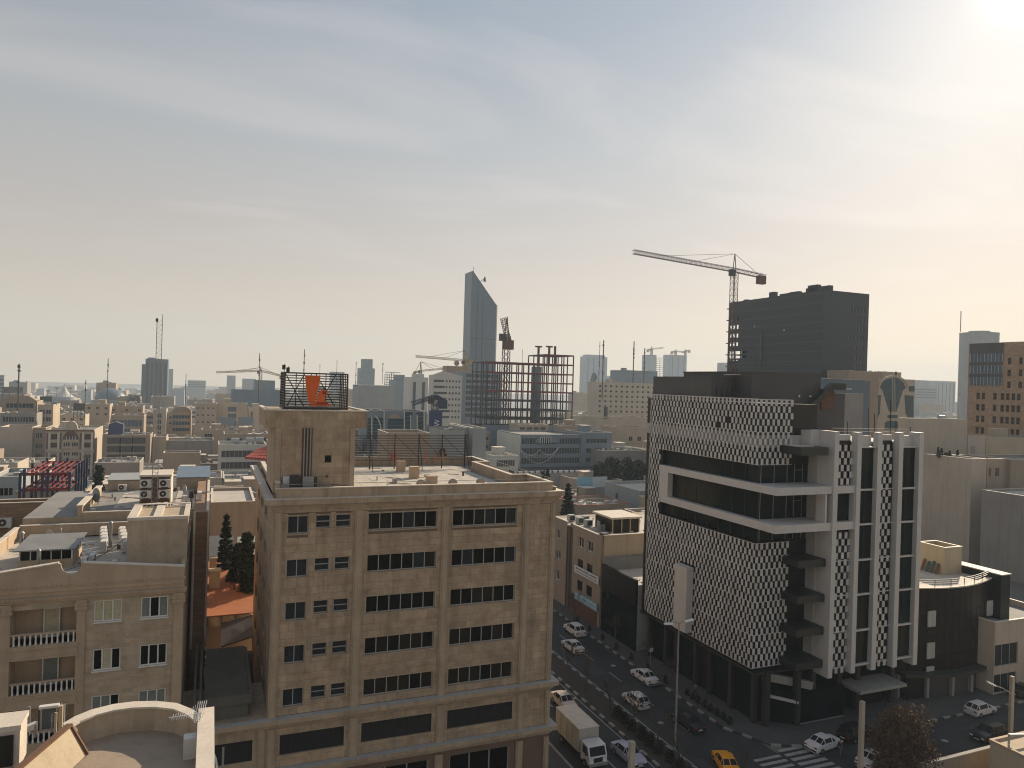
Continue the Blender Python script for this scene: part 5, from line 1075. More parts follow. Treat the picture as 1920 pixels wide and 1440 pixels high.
# planters on the terrace of the beige block
for k, (px, s_) in enumerate(((1759, 2.3), (1765, 2.0), (1773, 1.0), (1780, 1.4), (1795, 1.6))):
    p = onY(px, 858, A[2]+8); t = thing('potted_cypress' if s_ > 1.5 else 'potted_shrub', '%s on the beige terrace behind the screened building fins' % ('tallest narrow dark cypress', 'second narrow cypress', 'low round shrub between cypresses', 'small leaning shrub', 'short cypress beside the white vent')[k], 'potted plant', (p.x, p.y, 23.5))
    b = MB(); rnd = random.Random(k)
    for i in range(160):
        z = rnd.random(); r = .55*(1-z*.85)*math.sqrt(rnd.random()); a = rnd.uniform(0, 6.28); c_ = Vector((p.x+r*math.cos(a), p.y+r*math.sin(a), 23.7+z*s_)); d = Vector((rnd.gauss(0, 1), rnd.gauss(0, 1), rnd.gauss(0, 1))).normalized()*.22; e_ = d.orthogonal().normalized()*.18; b.poly([c_-d, c_+e_, c_+d, c_-e_])
    b.build('foliage', 'leaf', t, kind=None); b = MB(); b.cyl((p.x, p.y), .25, 23.3, 23.8, 8); b.build('pot', 'w3', t)
# ------------------------------------------------------------------ mid-distance city, one building at a time
VB = []
def far(name, label, x0, x1, yt, Y=None, h=None, dp=14, m='w0', xs=None, vb=None, **kw):
    r_ = _far(name, label, x0, x1, yt, Y, h, dp, m, xs, **kw); VB.append((min(x0, xs or x0), max(x1, xs or x1), yt+(vb if vb is not None else 34), r_[1][2])); return r_
def _far(name, label, x0, x1, yt, Y=None, h=None, dp=14, m='w0', xs=None, **kw):
    if (x0+x1)/2 < 399: return blk(name, label, x1, yt, x0, xs, h=h, Y=Y, dp=dp, m=m, **kw)
    return blk(name, label, x0, yt, x1, xs, h=h, Y=Y, dp=dp, m=m, **kw)
W3 = dict(n=3, w=1.8, h=1.6, fh=3.3, rows=3, top=1.7)
def wn(n, rows=3, w=1.6, h=1.5, fh=3.3, top=1.6, mg=1.0, nv=2, glass='win'): return dict(n=n, rows=rows, w=w, h=h, fh=fh, top=top, mg=mg, nv=nv, glass=glass)
def hoarding(label, x0, x1, yt, yb, Y, m='greenmesh'):
    a, c = onY(x0, yt, Y), onY(x1, yb, Y); t = thing('billboard', label, 'billboard', ((a.x+c.x)/2, Y, c.z)); b = MB(); b.box(a.x, c.x, Y, Y+.3, c.z, a.z); b.build('panel', m, t)
    for i in range(4): x = a.x+.1+(c.x-a.x-.2)*i/3; b = MB(); b.bar((x, Y+.4, c.z-4.5), (x, Y+.4, a.z), .22); b.build('post', 'steeldark', t)
    return t
# ornate house
t, q = far('ornate_house', 'ornate stone house with dark pilasters, arched windows and a curved gable, sunlit end wall', 86, 177, 806, h=18.5, xs=193, m='w2', roofbits=1, par=.6, zb=-6, vb=92)
X0, X1, YF, _, ZT = q; Wd = X1-X0; P_ = lambda px, py: onY(px, py, YF)
for (px, l) in ((94, 0), (157, 0)):
    for k, (ya, yb) in enumerate(((814, 824), (830, 839))):
        a, c = P_(px, ya), P_(px+13.5, yb); window(t, (a.x, YF-.28), (1, 0), (0, c.x-a.x, c.z, a.z), .22, 4, 2, glass='win', fr='wood', fw=.12)
    a, c = P_(px, 850), P_(px+13, 872); b = MB(); r = (c.x-a.x)/2; cx = (a.x+c.x)/2
    pts = [(cx-r, YF-.08, c.z), (cx+r, YF-.08, c.z)]+[(cx+r*math.cos(w_), YF-.08, a.z-r+r*math.sin(w_)) for w_ in [math.pi*i/10 for i in range(11)]]
    b.poly(pts, 1); 
    for i in range(10): w0, w1 = math.pi*i/10, math.pi*(i+1)/10; b.bar((cx+r*math.cos(w0), YF-.15, a.z-r+r*math.sin(w0)), (cx+r*math.cos(w1), YF-.15, a.z-r+r*math.sin(w1)), .5)
    for u_ in (-.4, .0, .4): b.bar((cx+u_*r, YF-.15, c.z), (cx+u_*r, YF-.15, a.z-.3), .12)
    for v_ in (.25, .5, .75): z = c.z+(a.z-r-c.z)*v_; b.bar((cx-r, YF-.15, z), (cx+r, YF-.15, z), .12)
    b.build('arched_window', ['w2', 'win'], t)
    a, c = P_(px, 879), P_(px+12, 890); window(t, (a.x, YF-.28), (1, 0), (0, c.x-a.x, c.z, a.z), .22, 3, 2, glass='win', fr='wood', fw=.12)
for px in (87.5, 112, 150, 174):
    for (ya, yb) in ((812, 842), (849, 877), (880, 895)): a, c = P_(px, ya), P_(px+2.6, yb); b = MB(); b.box(a.x, c.x, YF-.25, YF-.01, c.z, a.z); b.build('pilaster', 'wood', t)
for px in (91, 108, 154, 171):
    a, c = P_(px, 811), P_(px+2, 895); b = MB(); b.box(a.x, c.x, YF-.4, YF-.01, c.z, a.z); b.build('pale_pilaster', 'coping', t)
for (xa, xb, ya, yb) in ((86, 177, 806, 808.5), (118, 148, 824, 828), (118, 148, 838, 840.5), (87, 117, 843, 847), (149, 177, 843, 847), (118, 148, 857, 860)):
    a, c = P_(xa, ya), P_(xb, yb); b = MB(); b.box(a.x, c.x, YF-.6, YF-.01, c.z, a.z); b.build('band', 'w2' if ya > 810 else 'wood', t)
a, c = P_(117, 810), P_(149, 826); b = MB(); r = (c.x-a.x)/2; cx = (a.x+c.x)/2
b.poly([(cx+r*.95*math.cos(w_), YF-.2, c.z+(a.z-c.z)*1.15*math.sin(w_)) for w_ in [math.pi*i/14 for i in range(15)]]); b.build('arched_recess', 'wood', t)
b = MB(); b.poly([(cx+r*.72*math.cos(w_), YF-.23, c.z+(a.z-c.z)*.62*math.sin(w_)) for w_ in [math.pi*i/14 for i in range(15)]], 1)
for k in (-.5, -.17, .17, .5): b.bar((cx+k*r, YF-.27, c.z), (cx+k*r, YF-.27, c.z+(a.z-c.z)*.5), .25)
b.build('fan_window', ['coping', 'win'], t)
for (ya, yb) in ((829, 838), (847, 855), (864, 872)):
    for xa in (118.5, 134): a, c = P_(xa, ya), P_(xa+13, yb); window(t, (a.x, YF-.28), (1, 0), (0, c.x-a.x, c.z, a.z), .22, 3, 1, glass='win', fr='coping', fw=.16)
b = MB(); b.extr([(cx-r*.95, YF-.35, ZT)]+[(cx+r*.75*math.cos(w_), YF-.35, ZT+2.9*math.sin(w_)+.3) for w_ in [math.pi-math.pi*i/12 for i in range(13)]]+[(cx+r*.95, YF-.35, ZT)], (0, .6, 0)); b.build('curved_gable', 'w2', t)
b = MB()
for i in range(12):
    w0, w1 = math.pi*i/12, math.pi*(i+1)/12; b.bar((cx+r*.75*math.cos(w0), YF-.1, ZT+.4+2.9*math.sin(w0)), (cx+r*.75*math.cos(w1), YF-.1, ZT+.4+2.9*math.sin(w1)), .9, .16)
b.build('gable_coping', 'coping', t)
far('beige_end_wall_house', 'tall plain beige end wall of a house left of the ornate house', 0, 61, 801, Y=330, vb=58, m='w4', roofbits=0, xs=62, par=1.2)
far('brown_recessed_house', 'brown rendered house with narrow windows between the plain end wall and the ornate house', 62, 86, 802, Y=331, vb=55, m='w3', front=wn(2, 4, 1.1, 2.2, 4, 2), roofbits=0)
far('glass_band_house', 'low house with a dark glazed band and cluttered roof at the far left', 0, 69, 775, Y=400, m='w5', front=wn(4, 1, 6, 2.6, 3.5, 1.6, 1, 5, 'glassg'), roofbits=4)
t, q = far('gabled_office', 'broad beige office with a low gable and three dark windows at the far left', 4, 70, 752, Y=430, m='w1', front=wn(3, 1, 5, 2.4, 3.5, 1.2, 1.5, 3), roofbits=8)
b = MB(); x0, x1, y, _, z = q; b.extr([(x0, y-.2, z), (x0+(x1-x0)*.3, y-.2, z+2.4), (x0+(x1-x0)*.75, y-.2, z+2.6), (x1, y-.2, z)], (0, 2, 0)); b.build('gable', 'w1', t)
hoarding('wide grey slatted rooftop hoarding at the far left above the gabled office', 4, 43, 725, 738, q[2]+3, 'corr')
far('beige_side_house', 'beige house with four small windows and angled side wall right of the gabled office', 71, 100, 759, Y=415, m='w0', xs=113, front=wn(2, 2, 2.2, 2.2, 3.6, 2.4, .8), roofbits=2)
hoarding('small dark rooftop billboard above the beige side house', 75, 97, 743, 753, 450, 'greenmesh')
hoarding('small black rooftop billboard right of the domed tank', 138, 159, 756, 769, 410, 'dgrey')
far('pale_low_house', 'low pale house with a white domed roof tank behind the ornate house gable', 112, 160, 778, Y=440, m='w2', front=wn(3, 2), roofbits=2)
far('flat_cream_house', 'cream flat-roofed house with a brown stair room right of the black billboard', 160, 206, 758, Y=470, m='w0', roofbits=5, front=wn(3, 2))
far('flat_cream_house', 'lower cream flat-roofed house joined to the brown-topped block', 206, 268, 762, Y=482, m='w1', roofbits=7, front=wn(3, 2))
far('brown_topped_block', 'brown-topped block with large dark shuttered windows and pale piers', 208, 270, 779, Y=400, m='w3', front=wn(4, 2, 3.4, 3.4, 4.2, 2.2, .6, 2, 'glassblue'), roofbits=4)
t, q = far('open_frame_house', 'brown house with an open concrete frame of unfinished bays', 192, 282, 816, Y=320, vb=52, m='w3', front=[(5.5, 11, -1, 10.5), (11.6, 17, -1, 10.5)] if 0 else wn(3, 3, 5.2, 2.7, 3.3, .8, 1.5, 1, 'dgrey'), roofbits=4)
z = q[4]; t = thing('gabled_shed', 'small navy gabled shed on the roof of the open frame house', 'shed', (q[0]+6, q[2]+3, z)); a, c = onY(203, 809, q[2]+3), onY(231, 796, q[2]+3)
b = MB(); b.extr([(a.x, q[2]+3, z-.6), (c.x, q[2]+3, z-.6), (c.x, q[2]+3, c.z), ((a.x+c.x)/2, q[2]+3, c.z+1), (a.x, q[2]+3, c.z)], (0, 5, 0)); b.build('wall', 'bluedark', t); b = MB()
for s_ in (-1, 1): m_ = (a.x+c.x)/2; e_ = a.x-.3 if s_ < 0 else c.x+.3; b.bar((m_, q[2]+2.9, c.z+1.1), (e_, q[2]+2.9, c.z), .2)
b.build('roof_edge', 'coping', t)
far('brick_yard_wall', 'long dark brick wall with rubble along its top below the open frame house', 177, 262, 867, Y=250, m='w5', roofbits=4, par=.3)
far('slit_window_tower_house', 'pale tower house with a vertical slit of stair windows', 287, 312, 768, Y=440, vb=48, m='w2', front=wn(1, 4, 2, 2.6, 3.2, 2.2), roofbits=0)
t, q = far('arched_top_house', 'beige house with a rounded arched top over three rows of striped balconies', 322, 359, 773, Y=450, vb=46, m='w1', front=wn(1, 3, 9, 2.1, 3.6, 1.6, 1, 6, 'glassteal'), roofbits=0, par=.1)
b = MB(); x0, x1, y, _, z = q; m_, r = (x0+x1)/2, (x1-x0)/2; b.extr([(m_+r*math.cos(w_), y-.3, z+3.2*math.sin(w_)) for w_ in [math.pi*i/12 for i in range(13)]], (0, 5, 0)); b.build('arched_gable', 'w3', t)
far('slab_apartments', 'cream slab apartments with a recessed darker stair strip', 366, 406, 757, Y=430, vb=42, m='w0', front=wn(4, 3, 1.1, 1.1, 3.8, 2), roofbits=5, right=True)
far('slab_apartments', 'cream apartments with a centre column of wide dark windows behind twin billboards', 407, 464, 756, Y=435, vb=44, m='w6', front=wn(1, 3, 4.5, 2.8, 3.9, 1.8, 1, 3, 'glassblue'), roofbits=7)
far('slab_apartments', 'taller pale apartments immediately left of the stair tower head', 467, 505, 765, Y=445, vb=40, m='w2', front=wn(2, 3, 1.1, 7, 9, 2), roofbits=1)
hoarding('left one of two slate blue billboards below the cream apartments', 412, 440, 782, 797, 400, 'wblue'); hoarding('right one of two slate blue billboards below the cream apartments', 447, 475, 782, 797, 400, 'wblue')
far('ochre_low_wall_house', 'low brown house with a ragged ochre parapet behind the pale wall', 286, 312, 819, Y=330, m='w6', roofbits=0)
far('brown_terrace_house', 'long low brown house with pale pipes on its roof', 312, 400, 826, Y=331, m='w5', roofbits=4)
far('pale_coped_wall', 'long low brown wall with a bright pale coping in the left middle ground', 306, 376, 849, Y=240, dp=6, m='w3', roofbits=0)
far('white_apartments', 'off-white apartments with square dark windows and roof tanks left of the stair tower', 410, 500, 834, Y=245, vb=48, m='wwhite', front=wn(5, 3, 2.6, 2.2, 3.6, 1.8, .8, 2, 'dgrey'), roofbits=6)
for k, (px, py) in enumerate(((434, 823), (462, 822), (480, 821))):
    p = onY(px, py+6, 247); b = MB(); b.cyl((249, p.z), 1.15, p.x, p.x+2.4, 14, ax='x'); tag(b.build('water_tank', 'sheetgrey', loc=(p.x, 248, p.z)), '%s horizontal roof tank on the off-white apartments' % ('left', 'middle', 'right')[k], 'water tank')
p = onZ(468, 858, 26.5); t = thing('red_tiled_roof', 'red tiled hip roof corner peeping out left of the stair tower', 'roof', (6, 90, 24)); a, c, d, e_ = onY(459, 858, 90), onY(505, 862, 90), onY(505, 836, 93), onY(483, 842, 93)
b = MB()
for i in range(8):
    for j in range(4):
        f = lambda u, v: (a.lerp(c, u)).lerp(e_.lerp(d, u), v); u0, u1, v0, v1 = i/8+.01, (i+1)/8-.01, j/4+.02, (j+1)/4-.02; b.extr([f(u0, v0), f(u1, v0), f(u1, v1), f(u0, v1)], (0, 0, .07))
b.build('roof_tiles', 'redroof', t, kind='stuff'); b = MB(); b.extr([a, c, d, e_], (0, 0, -.15)); b.build('roof_deck', 'redroof', t)
# red and blue steel frame on the left
t = thing('steel_frame', 'low unfinished steel frame with dark red beams on navy columns', 'steel frame', (-22, 118, 0)); Ya, Yb = 112, 126
xs_ = [onY(px, 890, Ya).x for px in (38, 46, 80, 90, 131)]; zt_ = onY(80, 886, Ya).z; zl = onY(80, 918, Ya).z
for i, x in enumerate(xs_):
    for y in (Ya, 119, Yb): b = MB(); b.bar((x, y, 0), (x, y, zt_+.5*((i+int(y)) % 2)), .3); b.build('column', 'bluesteel', t)
for z in (zt_-.2, zl):
    for y in (Ya, 119, Yb): b = MB(); b.bar((xs_[0], y, z), (xs_[-1], y, z), .22, .35); b.build('beam', 'redsteel', t)
    for i in range(8): x = xs_[1]+(xs_[-1]-xs_[1])*i/7; b = MB(); b.bar((x, Ya, z+.1), (x, Yb, z+.1), .1, .2); b.build('joist', 'redsteel', t)
for k in range(5): b = MB(); y = Ya+3+k*2.3; b.bar((xs_[-1]+.3, y, 6), (xs_[-1]+.3, y, zt_+.6), .25); b.build('column', 'bluesteel', t)
OCC.append((xs_[0]-3, xs_[-1]+3, 108, 130, 22))
# centre
t, q = far('arched_glass_office', 'blue glass office with two sail-shaped pale arches', 688, 800, 770, Y=235, m='wblue', roofbits=0, par=.5, vb=50)
x0, x1, y, _, z = q; F = lambda px, py: onY(px, py, y-.3)
for (xa, ya, xb, yb) in ((690, 783, 721, 822), (728, 785, 757, 822), (759, 772, 772, 822), (782, 772, 794, 822)):
    a, c = F(xa, ya), F(xb, yb); b = MB(); b.box(a.x, c.x, y-.25, y-.01, c.z, a.z, 0)
    for k in range(7): zz = c.z+(a.z-c.z)*k/6; b.box(a.x, c.x, y-.32, y-.25, zz-.06, zz+.06, 1)
    b.build('window', ['glassteal', 'wblue'], t)
for pts in (((703, 779), (709, 786), (713, 797), (715, 810), (715, 824)), ((697, 782), (697, 824)), ((720, 770), (720, 824)), ((758, 771), (758, 806)), ((795, 771), (795, 806)), ((770, 778), (770, 806)), ((782, 778), (782, 806)), ((688, 772), (701, 765), (720, 770))):
    b = MB()
    for p, r_ in zip(pts, pts[1:]): b.bar(F(*p)+Vector((0, -.1, 0)), F(*r_)+Vector((0, -.1, 0)), .35)
    b.build('pale_rib', 'wwhite', t)
b = MB(); a, c = F(728, 784), F(751, 778); b.poly([((a.x+c.x)/2+(c.x-a.x)/2*math.cos(w_), y-.35, a.z+1.4*math.sin(w_)) for w_ in [math.pi*i/10 for i in range(11)]]); b.build('arched_panel', 'w1', t)
far('pitched_roof_house', 'low cream house with a shallow pale pitched roof just beyond the rooftop hoarding', 727, 806, 812, Y=180, m='w1', roofbits=0, dp=12)
far('grey_cube_house', 'plain grey-green cube house with a dark rooftop band', 832, 871, 806, Y=185, m='wgrey', roofbits=4, par=.9, cope='steeldark')
far('grey_windowed_house', 'narrow grey house with stacked windows between two plain cubes', 872, 887, 802, Y=190, m='wgrey', front=wn(2, 3, .8, 1.4, 3), roofbits=0)
far('grey_cube_house', 'taller blue-grey cube house left of the brown gap', 887, 912, 803, Y=186, m='wgrey', roofbits=0, par=.9)
t, q = far('arched_window_office', 'dark green glass office with a curved dormer, string lights and a white end wall', 977, 1090, 815, Y=245, xs=932, vb=62, m='glassteal' if 0 else 'wblue', roofbits=0, par=.6, front=wn(7, 4, 4.2, 2.4, 3.6, 1.2, .4, 4, 'glassteal'))
x0, x1, y, _, z = q; F = lambda px, py, d=.4: onY(px, py, y-d)
a, c = F(1004, 830), F(1050, 813); m_ = (a.x+c.x)/2; r = (c.x-a.x)/2; b = MB(); b.extr([(m_+r*math.cos(w_), y-.6, a.z+2.9*math.sin(w_)) for w_ in [math.pi*i/14 for i in range(15)]], (0, .55, 0)); b.build('curved_dormer', 'wblue', t)
a, c = F(1013, 831, .7), F(1033, 819, .7); b = MB(); b.box(a.x, c.x, y-.68, y-.62, a.z, c.z, 1)
for k in range(6): x = a.x+(c.x-a.x)*k/5; b.box(x-.15, x+.15, y-.75, y-.68, a.z, c.z, 0)
b.box(a.x, c.x, y-.75, y-.68, c.z-.2, c.z, 0); b.build('dormer_window', ['framew', 'win'], t)
b = MB()
for (pa, pb, sag) in (((977, 843), (1012, 843), 11), ((1012, 843), (1047, 839), 12), ((977, 845), (1047, 840), 26)):
    pr = None
    for k in range(13): u_ = k/12; p = F(pa[0]+(pb[0]-pa[0])*u_, pa[1]+(pb[1]-pa[1])*u_+sag*4*u_*(1-u_), 1.0); (b.bar(pr, p, .14) if pr else None); pr = p
b.build('string_lights', 'framew', t)
b = MB(); b.box(x0-.08, x0-.03, y+.1, q[3]-.1, 0, z-.3); b.build('end_wall', 'wwhite', t)
far('banded_office', 'blue-grey office with three pale balcony bands right of the string lights', 1091, 1147, 811, Y=244, vb=60, m='wblue', roofbits=1, front=wn(1, 3, 9, 2, 3.6, 2.2, 1.5, 6, 'glassteal'))
far('small_white_house', 'small white house with barred window and grey mansard below the string-light office', 925, 972, 855, Y=225, m='wwhite', front=wn(2, 1, 4, 2.2, 3, 1.4, 1.2, 5, 'dgrey'), roofbits=1)
far('cream_roof_house', 'cream pillared roof storey behind the string-light office', 970, 1028, 796, Y=275, dp=9, m='w0', front=wn(4, 1, 2.6, 2, 3, 1, 1, 1, 'dgrey'), roofbits=4)
far('cream_roof_house', 'low beige roof storey with a white parasol right of the pillared one', 1056, 1110, 799, Y=262, dp=9, m='w1', roofbits=1)
t = thing('parapet_road_wall', 'elevated road wall painted in black and white dashes beyond the office roof', 'road wall', (90, 250, 0)); a, c = onY(950, 887, 225), onY(1120, 881, 225)
b = MB(); b.box(a.x-6, c.x+14, 225, 225.5, -3, a.z-.2); b.build('retaining_wall', 'concrete', t); b = MB(); b.box(a.x-6, c.x+14, 225.6, 245, a.z-.8, a.z-.6); b.build('deck', 'asphalt', t)
for k in range(16): x = a.x+(c.x-a.x)*k/16; b = MB(); b.box(x, x+1.5, 224.95, 225.5, a.z-.2, a.z+.5); b.build('white_block', 'boardw', t); b = MB(); b.box(x+1.55, x+2.35, 224.97, 225.5, a.z-.2, a.z+.45); b.build('dark_block', 'kerbb', t)
far('beige_hospital', 'large beige slab building with rows of small windows and a teal end face', 1120, 1231, 716, Y=430, vb=62, xs=1102, m='w2', roofbits=1, front=wn(11, 7, 1.7, 1.5, 3.4, 1.9, 1.5, 1), dp=30)
far('blue_box_tower', 'dark blue glass box rising behind the beige slab building', 1172, 1233, 694, Y=540, m='wblue', roofbits=1, dp=25)
far('long_beige_hall', 'long plain beige hall in front of the beige slab building', 1089, 1215, 781, Y=350, m='w2', roofbits=4, front=[(14, 16.5, 20, 27)])
far('brown_plain_house', 'plain grey-brown house touching the screened building edge', 1157, 1225, 801, Y=275, m='w4', roofbits=0, front=wn(2, 1, 2, 2, 3, 4, 6))
far('low_white_cabins', 'low dark house with white cabins on the roof beside the tall screen', 1130, 1215, 845, Y=235, m='w5', roofbits=6)
# white and banded offices behind the big steel frame
t, q = far('strip_window_office', 'pale office with horizontal strip windows and dotted square windows', 811, 867, 703, Y=415, vb=72, xs=804, m='wwhite', roofbits=0, dp=25, par=.3)
x0, x1, y, _, z = q; Wd = x1-x0
for k in range(7):
    zz = z-4.0-k*3.55; w_ = Wd*(.38+.035*k); window(t, (x0, y-.26), (1, 0), (1.0, round(w_, 1), zz, zz+1.3), .22, 6, 1, glass='dgrey', fr='steeldark', fw=.1)
    for j in range(5-k//3): xx = Wd-2.2-j*2.0; window(t, (x0, y-.26), (1, 0), (round(xx, 2), round(xx+1.0, 2), zz, zz+1.2), .22, 1, 1, glass='dgrey', fr='steeldark', fw=.08)
b = MB(); b.extr([(x0, y-.2, z), (x0+Wd*.35, y-.2, z+2.4), (x1, y-.2, z)], (0, 3, 0)); b.build('low_gable', 'wwhite', t)
far('banded_glass_office', 'dark teal office with white floor bands behind the red steel frame', 867, 942, 697, Y=440, vb=80, m='wblue', roofbits=0, dp=25, front=wn(1, 8, 22, 2.6, 3.6, 1.0, .5, 12, 'glassteal'))
far('dish_roof_block', 'low brown roof block carrying a round dish behind the strip window office', 838, 884, 686, Y=470, m='w3', roofbits=4, dp=10)
p = onY(856, 681, 468); b = MB(); b.cyl((p.x, p.z), 1.9, 467.6, 468, 20, ax='y', r2=1.5); tag(b.build('satellite_dish', 'w3', loc=(p.x, 468, p.z-1.9)), 'round reddish dish on the low brown roof block', 'satellite dish')
# the big red steel frame
t = thing('large_steel_frame', 'large red-primed steel frame of open storeys with a raised right end', 'steel frame', (110, 296, 0)); Y0 = 296
cols = [onY(px, 720, Y0).x for px in (911, 932, 955, 978, 1001, 1020, 1038, 1056, 1074)]; lv = [onY(880, y_, Y0).z for y_ in (677, 696, 714, 732, 750, 768, 785, 800)]; lv = lv+[lv[-1]-3.6]
up = onY(1020, 665, Y0).z
for i, x in enumerate(cols):
    for j, y in enumerate((Y0, Y0+6, Y0+12, Y0+18)): b = MB(); b.bar((x, y, -2), (x, y, (up if i >= 5 else lv[0])), .42); b.build('column', 'colsteel', t)
for k, z in enumerate([up]+lv):
    xa = cols[5] if k == 0 else cols[0]
    for y in (Y0, Y0+6, Y0+12, Y0+18): b = MB(); b.bar((xa, y, z), (cols[-1], y, z), .3, .62); b.build('beam', 'redsteel' if k < 5 else 'colsteel', t)
    for i, x in enumerate(cols):
        if k == 0 and i < 5: continue
        b = MB(); b.bar((x, Y0, z), (x, Y0+18, z), .28, .5); b.build('cross_beam', 'colsteel', t)
for (px, pt) in ((1010, 650), (1030, 650), (1041, 649)):
    p = onY(px, pt, Y0+3); b = MB(); b.bar((p.x, p.y, up-4), p, .8); b.bar(p-Vector((1.6, 0, 0)), p+Vector((1.6, 0, 0)), .7) if px != 1041 else None; b.build('column_stub', 'cranered', t)
b = MB(); a, c = onY(1008, 700, Y0+5), onY(1014, 700, Y0+5); b.box(a.x, c.x, Y0+4, Y0+12, -2, lv[0]-1); b.build('core_wall', 'wblue', t)
for z in lv[4:7]: b = MB(); b.box(cols[0] if z < lv[4]-.1 else cols[4], cols[-1]+1, Y0+.6, Y0+17.5, z-.16, z-.02); b.build('floor_deck', 'dgrey', t)
b = MB(); b.box(cols[0]-2, cols[-1]+2, Y0-3, Y0-2, -3, onY(960, 797, Y0-2).z); b.build('site_wall', 'wblue', t)
OCC.append((cols[0], cols[-1], Y0, Y0+22, 46))
VB.append((880, 1075, 792, 296)); VB.append((66, 262, 743, 790)); VB.append((326, 480, 736, 1400)); VB.append((262, 326, 742, 890))
VB.append((950, 1120, 888, 225)); VB.append((688, 800, 820, 235)); VB.append((412, 475, 800, 400)); VB.append((1083, 1138, 918, 196)); VB.append((1134, 1200, 925, 165)); VB.append((37, 152, 925, 112)); VB.append((1545, 1720, 810, 215))
# slanted-top tower
t = thing('slanted_tower', 'tall blue-grey tower with a steep slanting top and pale right edge', 'tower', (250, 640, 0)); Y0 = 640; F = lambda px, py, Y=Y0: onY(px, py, Y)
a, c, d = F(884, 508), F(930, 572), F(880, 690); xl = F(881, 640).x; xr = F(929, 640).x
b = MB(); b.extr([(xl, Y0, -12), (xr, Y0, -12), (xr, Y0, c.z), (xl, Y0, a.z)], (0, 20, 0)); b.build('shaft', 'wslate', t)
b = MB(); b.extr([(xl+2.5, Y0+6, a.z+1), (xl+3.2, Y0+6, a.z+1), (xr+1.2, Y0+6, c.z+2), (xr+.2, Y0+6, c.z+1)], (0, 10, 0)); b.build('slanted_fin', 'steeldark', t)
b = MB(); b.box(xr, xr+.9, Y0-.1, Y0+20, -12, c.z); b.build('pale_edge', 'wwhite', t); b = MB(); b.box(xr+1.6, xr+2.2, Y0+4, Y0+20, -12, c.z-2); b.build('edge_fin', 'wblue', t)
for px, py in ((896, 545), (906, 562)): p = F(px, py); b = MB(); b.box(p.x-.25, p.x+.25, Y0-.25, Y0-.01, -12, p.z); b.build('vertical_groove', 'steeldark', t)
for k in range(4): z = a.z-36*(k+1)+10; b = MB(); b.box(xl+.1, xr-.1, Y0-.08, Y0-.01, z-.25, z+.25); b.build('joint', 'steeldark', t) if z < c.z else None
b = MB(); b.bar(F(888, 512), F(888, 500), .3); b.build('spire_rod', 'steeldark', t)
b = MB(); b.bar(F(899, 529), F(909, 522), .5); b.cyl((F(909, 520).x, Y0), 1.4, F(909, 528).z, F(909, 519).z, 8, r2=.6); b.build('cleaning_crane', 'steeldark', t)
# black unfinished tower with holes
xc, yc = 1545, 543; Yc = 214; p = onY(xc, yc, Yc); xf = onY(1630, 551, Yc).x; ys = onX(1367, 567, p.x).y; zt = p.z
t = thing('black_tower', 'huge black unfinished tower block with a sloping roofline and a pierced left edge', 'tower', ((p.x+xf)/2, Yc, 0)); D = ys-Yc
sop = []; fop = []
for k in range(8):
    z = zt-6.5-k*3.9
    for j in range(3): sop.append((.9+j*2.3, 2.3+j*2.3, z-1.8, z)) if k != 4 else sop.append((.6+j*4.3, 4.2+j*4.3, z-3.2, z))
Wf = xf-p.x
for k in range(8):
    z = zt-5.6-k*3.75
    for j in range(5 if k in (0, 3) else 3): fop.append((Wf-3.2-j*1.7, Wf-2.2-j*1.7, z-1.9, z))
w = MB(); wall(w, (p.x, ys), (0, -1), D, -5, zt, sop, .3); wall(w, (p.x, Yc), (1, 0), Wf, -5, zt, fop, .3); wall(w, (xf, Yc), (0, 1), D, -5, zt); wall(w, (xf, ys), (-1, 0), Wf, -5, zt, [(Wf-8, Wf-1, zt-26, zt-8)], .3); w.poly([(p.x, Yc, zt-.1), (xf, Yc, zt-.1), (xf, ys, zt-.1), (p.x, ys, zt-.1)]); w.build('shell', 'wblack', t)
for k in range(15): z = zt-1-k*3.75; b = MB(); b.box(p.x+.4, xf-.4, Yc+.4, ys-.4, z-.3, z); b.build('floor_slab', 'dgrey', t)
for k in range(15): z = zt-1-k*3.75; b = MB(); b.box(p.x-.05, p.x-.001, Yc, ys-9, z-.12, z+.12); b.build('joint_line', 'dgrey', t)
for o in fop: window(t, (p.x, Yc), (1, 0), o, .3, 1, 1, glass='glassblue', fr='steeldark', fw=.08)
for k in range(9): b = MB(); y = ys-2-k*.1; z = zt-3-k*5.2; b.box(p.x-.5, p.x+1, ys-.5, ys+.8, z, z+.4); b.build('balcony_stub', 'wblack', t)
for (px, py, w_, h_) in ((1527, 540, 5, 3), (1536, 543, 12, 2), (1492, 549, 5, 1.4), (1450, 553, 3, 2.6), (1475, 552, 6, 1.2), (1400, 566, 2, 1.0)):
    v = onX(px, py, p.x+4); b = MB(); b.box(p.x+3, p.x+5, v.y-w_/2, v.y+w_/2, zt-.2, zt+h_); b.build('roof_box', 'wblack', t)
for (px, py) in ((1415, 612), (1470, 619), (1564, 612), (1565, 648), (1428, 636)):
    if px < 1545: v = onX(px, py, p.x-.02); b = MB(); b.box(p.x-.03, p.x-.01, v.y-.25, v.y+.25, v.z-.3, v.z+.3); b.build('gap_patch', 'lampw', t)
b = MB(); v = onX(1428, 655, p.x); b.box(p.x-.6, p.x-.1, v.y-.4, v.y+.4, v.z-7, v.z+7); b.build('rubbish_chute', 'dgrey', t)
OCC.append((p.x, xf, Yc, ys, zt))
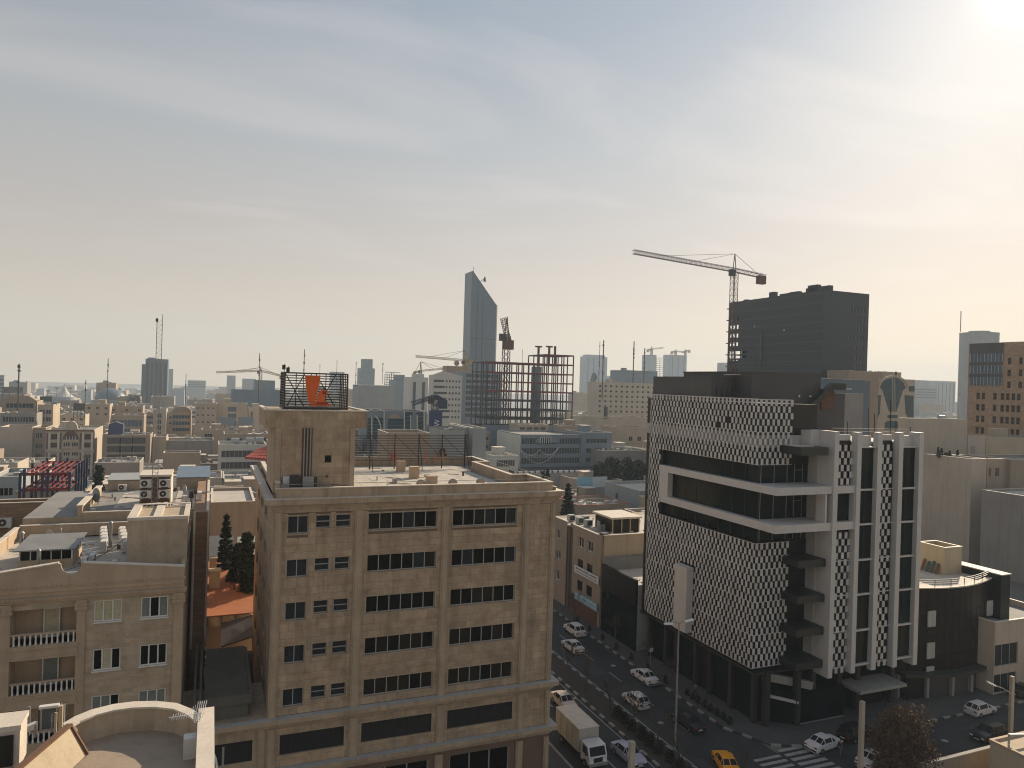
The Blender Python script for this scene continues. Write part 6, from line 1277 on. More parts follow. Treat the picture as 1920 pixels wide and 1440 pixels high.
# brown office on the right edge
p = onY(2000, 637, 134); ys = onX(1817, 646, p.x).y; D = ys-134
t = thing('brown_brick_office', 'brown brick office with paired windows and a dark glazed upper corner at the right edge', 'office building', (p.x+10, 134, 0)); so = []
for k in range(9):
    z = p.z-4.8-k*3.65
    if k >= 3:
        for a in (3.0, 4.7, 8.4, 10.8, 12.4, 14.1, 15.7, 18.4, 20.0, 22.8, 25.5): so.append((a, a+1.1, z-2.1, z))
    else:
        for a in (12.6, 16.0, 17.6, 20.0, 22.0, 24.0, 26.0): so.append((a, a+1.1, z-2.1, z))
w = MB(); wall(w, (p.x, ys), (0, -1), D, 0, p.z, so, .25); wall(w, (p.x, 134), (1, 0), 25, 0, p.z); wall(w, (p.x+25, ys), (-1, 0), 25, 0, p.z); w.poly([(p.x, 134, p.z-.3), (p.x+25, 134, p.z-.3), (p.x+25, ys, p.z-.3), (p.x, ys, p.z-.3)]); w.build('wall', 'wbrick', t)
for o in so: window(t, (p.x, ys), (0, -1), o, .25, 1, 2, glass='glassb', fr='wood', fw=.1)
for k in range(3):
    z = p.z-3.4-k*3.7; b = MB(); b.box(p.x-.25, p.x-.05, ys-11.2, ys-.6, z-2.6, z, 0); g = b.build('glazed_strip', 'glassblue', t)
    for i in range(10): b = MB(); b.box(p.x-.3, p.x-.25, ys-11.2+i*1.15-.04, ys-11.2+i*1.15+.04, z-2.6, z); b.build('mullion', 'framew', g)
    b = MB(); b.box(p.x-.35, p.x-.04, ys-11.2, ys-.6, z+.01, z+(3.3 if k == 0 else 1.05)); b.build('dark_spandrel', 'dgrey', t)
OCC.append((p.x, p.x+25, 134, ys, p.z))
# building with the great arched window
t, q = far('arched_facade_tower', 'grey stone block with a huge funnel-shaped blue window under an arch', 1633, 1716, 709, Y=220, vb=98, m='w4', roofbits=1, par=.6, dp=18)
x0, x1, y, _, z = q; F = lambda px, py: onY(px, py, y-.25)
def fpoly(name, pts, m, d=.2): b = MB(); b.extr([F(*p)+Vector((0, .0, 0)) for p in pts], (0, d, 0)); return b.build(name, m, t)
fpoly('funnel_window', [(1651, 726), (1656, 716), (1664, 710), (1675, 707), (1686, 710), (1694, 717), (1698, 727), (1693, 732), (1681, 772), (1668, 772), (1656, 733)], 'glassteal')
fpoly('window', [(1634, 740), (1652, 741), (1650, 775), (1644, 786), (1634, 784)], 'glassteal'); fpoly('window', [(1697, 741), (1713, 742), (1713, 786), (1705, 785), (1699, 775)], 'glassteal'); fpoly('window', [(1635, 722), (1645, 722), (1645, 733), (1635, 733)], 'glassteal'); fpoly('window', [(1705, 724), (1715, 724), (1715, 734), (1705, 734)], 'glassteal')
fpoly('window', [(1660, 806), (1660, 793), (1666, 789), (1681, 789), (1686, 794), (1686, 806)], 'glassteal'); fpoly('window', [(1665, 778), (1683, 778), (1683, 784), (1665, 784)], 'glassteal'); fpoly('window', [(1635, 790), (1642, 790), (1642, 806), (1635, 806)], 'glassteal')
for px in (1673, 1677): b = MB(); b.bar(F(px, 708)+Vector((0, -.1, 0)), F(px+.6, 772)+Vector((0, -.1, 0)), .22); b.build('mullion', 'wwhite', t)
b = MB(); pr = None
for k in range(13): w_ = math.pi*k/12; a = F(1674.5-27*math.cos(w_), 727-22*math.sin(w_)); (b.bar(pr, a, .5) if pr else None); pr = a
b.build('arch_rib', 'w2', t)
far('dark_blue_slab', 'dark blue-grey slab wall between the penthouse and the arched block', 1545, 1632, 710, Y=190, m='wslate', roofbits=4, dp=10)
far('flecked_roof_house', 'brown roof block glittering with scaffold light right of the black tower', 1590, 1648, 695, Y=203, vb=10, m='w3', roofbits=4, dp=10)
far('pale_shaft', 'pale grey blank shaft standing between the penthouse stair and the slate wall', 1586, 1619, 738, Y=140, dp=3, m='w5', roofbits=0)
far('flecked_roof_house', 'pinkish roof block above the arched facade', 1655, 1690, 697, Y=232, m='w0', roofbits=4, dp=8)
t = thing('round_tower', 'pale hazy round-cornered tower with a ring roof and one tall aerial', 'tower', (690, 480, 0)); p = onY(1872, 628, 480); a = onY(1799, 632, 480)
b = MB(); m_, r = (a.x+p.x)/2, (p.x-a.x)/2*.6; b.cyl((m_, 480), r, -8, p.z, 32); b.build('shaft', 'wgrey', t, smooth=False); b = MB(); b.cyl((m_, 480), r*.55, p.z, p.z+2, 28); b.cyl((m_, 480), r*1.02, p.z-.4, p.z+.2, 32); b.build('roof_ring', 'wgrey', t)
for k in range(14):
    b = MB(); z = p.z-16-k*4; b.box(m_-3, m_+3, 480-r-.3, 480-r+.5, z, z+1.2); b.build('window_band', 'wblue', t)
b = MB(); q = onY(1802, 583, 480); b.bar((q.x, 480, p.z), (q.x, 480, q.z), .6); b.build('aerial', 'steelgrey', t)
# far towers
def tower(label, x0, x1, yt, Y, dp, m='wblue', name='distant_tower', bands=0, strips=0, cap=None, roofbits=0, **kw):
    t, q = far(name, label, x0, x1, yt, Y=Y, m=m, dp=dp, roofbits=roofbits, par=.8, cat='tower', cope=m, **kw)
    x0, x1, y, _, z = q
    for k in range(bands): b = MB(); zz = z-4-k*4; b.box(x0+1, x1-1, y-.3, y-.01, zz-1.6, zz); b.build('window_band', 'glassblue', t)
    for k in range(strips): b = MB(); xx = x0+(x1-x0)*(k+.5)/strips; b.box(xx-1.2, xx+1.2, y-.3, y-.01, -10, z-4); b.build('window_strip', 'steeldark', t)
    if cap: b = MB(); b.box(x0+(x1-x0)*cap[0], x0+(x1-x0)*cap[1], y+2, y+dp-2, z-.5, z+cap[2]); b.build('roof_block', m, t)
    return t, q
tower('blue-grey pair of joined towers on the left skyline, main shaft', 273, 315, 674, 900, 25, 'wslate', strips=5, cap=(.1, .4, 1.5)); tower('narrow lower shaft on the left of the joined towers', 266, 273, 683, 905, 20, 'wslate', right=True); tower('pale hazy slab right behind the joined towers', 315, 325, 692, 1500, 25, 'wgrey')
tower('pale rounded twin-mast tower in the haze right of the steel frame', 1098, 1139, 668, 1700, 30, 'wblue', strips=4, cap=(.1, .9, 5)); t, q = tower('left half of the hazy towers under construction, open lattice centre', 1216, 1231, 665, 1600, 30, 'wblue')
tower('right half of the hazy towers under construction, two cranes above', 1256, 1288, 665, 1600, 30, 'wblue', strips=3)
t = thing('skeleton_tower', 'open glowing floor lattice between the two hazy towers', 'steel frame', (1000, 1605, -20)); a, c = onY(1231, 671, 1605), onY(1256, 722, 1605)
for k in range(15): z = a.z+(c.z-a.z)*k/14; b = MB(); b.bar((a.x, 1605, z), (c.x, 1605, z), 1.1); b.build('floor', 'wgrey', t)
for k in range(5): x = a.x+(c.x-a.x)*k/4; b = MB(); b.bar((x, 1605, a.z), (x, 1605, c.z), 1.0); b.build('column', 'wgrey', t)
tower('stepped bluish tower with a square crown and mast above the netted block', 677, 703, 690, 950, 25, 'wblue', cap=(.22, .85, 12)); tower('grey rounded block right of the stepped tower', 740, 768, 712, 700, 25, 'wblue', cap=(.3, .7, 5)); tower('pale block with a set-back top left of the strip window office', 769, 803, 707, 620, 22, 'wwhite', cap=(.4, .8, 3), strips=2)
tower('wide netted construction block with a cream upper band', 672, 741, 722, 520, 22, 'wgrey', bands=0, cap=(0, 1, .1)); tower('dark blue block under the left crane', 478, 516, 713, 640, 25, 'wblue'); tower('long dark netted block left of the rooftop sign', 434, 536, 731, 560, 25, 'wblue', strips=0); tower('slim pale tower left of the crane', 426, 442, 704, 1500, 30, 'wgrey'); tower('pale hazy slab under the crane jib', 455, 480, 710, 1500, 25, 'wgrey')
tower('hazy wide block on the left skyline beside a mast', 352, 386, 714, 1700, 30, 'wgrey', bands=3); tower('hazy low block with a domed roof right of the joined towers', 325, 346, 729, 1500, 30, 'wgrey'); tower('small hazy block with a pointed roof on the far left skyline', 68, 83, 729, 1900, 25, 'wgrey'); tower('banded tower cut by the left picture edge', -10, 8, 704, 900, 20, 'wgrey', bands=8)
tower('hazy round-shouldered block near the blue dome', 153, 171, 731, 1600, 25, 'wgrey'); tower('low white-grey hazy blocks above the screen, left one', 1290, 1318, 712, 1500, 30, 'wgrey', bands=2); tower('low hazy block above the screen with three steps', 1318, 1350, 705, 1600, 30, 'wgrey', bands=3); tower('sliver of a pale tower at the left edge of the black tower', 1356, 1368, 680, 1300, 20, 'wgrey')
tower('hazy slab beyond the arched block, darker left one', 1726, 1744, 713, 900, 25, 'wgrey'); tower('wide hazy slab with ribbed front left of the round tower', 1757, 1792, 714, 1000, 25, 'wgrey', strips=5); tower('lower hazy block with white floors beyond the arched block', 1716, 1757, 724, 800, 25, 'wgrey', bands=4); tower('pale hazy block between the blue box and the rounded tower', 1145, 1170, 705, 1500, 25, 'wgrey'); tower('grey cream block in the haze above the screen', 1310, 1352, 727, 600, 20, 'w2', strips=0)
tower('small blue-grey block with a flat cap behind the rooftop sign', 622, 646, 697, 1300, 25, 'wgrey')
t = thing('skeleton_tower', 'tiny bare construction skeleton right of the stepped tower', 'steel frame', (200, 800, 0)); a, c = onY(722, 698, 800), onY(750, 722, 800)
for k in range(6): z = a.z+(c.z-a.z)*k/5; b = MB(); b.bar((a.x, 800, z), (c.x, 800, z), .6); b.build('floor', 'steeldark', t)
for k in range(8): x = a.x+(c.x-a.x)*k/7; b = MB(); b.bar((x, 800, a.z if k in (3, 4) else a.z-2), (x, 800, -13), .6); b.build('column', 'steeldark', t)
# tents, dome and pointed hall on the left horizon
t = thing('tent_hall', 'tall pointed white tent roof with rippled skirts on the left horizon', 'tent', (-140, 900, -15)); p, c, l, r = onY(121, 719, 900), onY(121, 744, 900), onY(103, 744, 900), onY(141, 744, 900); n = 10; b = MB()
for k in range(n):
    u0, u1 = k/n, (k+1)/n; f = lambda u: ((r.x-l.x)/2*(1-u)**2.2+.4, c.z+(p.z-c.z)*u); (ra, za), (rb, zb) = f(u0), f(u1); b.cyl((p.x, 900), ra, za, zb, 16, r2=rb, caps=False)
b.build('canopy', 'wwhite', t); b = MB(); b.cyl((p.x, 900), (r.x-l.x)*.9, -16, c.z, 20, r2=(r.x-l.x)*.6); b.build('base_ring', 'wgrey', t)
t = thing('glass_dome', 'large blue-grey dome with one bright glint on the left horizon', 'dome', (-110, 800, -13)); p, l, r = onY(208, 728, 800), onY(178, 748, 800), onY(238, 748, 800); R_ = (r.x-l.x)/2; H_ = p.z-l.z; b = MB(); n = 8
for k in range(n):
    w0, w1 = math.pi/2*k/n, math.pi/2*(k+1)/n; b.cyl((p.x, 800), R_*math.cos(w0), l.z+H_*math.sin(w0), l.z+H_*math.sin(w1), 28, r2=max(.2, R_*math.cos(w1)), caps=False)
b.build('shell', 'domeglass', t, smooth=True); b = MB(); b.cyl((p.x, 800), R_*1.02, -14, l.z, 28); b.build('drum', 'wgrey', t)
t = thing('pointed_hall', 'slim pointed leaf-shaped glass hall right of the dome', 'building', (-90, 900, -15)); p, l, r = onY(217, 724, 900), onY(209, 746, 900), onY(224, 746, 900); b = MB(); b.extr([(l.x, 900, -15), (r.x, 900, -15), (r.x, 900, l.z+6), (p.x+4, 900, p.z-3), (p.x, 900, p.z), (p.x-4, 900, p.z-4), (l.x, 900, l.z+4)], (0, 10, 0)); b.build('shell', 'wgrey', t)
for k, (px, py) in enumerate(((107, 728), (132, 728), (90, 733))):
    p = onY(px, py, 700); t = thing('floodlight_mast', '%s floodlight mast near the pointed tent' % ('left', 'right', 'small far-left')[k], 'mast', (p.x, 700, T(700))); b = MB(); b.bar((p.x, 700, T(700)), p, .5); b.build('pole', 'steelgrey', t); b = MB(); b.box(p.x-1.6, p.x+1.6, 699.5, 700.5, p.z-.4, p.z+.6); b.build('lamp_ring', 'steelgrey', t)
# masts
for (px, yt, yb, Y, w_, lb) in ((36, 682, 745, 420, .5, 'thick dark mast on the far left skyline'), (203, 672, 740, 500, .35, 'tall thin mast above the blue dome'), (161, 712, 760, 520, .3, 'short mast left of the dome'), (487, 662, 735, 500, .4, 'mast rising through the left crane'), (571, 655, 735, 500, .45, 'tall mast right behind the rooftop sign'), (632, 674, 720, 700, .3, 'thin mast, first right of the rooftop sign'), (600, 682, 730, 700, .25, 'very thin mast directly behind the sign cage'), (668, 678, 735, 650, .4, 'mast left of the stepped tower'), (718, 680, 705, 700, .35, 'short mast right of the stepped tower'), (1132, 638, 725, 430, .55, 'tall ragged mast in front of the rounded hazy tower'), (1125, 640, 725, 440, .25, 'thin mast beside the ragged mast'), (1189, 640, 700, 500, .6, 'mast on the dark blue box'), (1209, 653, 700, 500, .6, 'shorter mast on the dark blue box'), (349, 701, 760, 600, .4, 'lone mast on the skyline above the cream slab apartments'), (1680, 695, 706, 230, .15, 'thin rod on the arched block'), (980, 655, 720, 700, .3, 'thin mast behind the steel frame'), (1391, 666, 720, 600, .25, 'thin mast against the black tower edge')):
    p, q = onY(px, yt, Y), onY(px, yb, Y); t = thing('radio_mast', lb, 'mast', (p.x, Y, q.z)); b = MB(); b.bar((p.x, Y, q.z-8), p, w_); b.build('pole', 'steeldark', t)
    b = MB(); rnd = random.Random(px); [b.box(p.x-w_*rnd.uniform(.6, 1.6), p.x+w_*rnd.uniform(.6, 1.6), Y-.3, Y+.3, z-.4, z+.4) for z in [q.z+(p.z-q.z)*rnd.uniform(.2, .95) for _ in range(5)]]; b.build('aerial', 'steeldark', t, kind='stuff')
p = onZ(1797, 780, 20); 
t = thing('telecom_mast', 'grey telecom mast with panel aerials in front of the round tower', 'mast', (0, 0, 0)); t.location = (p.x, p.y, 0); WL[t.name] = Vector((p.x, p.y, 0)); a = onY(1797, 735, p.y); b = MB(); b.cyl((p.x, p.y), .45, 0, a.z, 10, r2=.3); b.build('pole', 'steelgrey', t)
for k in range(5): b = MB(); w_ = k*1.26; b.box(p.x+1*math.cos(w_)-.15, p.x+1*math.cos(w_)+.15, p.y+math.sin(w_)-.15, p.y+math.sin(w_)+.15, a.z-4, a.z-1.5); b.build('panel_aerial', 'steelgrey', t)
# tower cranes
def crane(label, Y, mx, my_top, my_bot, jx, jy, cx_, cy_, apx, apy, w=1.6, col='cranered', th=.22, tie=True, n=26):
    m0, m1 = onY(mx, my_bot, Y), onY(mx, my_top, Y); t = thing('tower_crane', label, 'crane', (m1.x, Y, T(Y)))
    b = MB(); b.lattice(Vector((m1.x, Y, max(T(Y), m0.z))), m1, w, max(6, int((m1.z-m0.z)/2.5)), th); b.build('mast', col, t)
    j, c, a = onY(jx, jy, Y), onY(cx_, cy_, Y), onY(apx, apy, Y)
    b = MB(); b.lattice(m1+Vector((0, 0, .8)), j, w*.7, n, th*.75); b.build('jib', col, t)
    b = MB(); b.lattice(m1+Vector((0, 0, .8)), c, w*.7, 7, th*.9); b.build('counter_jib', col, t)
    b = MB(); [b.bar(m1+Vector((s_*w*.4, 0, 0)), a, th*1.3) for s_ in (-1, 1)]; b.build('apex_tower', col, t)
    if tie:
        b = MB()
        for u_ in (.45, .78): b.bar(a, (m1+Vector((0, 0, .8))).lerp(j, u_), th*.6)
        b.bar(a, c.lerp(m1, .15), th*.6); b.build('tie_rod', 'steeldark', t, kind='stuff')
    b = MB(); v = c.lerp(m1, .12); b.box(v.x-w*.8, v.x+w*.8, Y-w*.5, Y+w*.5, v.z-w*1.5, v.z+.2); b.build('counterweight', col, t)
    b = MB(); b.box(m1.x-w*1.5, m1.x-w*.4, Y-w*.9, Y-w*.2, m1.z-w*.9, m1.z+w*.3); b.build('cab', 'steeldark', t)
    return t
crane('large red-brown tower crane beside the black tower, long jib reaching left', 255, 1377, 510, 700, 1187, 472, 1434, 519, 1378, 476, w=2.3, th=.2, n=40)
crane('tower crane seen end-on, standing behind the red steel frame', 300, 950, 630, 780, 943, 596, 954, 640, 951, 594, w=2.6, th=.26, n=8, tie=False)
crane('thin yellowish crane with its jib reaching left above the strip window office', 455, 872, 678, 700, 779, 668, 884, 676, 872, 657, w=1.8, col='craneyel', th=.3)
crane('small crane turned sideways above the pale set-back block', 640, 789, 697, 745, 845, 690, 776, 698, 789, 678, w=1.8, col='craneyel', th=.45, n=10)
crane('left skyline crane with a long jib to the left and stay ropes', 600, 489, 697, 735, 405, 698, 533, 706, 489, 689, w=1.8, col='craneyel', th=.4)
crane('dark navy crane base and short jib between the blue glass office and the cubes', 215, 816, 748, 830, 772, 757, 832, 752, 814, 742, w=1.6, col='bluesteel', th=.2, n=12)
crane('tiny hazy crane above the left construction tower', 1590, 1222, 655, 668, 1244, 652, 1214, 656, 1222, 650, w=4, col='craneyel', th=1.0, n=5, tie=False)
crane('tiny hazy crane above the right construction tower, left one', 1590, 1267, 659, 668, 1280, 660, 1259, 660, 1267, 655, w=4, col='craneyel', th=1.0, n=5, tie=False)
crane('tiny hazy crane above the right construction tower, right one', 1590, 1285, 659, 668, 1279, 661, 1293, 657, 1285, 655, w=4, col='craneyel', th=1.0, n=5, tie=False)
p = onY(816, 790, 214); b = MB(); b.box(p.x-1.9, p.x+1.9, 213, 214.5, -1, onY(816, 770, 214).z); tag(b.build('crane_banner', 'bluedark', loc=(p.x, 213.7, 0)), 'tall navy banner wrapped round the dark crane mast, pale lettering down it', 'banner')
t = thing('banner_lettering', 'pale slanted letters running down the navy crane banner', 'lettering', (p.x, 212.9, 10)); b = MB(); rnd = random.Random(2)
for k in range(6): z = onY(816, 793+k*6, 213).z; b.bar((p.x-.7, 212.9, z), (p.x+.9, 212.9, z+.5), .22); b.bar((p.x+.9, 212.9, z+.5), (p.x-.5, 212.9, z+.9), .2)
b.build('letter', 'boardw', t, kind='stuff')
# ------------------------------------------------------------------ fill: every further building that shows
LAND = [(30, 'the gabled office'), (120, 'the ornate house'), (200, 'the blue dome'), (290, 'the joined towers'), (350, 'the arched-top house'), (430, 'the cream slab apartments'), (520, 'the rooftop sign'), (600, 'the stair tower'), (690, 'the stepped tower'), (760, 'the blue glass office'), (840, 'the strip window office'), (905, 'the slanted tower'), (980, 'the large steel frame'), (1040, 'the string-light office'), (1110, 'the rounded hazy tower'), (1180, 'the beige slab building'), (1260, 'the hazy construction towers'), (1340, 'the tall screen'), (1450, 'the black tower'), (1590, 'the penthouse stair'), (1675, 'the arched block'), (1760, 'the stepped beige house'), (1850, 'the round tower'), (1920, 'the brown brick office')]
rnd = random.Random(11); cand = []; Y = 128.0
def hit(x0, x1, y0, y1): return any(x0 < o[1]+1.0 and x1 > o[0]-1.0 and y0 < o[3]+1.0 and y1 > o[2]-1.0 for o in OCC)
while Y < 2900:
    dpt = rnd.uniform(13, 18)*(1 if Y < 500 else 1.5 if Y < 1200 else 2.6); x = -.26*Y-20
    while x < 1.62*Y+30:
        wd = rnd.uniform(11, 19)*(1 if Y < 500 else 1.5 if Y < 1200 else 2.4); st = rnd.choice((3, 4, 4, 5, 5, 5, 6)); hgt = st*3.3+rnd.uniform(.3, 1.2)
        if Y > 700 and rnd.random() < .16: st = rnd.randint(7, 13); hgt = st*3.3
        if x+wd < 0 and Y < 330: hgt = min(hgt, 12.5); st = min(st, 3)
        if Y < 200 and x > 0: hgt = min(hgt, 10)
        street = (48 < x+wd and x < 64 and Y < 160) or rnd.random() < .13
        jit = rnd.uniform(-2, 2)
        for (va, vb_, vy, vY) in VB:
            if vY > Y+3:
                pa, pb = pxof((x, Y, T(Y)+hgt)), pxof((x+wd, Y, T(Y)+hgt))
                if pb[0] > va+2 and pa[0] < vb_-2:
                    zz = onY((pa[0]+pb[0])/2, vy, Y+dpt).z-T(Y); hgt = min(hgt, zz)
        st = max(1, min(st, int(hgt/3.1)))
        if hgt < 3.2: x += wd+.5; continue
        if not street and not hit(x, x+wd, Y+jit, Y+jit+dpt): cand.append((x, x+wd, Y+jit, Y+jit+dpt, T(Y)+hgt, st))
        x += wd+rnd.choice((.3, .3, .6, 4))
    Y += dpt+rnd.choice((2, 3, 9) if Y < 900 else (6, 18))
sky_ = [1500.0]*2000
items = sorted([(c[2], 1, c) for c in cand]+[(o[2], 0, o) for o in OCC], key=lambda q: q[0]); vis = []; stuff = MB()
for _, k, c in items:
    x0, x1, y0, y1, zt = c[:5]
    if y0 < 5: continue
    pp = [pxof((x, y, zt)) for x, y in ((x0, y0), (x1, y0), (x0, y1), (x1, y1))]; a, b_ = max(0, int(min(p[0] for p in pp))), min(1919, int(max(p[0] for p in pp)))
    if b_ <= a or a > 1919 or b_ < 0: continue
    yt = min(p[1] for p in pp)
    n = sum(1 for i in range(a, b_+1) if sky_[i] > yt+1.5)
    if k and n > .12*(b_-a+1)+2: vis.append((n*min(40, max(1, max(sky_[i] for i in range(a, b_+1))-yt)), c, (a+b_)/2, yt))
    fy = max(p[1] for p in pp[:2]); ty = min(p[1] for p in pp[:2])
    fa, fb = max(0, int(min(pp[0][0], pp[1][0]))), min(1919, int(max(pp[0][0], pp[1][0])))
    for i in range(fa, fb+1): sky_[i] = min(sky_[i], max(ty, yt+0))
near = sorted([v for v in vis if v[1][2] < 1000], key=lambda v: -v[0])[:210]; ids = {id(v[1]) for v in near}; cnt = {}
MN = dict(w0='sandy', w1='tan', w2='cream', w3='brown', w4='grey-beige', w5='grey', w7='dark brown', w6='ochre', wgrey='blue-grey', wwhite='off-white')
NW = ['three', 'four', 'five', 'six', 'seven', 'eight', 'nine', 'ten', 'eleven', 'twelve']; RB = {0: 'bare roof', 1: 'roof stair room', 2: 'roof tank', 3: 'stair room and tank', 4: 'roof coolers', 5: 'stair room and coolers', 6: 'tank and coolers', 8: 'roof aerial', 7: 'stair room, tank and coolers', 12: 'coolers and aerial', 13: 'stair room, coolers, aerial', 9: 'stair room and aerial'}
usedl = set()
for v in sorted(near, key=lambda v: v[1][2]):
    x0, x1, y0, y1, zt, st = v[1]; m = rnd.choice(['w0', 'w1', 'w2', 'w3', 'w3', 'w4', 'w5', 'w6', 'wgrey', 'w7', 'w7', 'w1', 'wwhite']); rb = rnd.choice([5, 7, 3, 12, 7, 4, 5, 6, 13, 9])
    lm_ = min(LAND, key=lambda q: abs(q[0]-v[2])); rel = 'below' if abs(lm_[0]-v[2]) < 18 else ('left of' if v[2] < lm_[0] else 'right of')
    dist = ['near rows', 'middle rows', 'deeper rows', 'hazy rows', 'farthest rows'][min(4, int((y0-120)/190))]
    nn = NW[min(9, max(0, st-3))]; lab = '%s %s-storey block, %s, %s %s, %s' % (MN[m], nn, RB[rb], rel, lm_[1], dist)
    tries = 0
    while lab in usedl and tries < 12: rb = rnd.choice([1, 2, 3, 4, 5, 6, 7, 9, 12, 13]); m = rnd.choice(list(MN)); lab = '%s %s-storey block, %s, %s %s, %s' % (MN[m], nn, RB[rb], rel, lm_[1], dist); tries += 1
    usedl.add(lab)
    t = thing('city_building', lab, 'building', ((x0+x1)/2, y0, T(y0)), 'flat-roofed buildings filling the city') 
    W_ = x1-x0; near_ = y0 < 520; nc = max(2, int(W_/3.6)); style = rnd.random()
    fr = None
    if y0 < 620: fr = wn(nc, 2 if y0 > 300 else 3, 1.7, 1.6, 3.3, 1.7, .9, 1 if y0 > 300 else 2) if style < .7 else (wn(max(1, nc//2), 2, 3.4, 1.6, 3.3, 1.7, 1.2, 3) if style < .95 else None)
    body(t, x0, x1, y0, y1, zt, T(y0)-1, m, front=fr, right=((x0+x1)/2 < 0), seed=int(x0+y0), roofbits=rb, roof=rnd.choice(['roofgrey', 'roofgrey', 'rooflight', 'concrete']), par=.7 if y0 < 700 else .5)
for v in vis:
    if id(v[1]) in ids: continue
    x0, x1, y0, y1, zt, st = v[1]; k = rnd.randint(0, 6); stuff.box(x0, x1, y0, y1, T(y0)-1, zt, k, top=7)
    if rnd.random() < .5: a = x0+(x1-x0)*rnd.uniform(.1, .6); stuff.box(a, a+(x1-x0)*.25, y0+3, y0+8, zt, zt+2.5, k, top=7)
    for r_ in range(min(3, st)):
        z = zt-1.6-r_*3.3
        if rnd.random() < .6: stuff.box(x0+1.5, x1-1.5, y0-.15, y0-.02, z-1.3, z, 8)
    for r_ in range(2): a = rnd.uniform(x0, x1-2); stuff.box(a, a+rnd.uniform(1, 3), y0+2, y0+4, zt, zt+rnd.uniform(.8, 2), k, top=7)
    if rnd.random() < .12: a = (x0+x1)/2; stuff.box(a-.15, a+.15, y0+4, y0+4.3, zt, zt+rnd.uniform(6, 16), 8)
o = stuff.build('distant_city', ['w%d' % i for i in range(7)]+['concrete', 'wblue'], kind='stuff'); tag(o, 'hazy mass of flat-roofed buildings reaching to the horizon', 'buildings')
print('FILL', len(cand), len(vis), len(near), len(stuff.f))
# ------------------------------------------------------------------ cars
def car_meshes(kind, paint):
    """x forward, z up; loft of cross sections"""
    if kind == 'sedan': L, Wd, H = 4.4, 1.7, 1.42; st = [(-2.2, .62, 0), (-2.12, .9, 0), (-1.45, .97, 0), (-.85, .97, 1), (.35, .95, 1), (1.05, .93, 0), (1.9, .82, 0), (2.17, .66, 0)]; roof = {-1.45: None, -.85: 1.38, .35: 1.4, 1.05: None}
    elif kind == 'hatch': L, Wd, H = 3.9, 1.65, 1.45; st = [(-1.95, .62, 0), (-1.9, .92, 0), (-1.85, .95, 0), (-1.35, .96, 1), (.3, .95, 1), (.95, .92, 0), (1.7, .8, 0), (1.92, .64, 0)]
    else: L, Wd, H = 4.5, 1.8, 1.6; st = [(-2.2, .66, 0), (-2.15, .95, 0), (-2.05, 1.02, 0), (-1.5, 1.04, 1), (.4, 1.02, 1), (1.1, 1.0, 0), (1.95, .9, 0), (2.2, .7, 0)]
    hw = Wd/2; rows = []
    for i, (x, zb, cab) in enumerate(st):
        e = .9 if i in (0, len(st)-1) else 1.0
        zr = H if cab else zb+.04; wr = hw*.74 if cab else hw*.86
        rows.append([(x, s*w, z) for s in (1,) for w, z in ((hw*.9*e, .22), (hw*e, .34), (hw*1.0*e, .62*zb/.9 if zb > .62 else zb*.9), (hw*.96*e, zb), (wr, zr), (0, zr+(.04 if cab else .03)))])
    bd, gl = MB(), MB(); secs = []
    for r in rows: secs.append(r+[(x, -y, z) for x, y, z in r[-2::-1]])
    for i in range(len(secs)-1):
        a, b = secs[i], secs[i+1]; ca, cb = st[i][2], st[i+1][2]
        for j in range(len(a)-1):
            side = j in (3, 6); top = j in (4, 5)
            g = (side and (ca or cb)) or (top and (ca != cb))
            tgt = gl if g else bd
            q = [a[j], a[j+1], b[j+1], b[j]]
            if g:
                c_ = sum((Vector(v) for v in q), Vector())/4; bd.poly(q); n_ = (Vector(q[1])-Vector(q[0])).cross(Vector(q[3])-Vector(q[0])).normalized()
                if n_.dot(c_-Vector((0, 0, .7))) < 0: n_ = -n_
                q = [c_+(Vector(v)-c_)*.86+n_*.012 for v in q]
            tgt.poly(q)
    bd.poly(secs[0]); bd.poly(secs[-1]); bd.box(-L/2+.2, L/2-.2, -hw*.85, hw*.85, .2, .24)
    wh = MB(); wh.cyl((0, .31), .31, -.1, .1, 16, ax='y'); rm = MB(); rm.cyl((0, .31), .19, -.112, .112, 12, ax='y')
    hl = MB(); hl.box(-.04, .05, -.17, .17, -.07, .07); bp = MB(); bp.box(-.06, .06, -hw*.9, hw*.9, -.09, .09); mi = MB(); mi.box(-.07, .07, -.1, .1, -.06, .06); pl = MB(); pl.box(-.015, .015, -.25, .25, -.06, .06)
    hd = MB(); hd.box(-.09, .09, -.012, .012, -.02, .02)
    return dict(body=bd.mesh('body', [paint]), glass=gl.mesh('window_glass', ['carglass']), wheel=wh.mesh('wheel', ['rubber']), rim=rm.mesh('rim', ['chrome']), head=hl.mesh('headlight', ['lampw']), tail=hl.mesh('tail_light', ['redl']), bumper=bp.mesh('bumper', [paint if kind != 'sedan' else 'rubber']), mirror=mi.mesh('mirror', [paint]), plate=pl.mesh('number_plate', ['boardw']), handle=hd.mesh('door_handle', ['rubber']), L=L, W=Wd, st=st)
def put(t, name, me, loc, par=None):
    o = bpy.data.objects.new(name, me); COL.objects.link(o); o.parent = par or t; o.location = loc; return o
_cm = {}
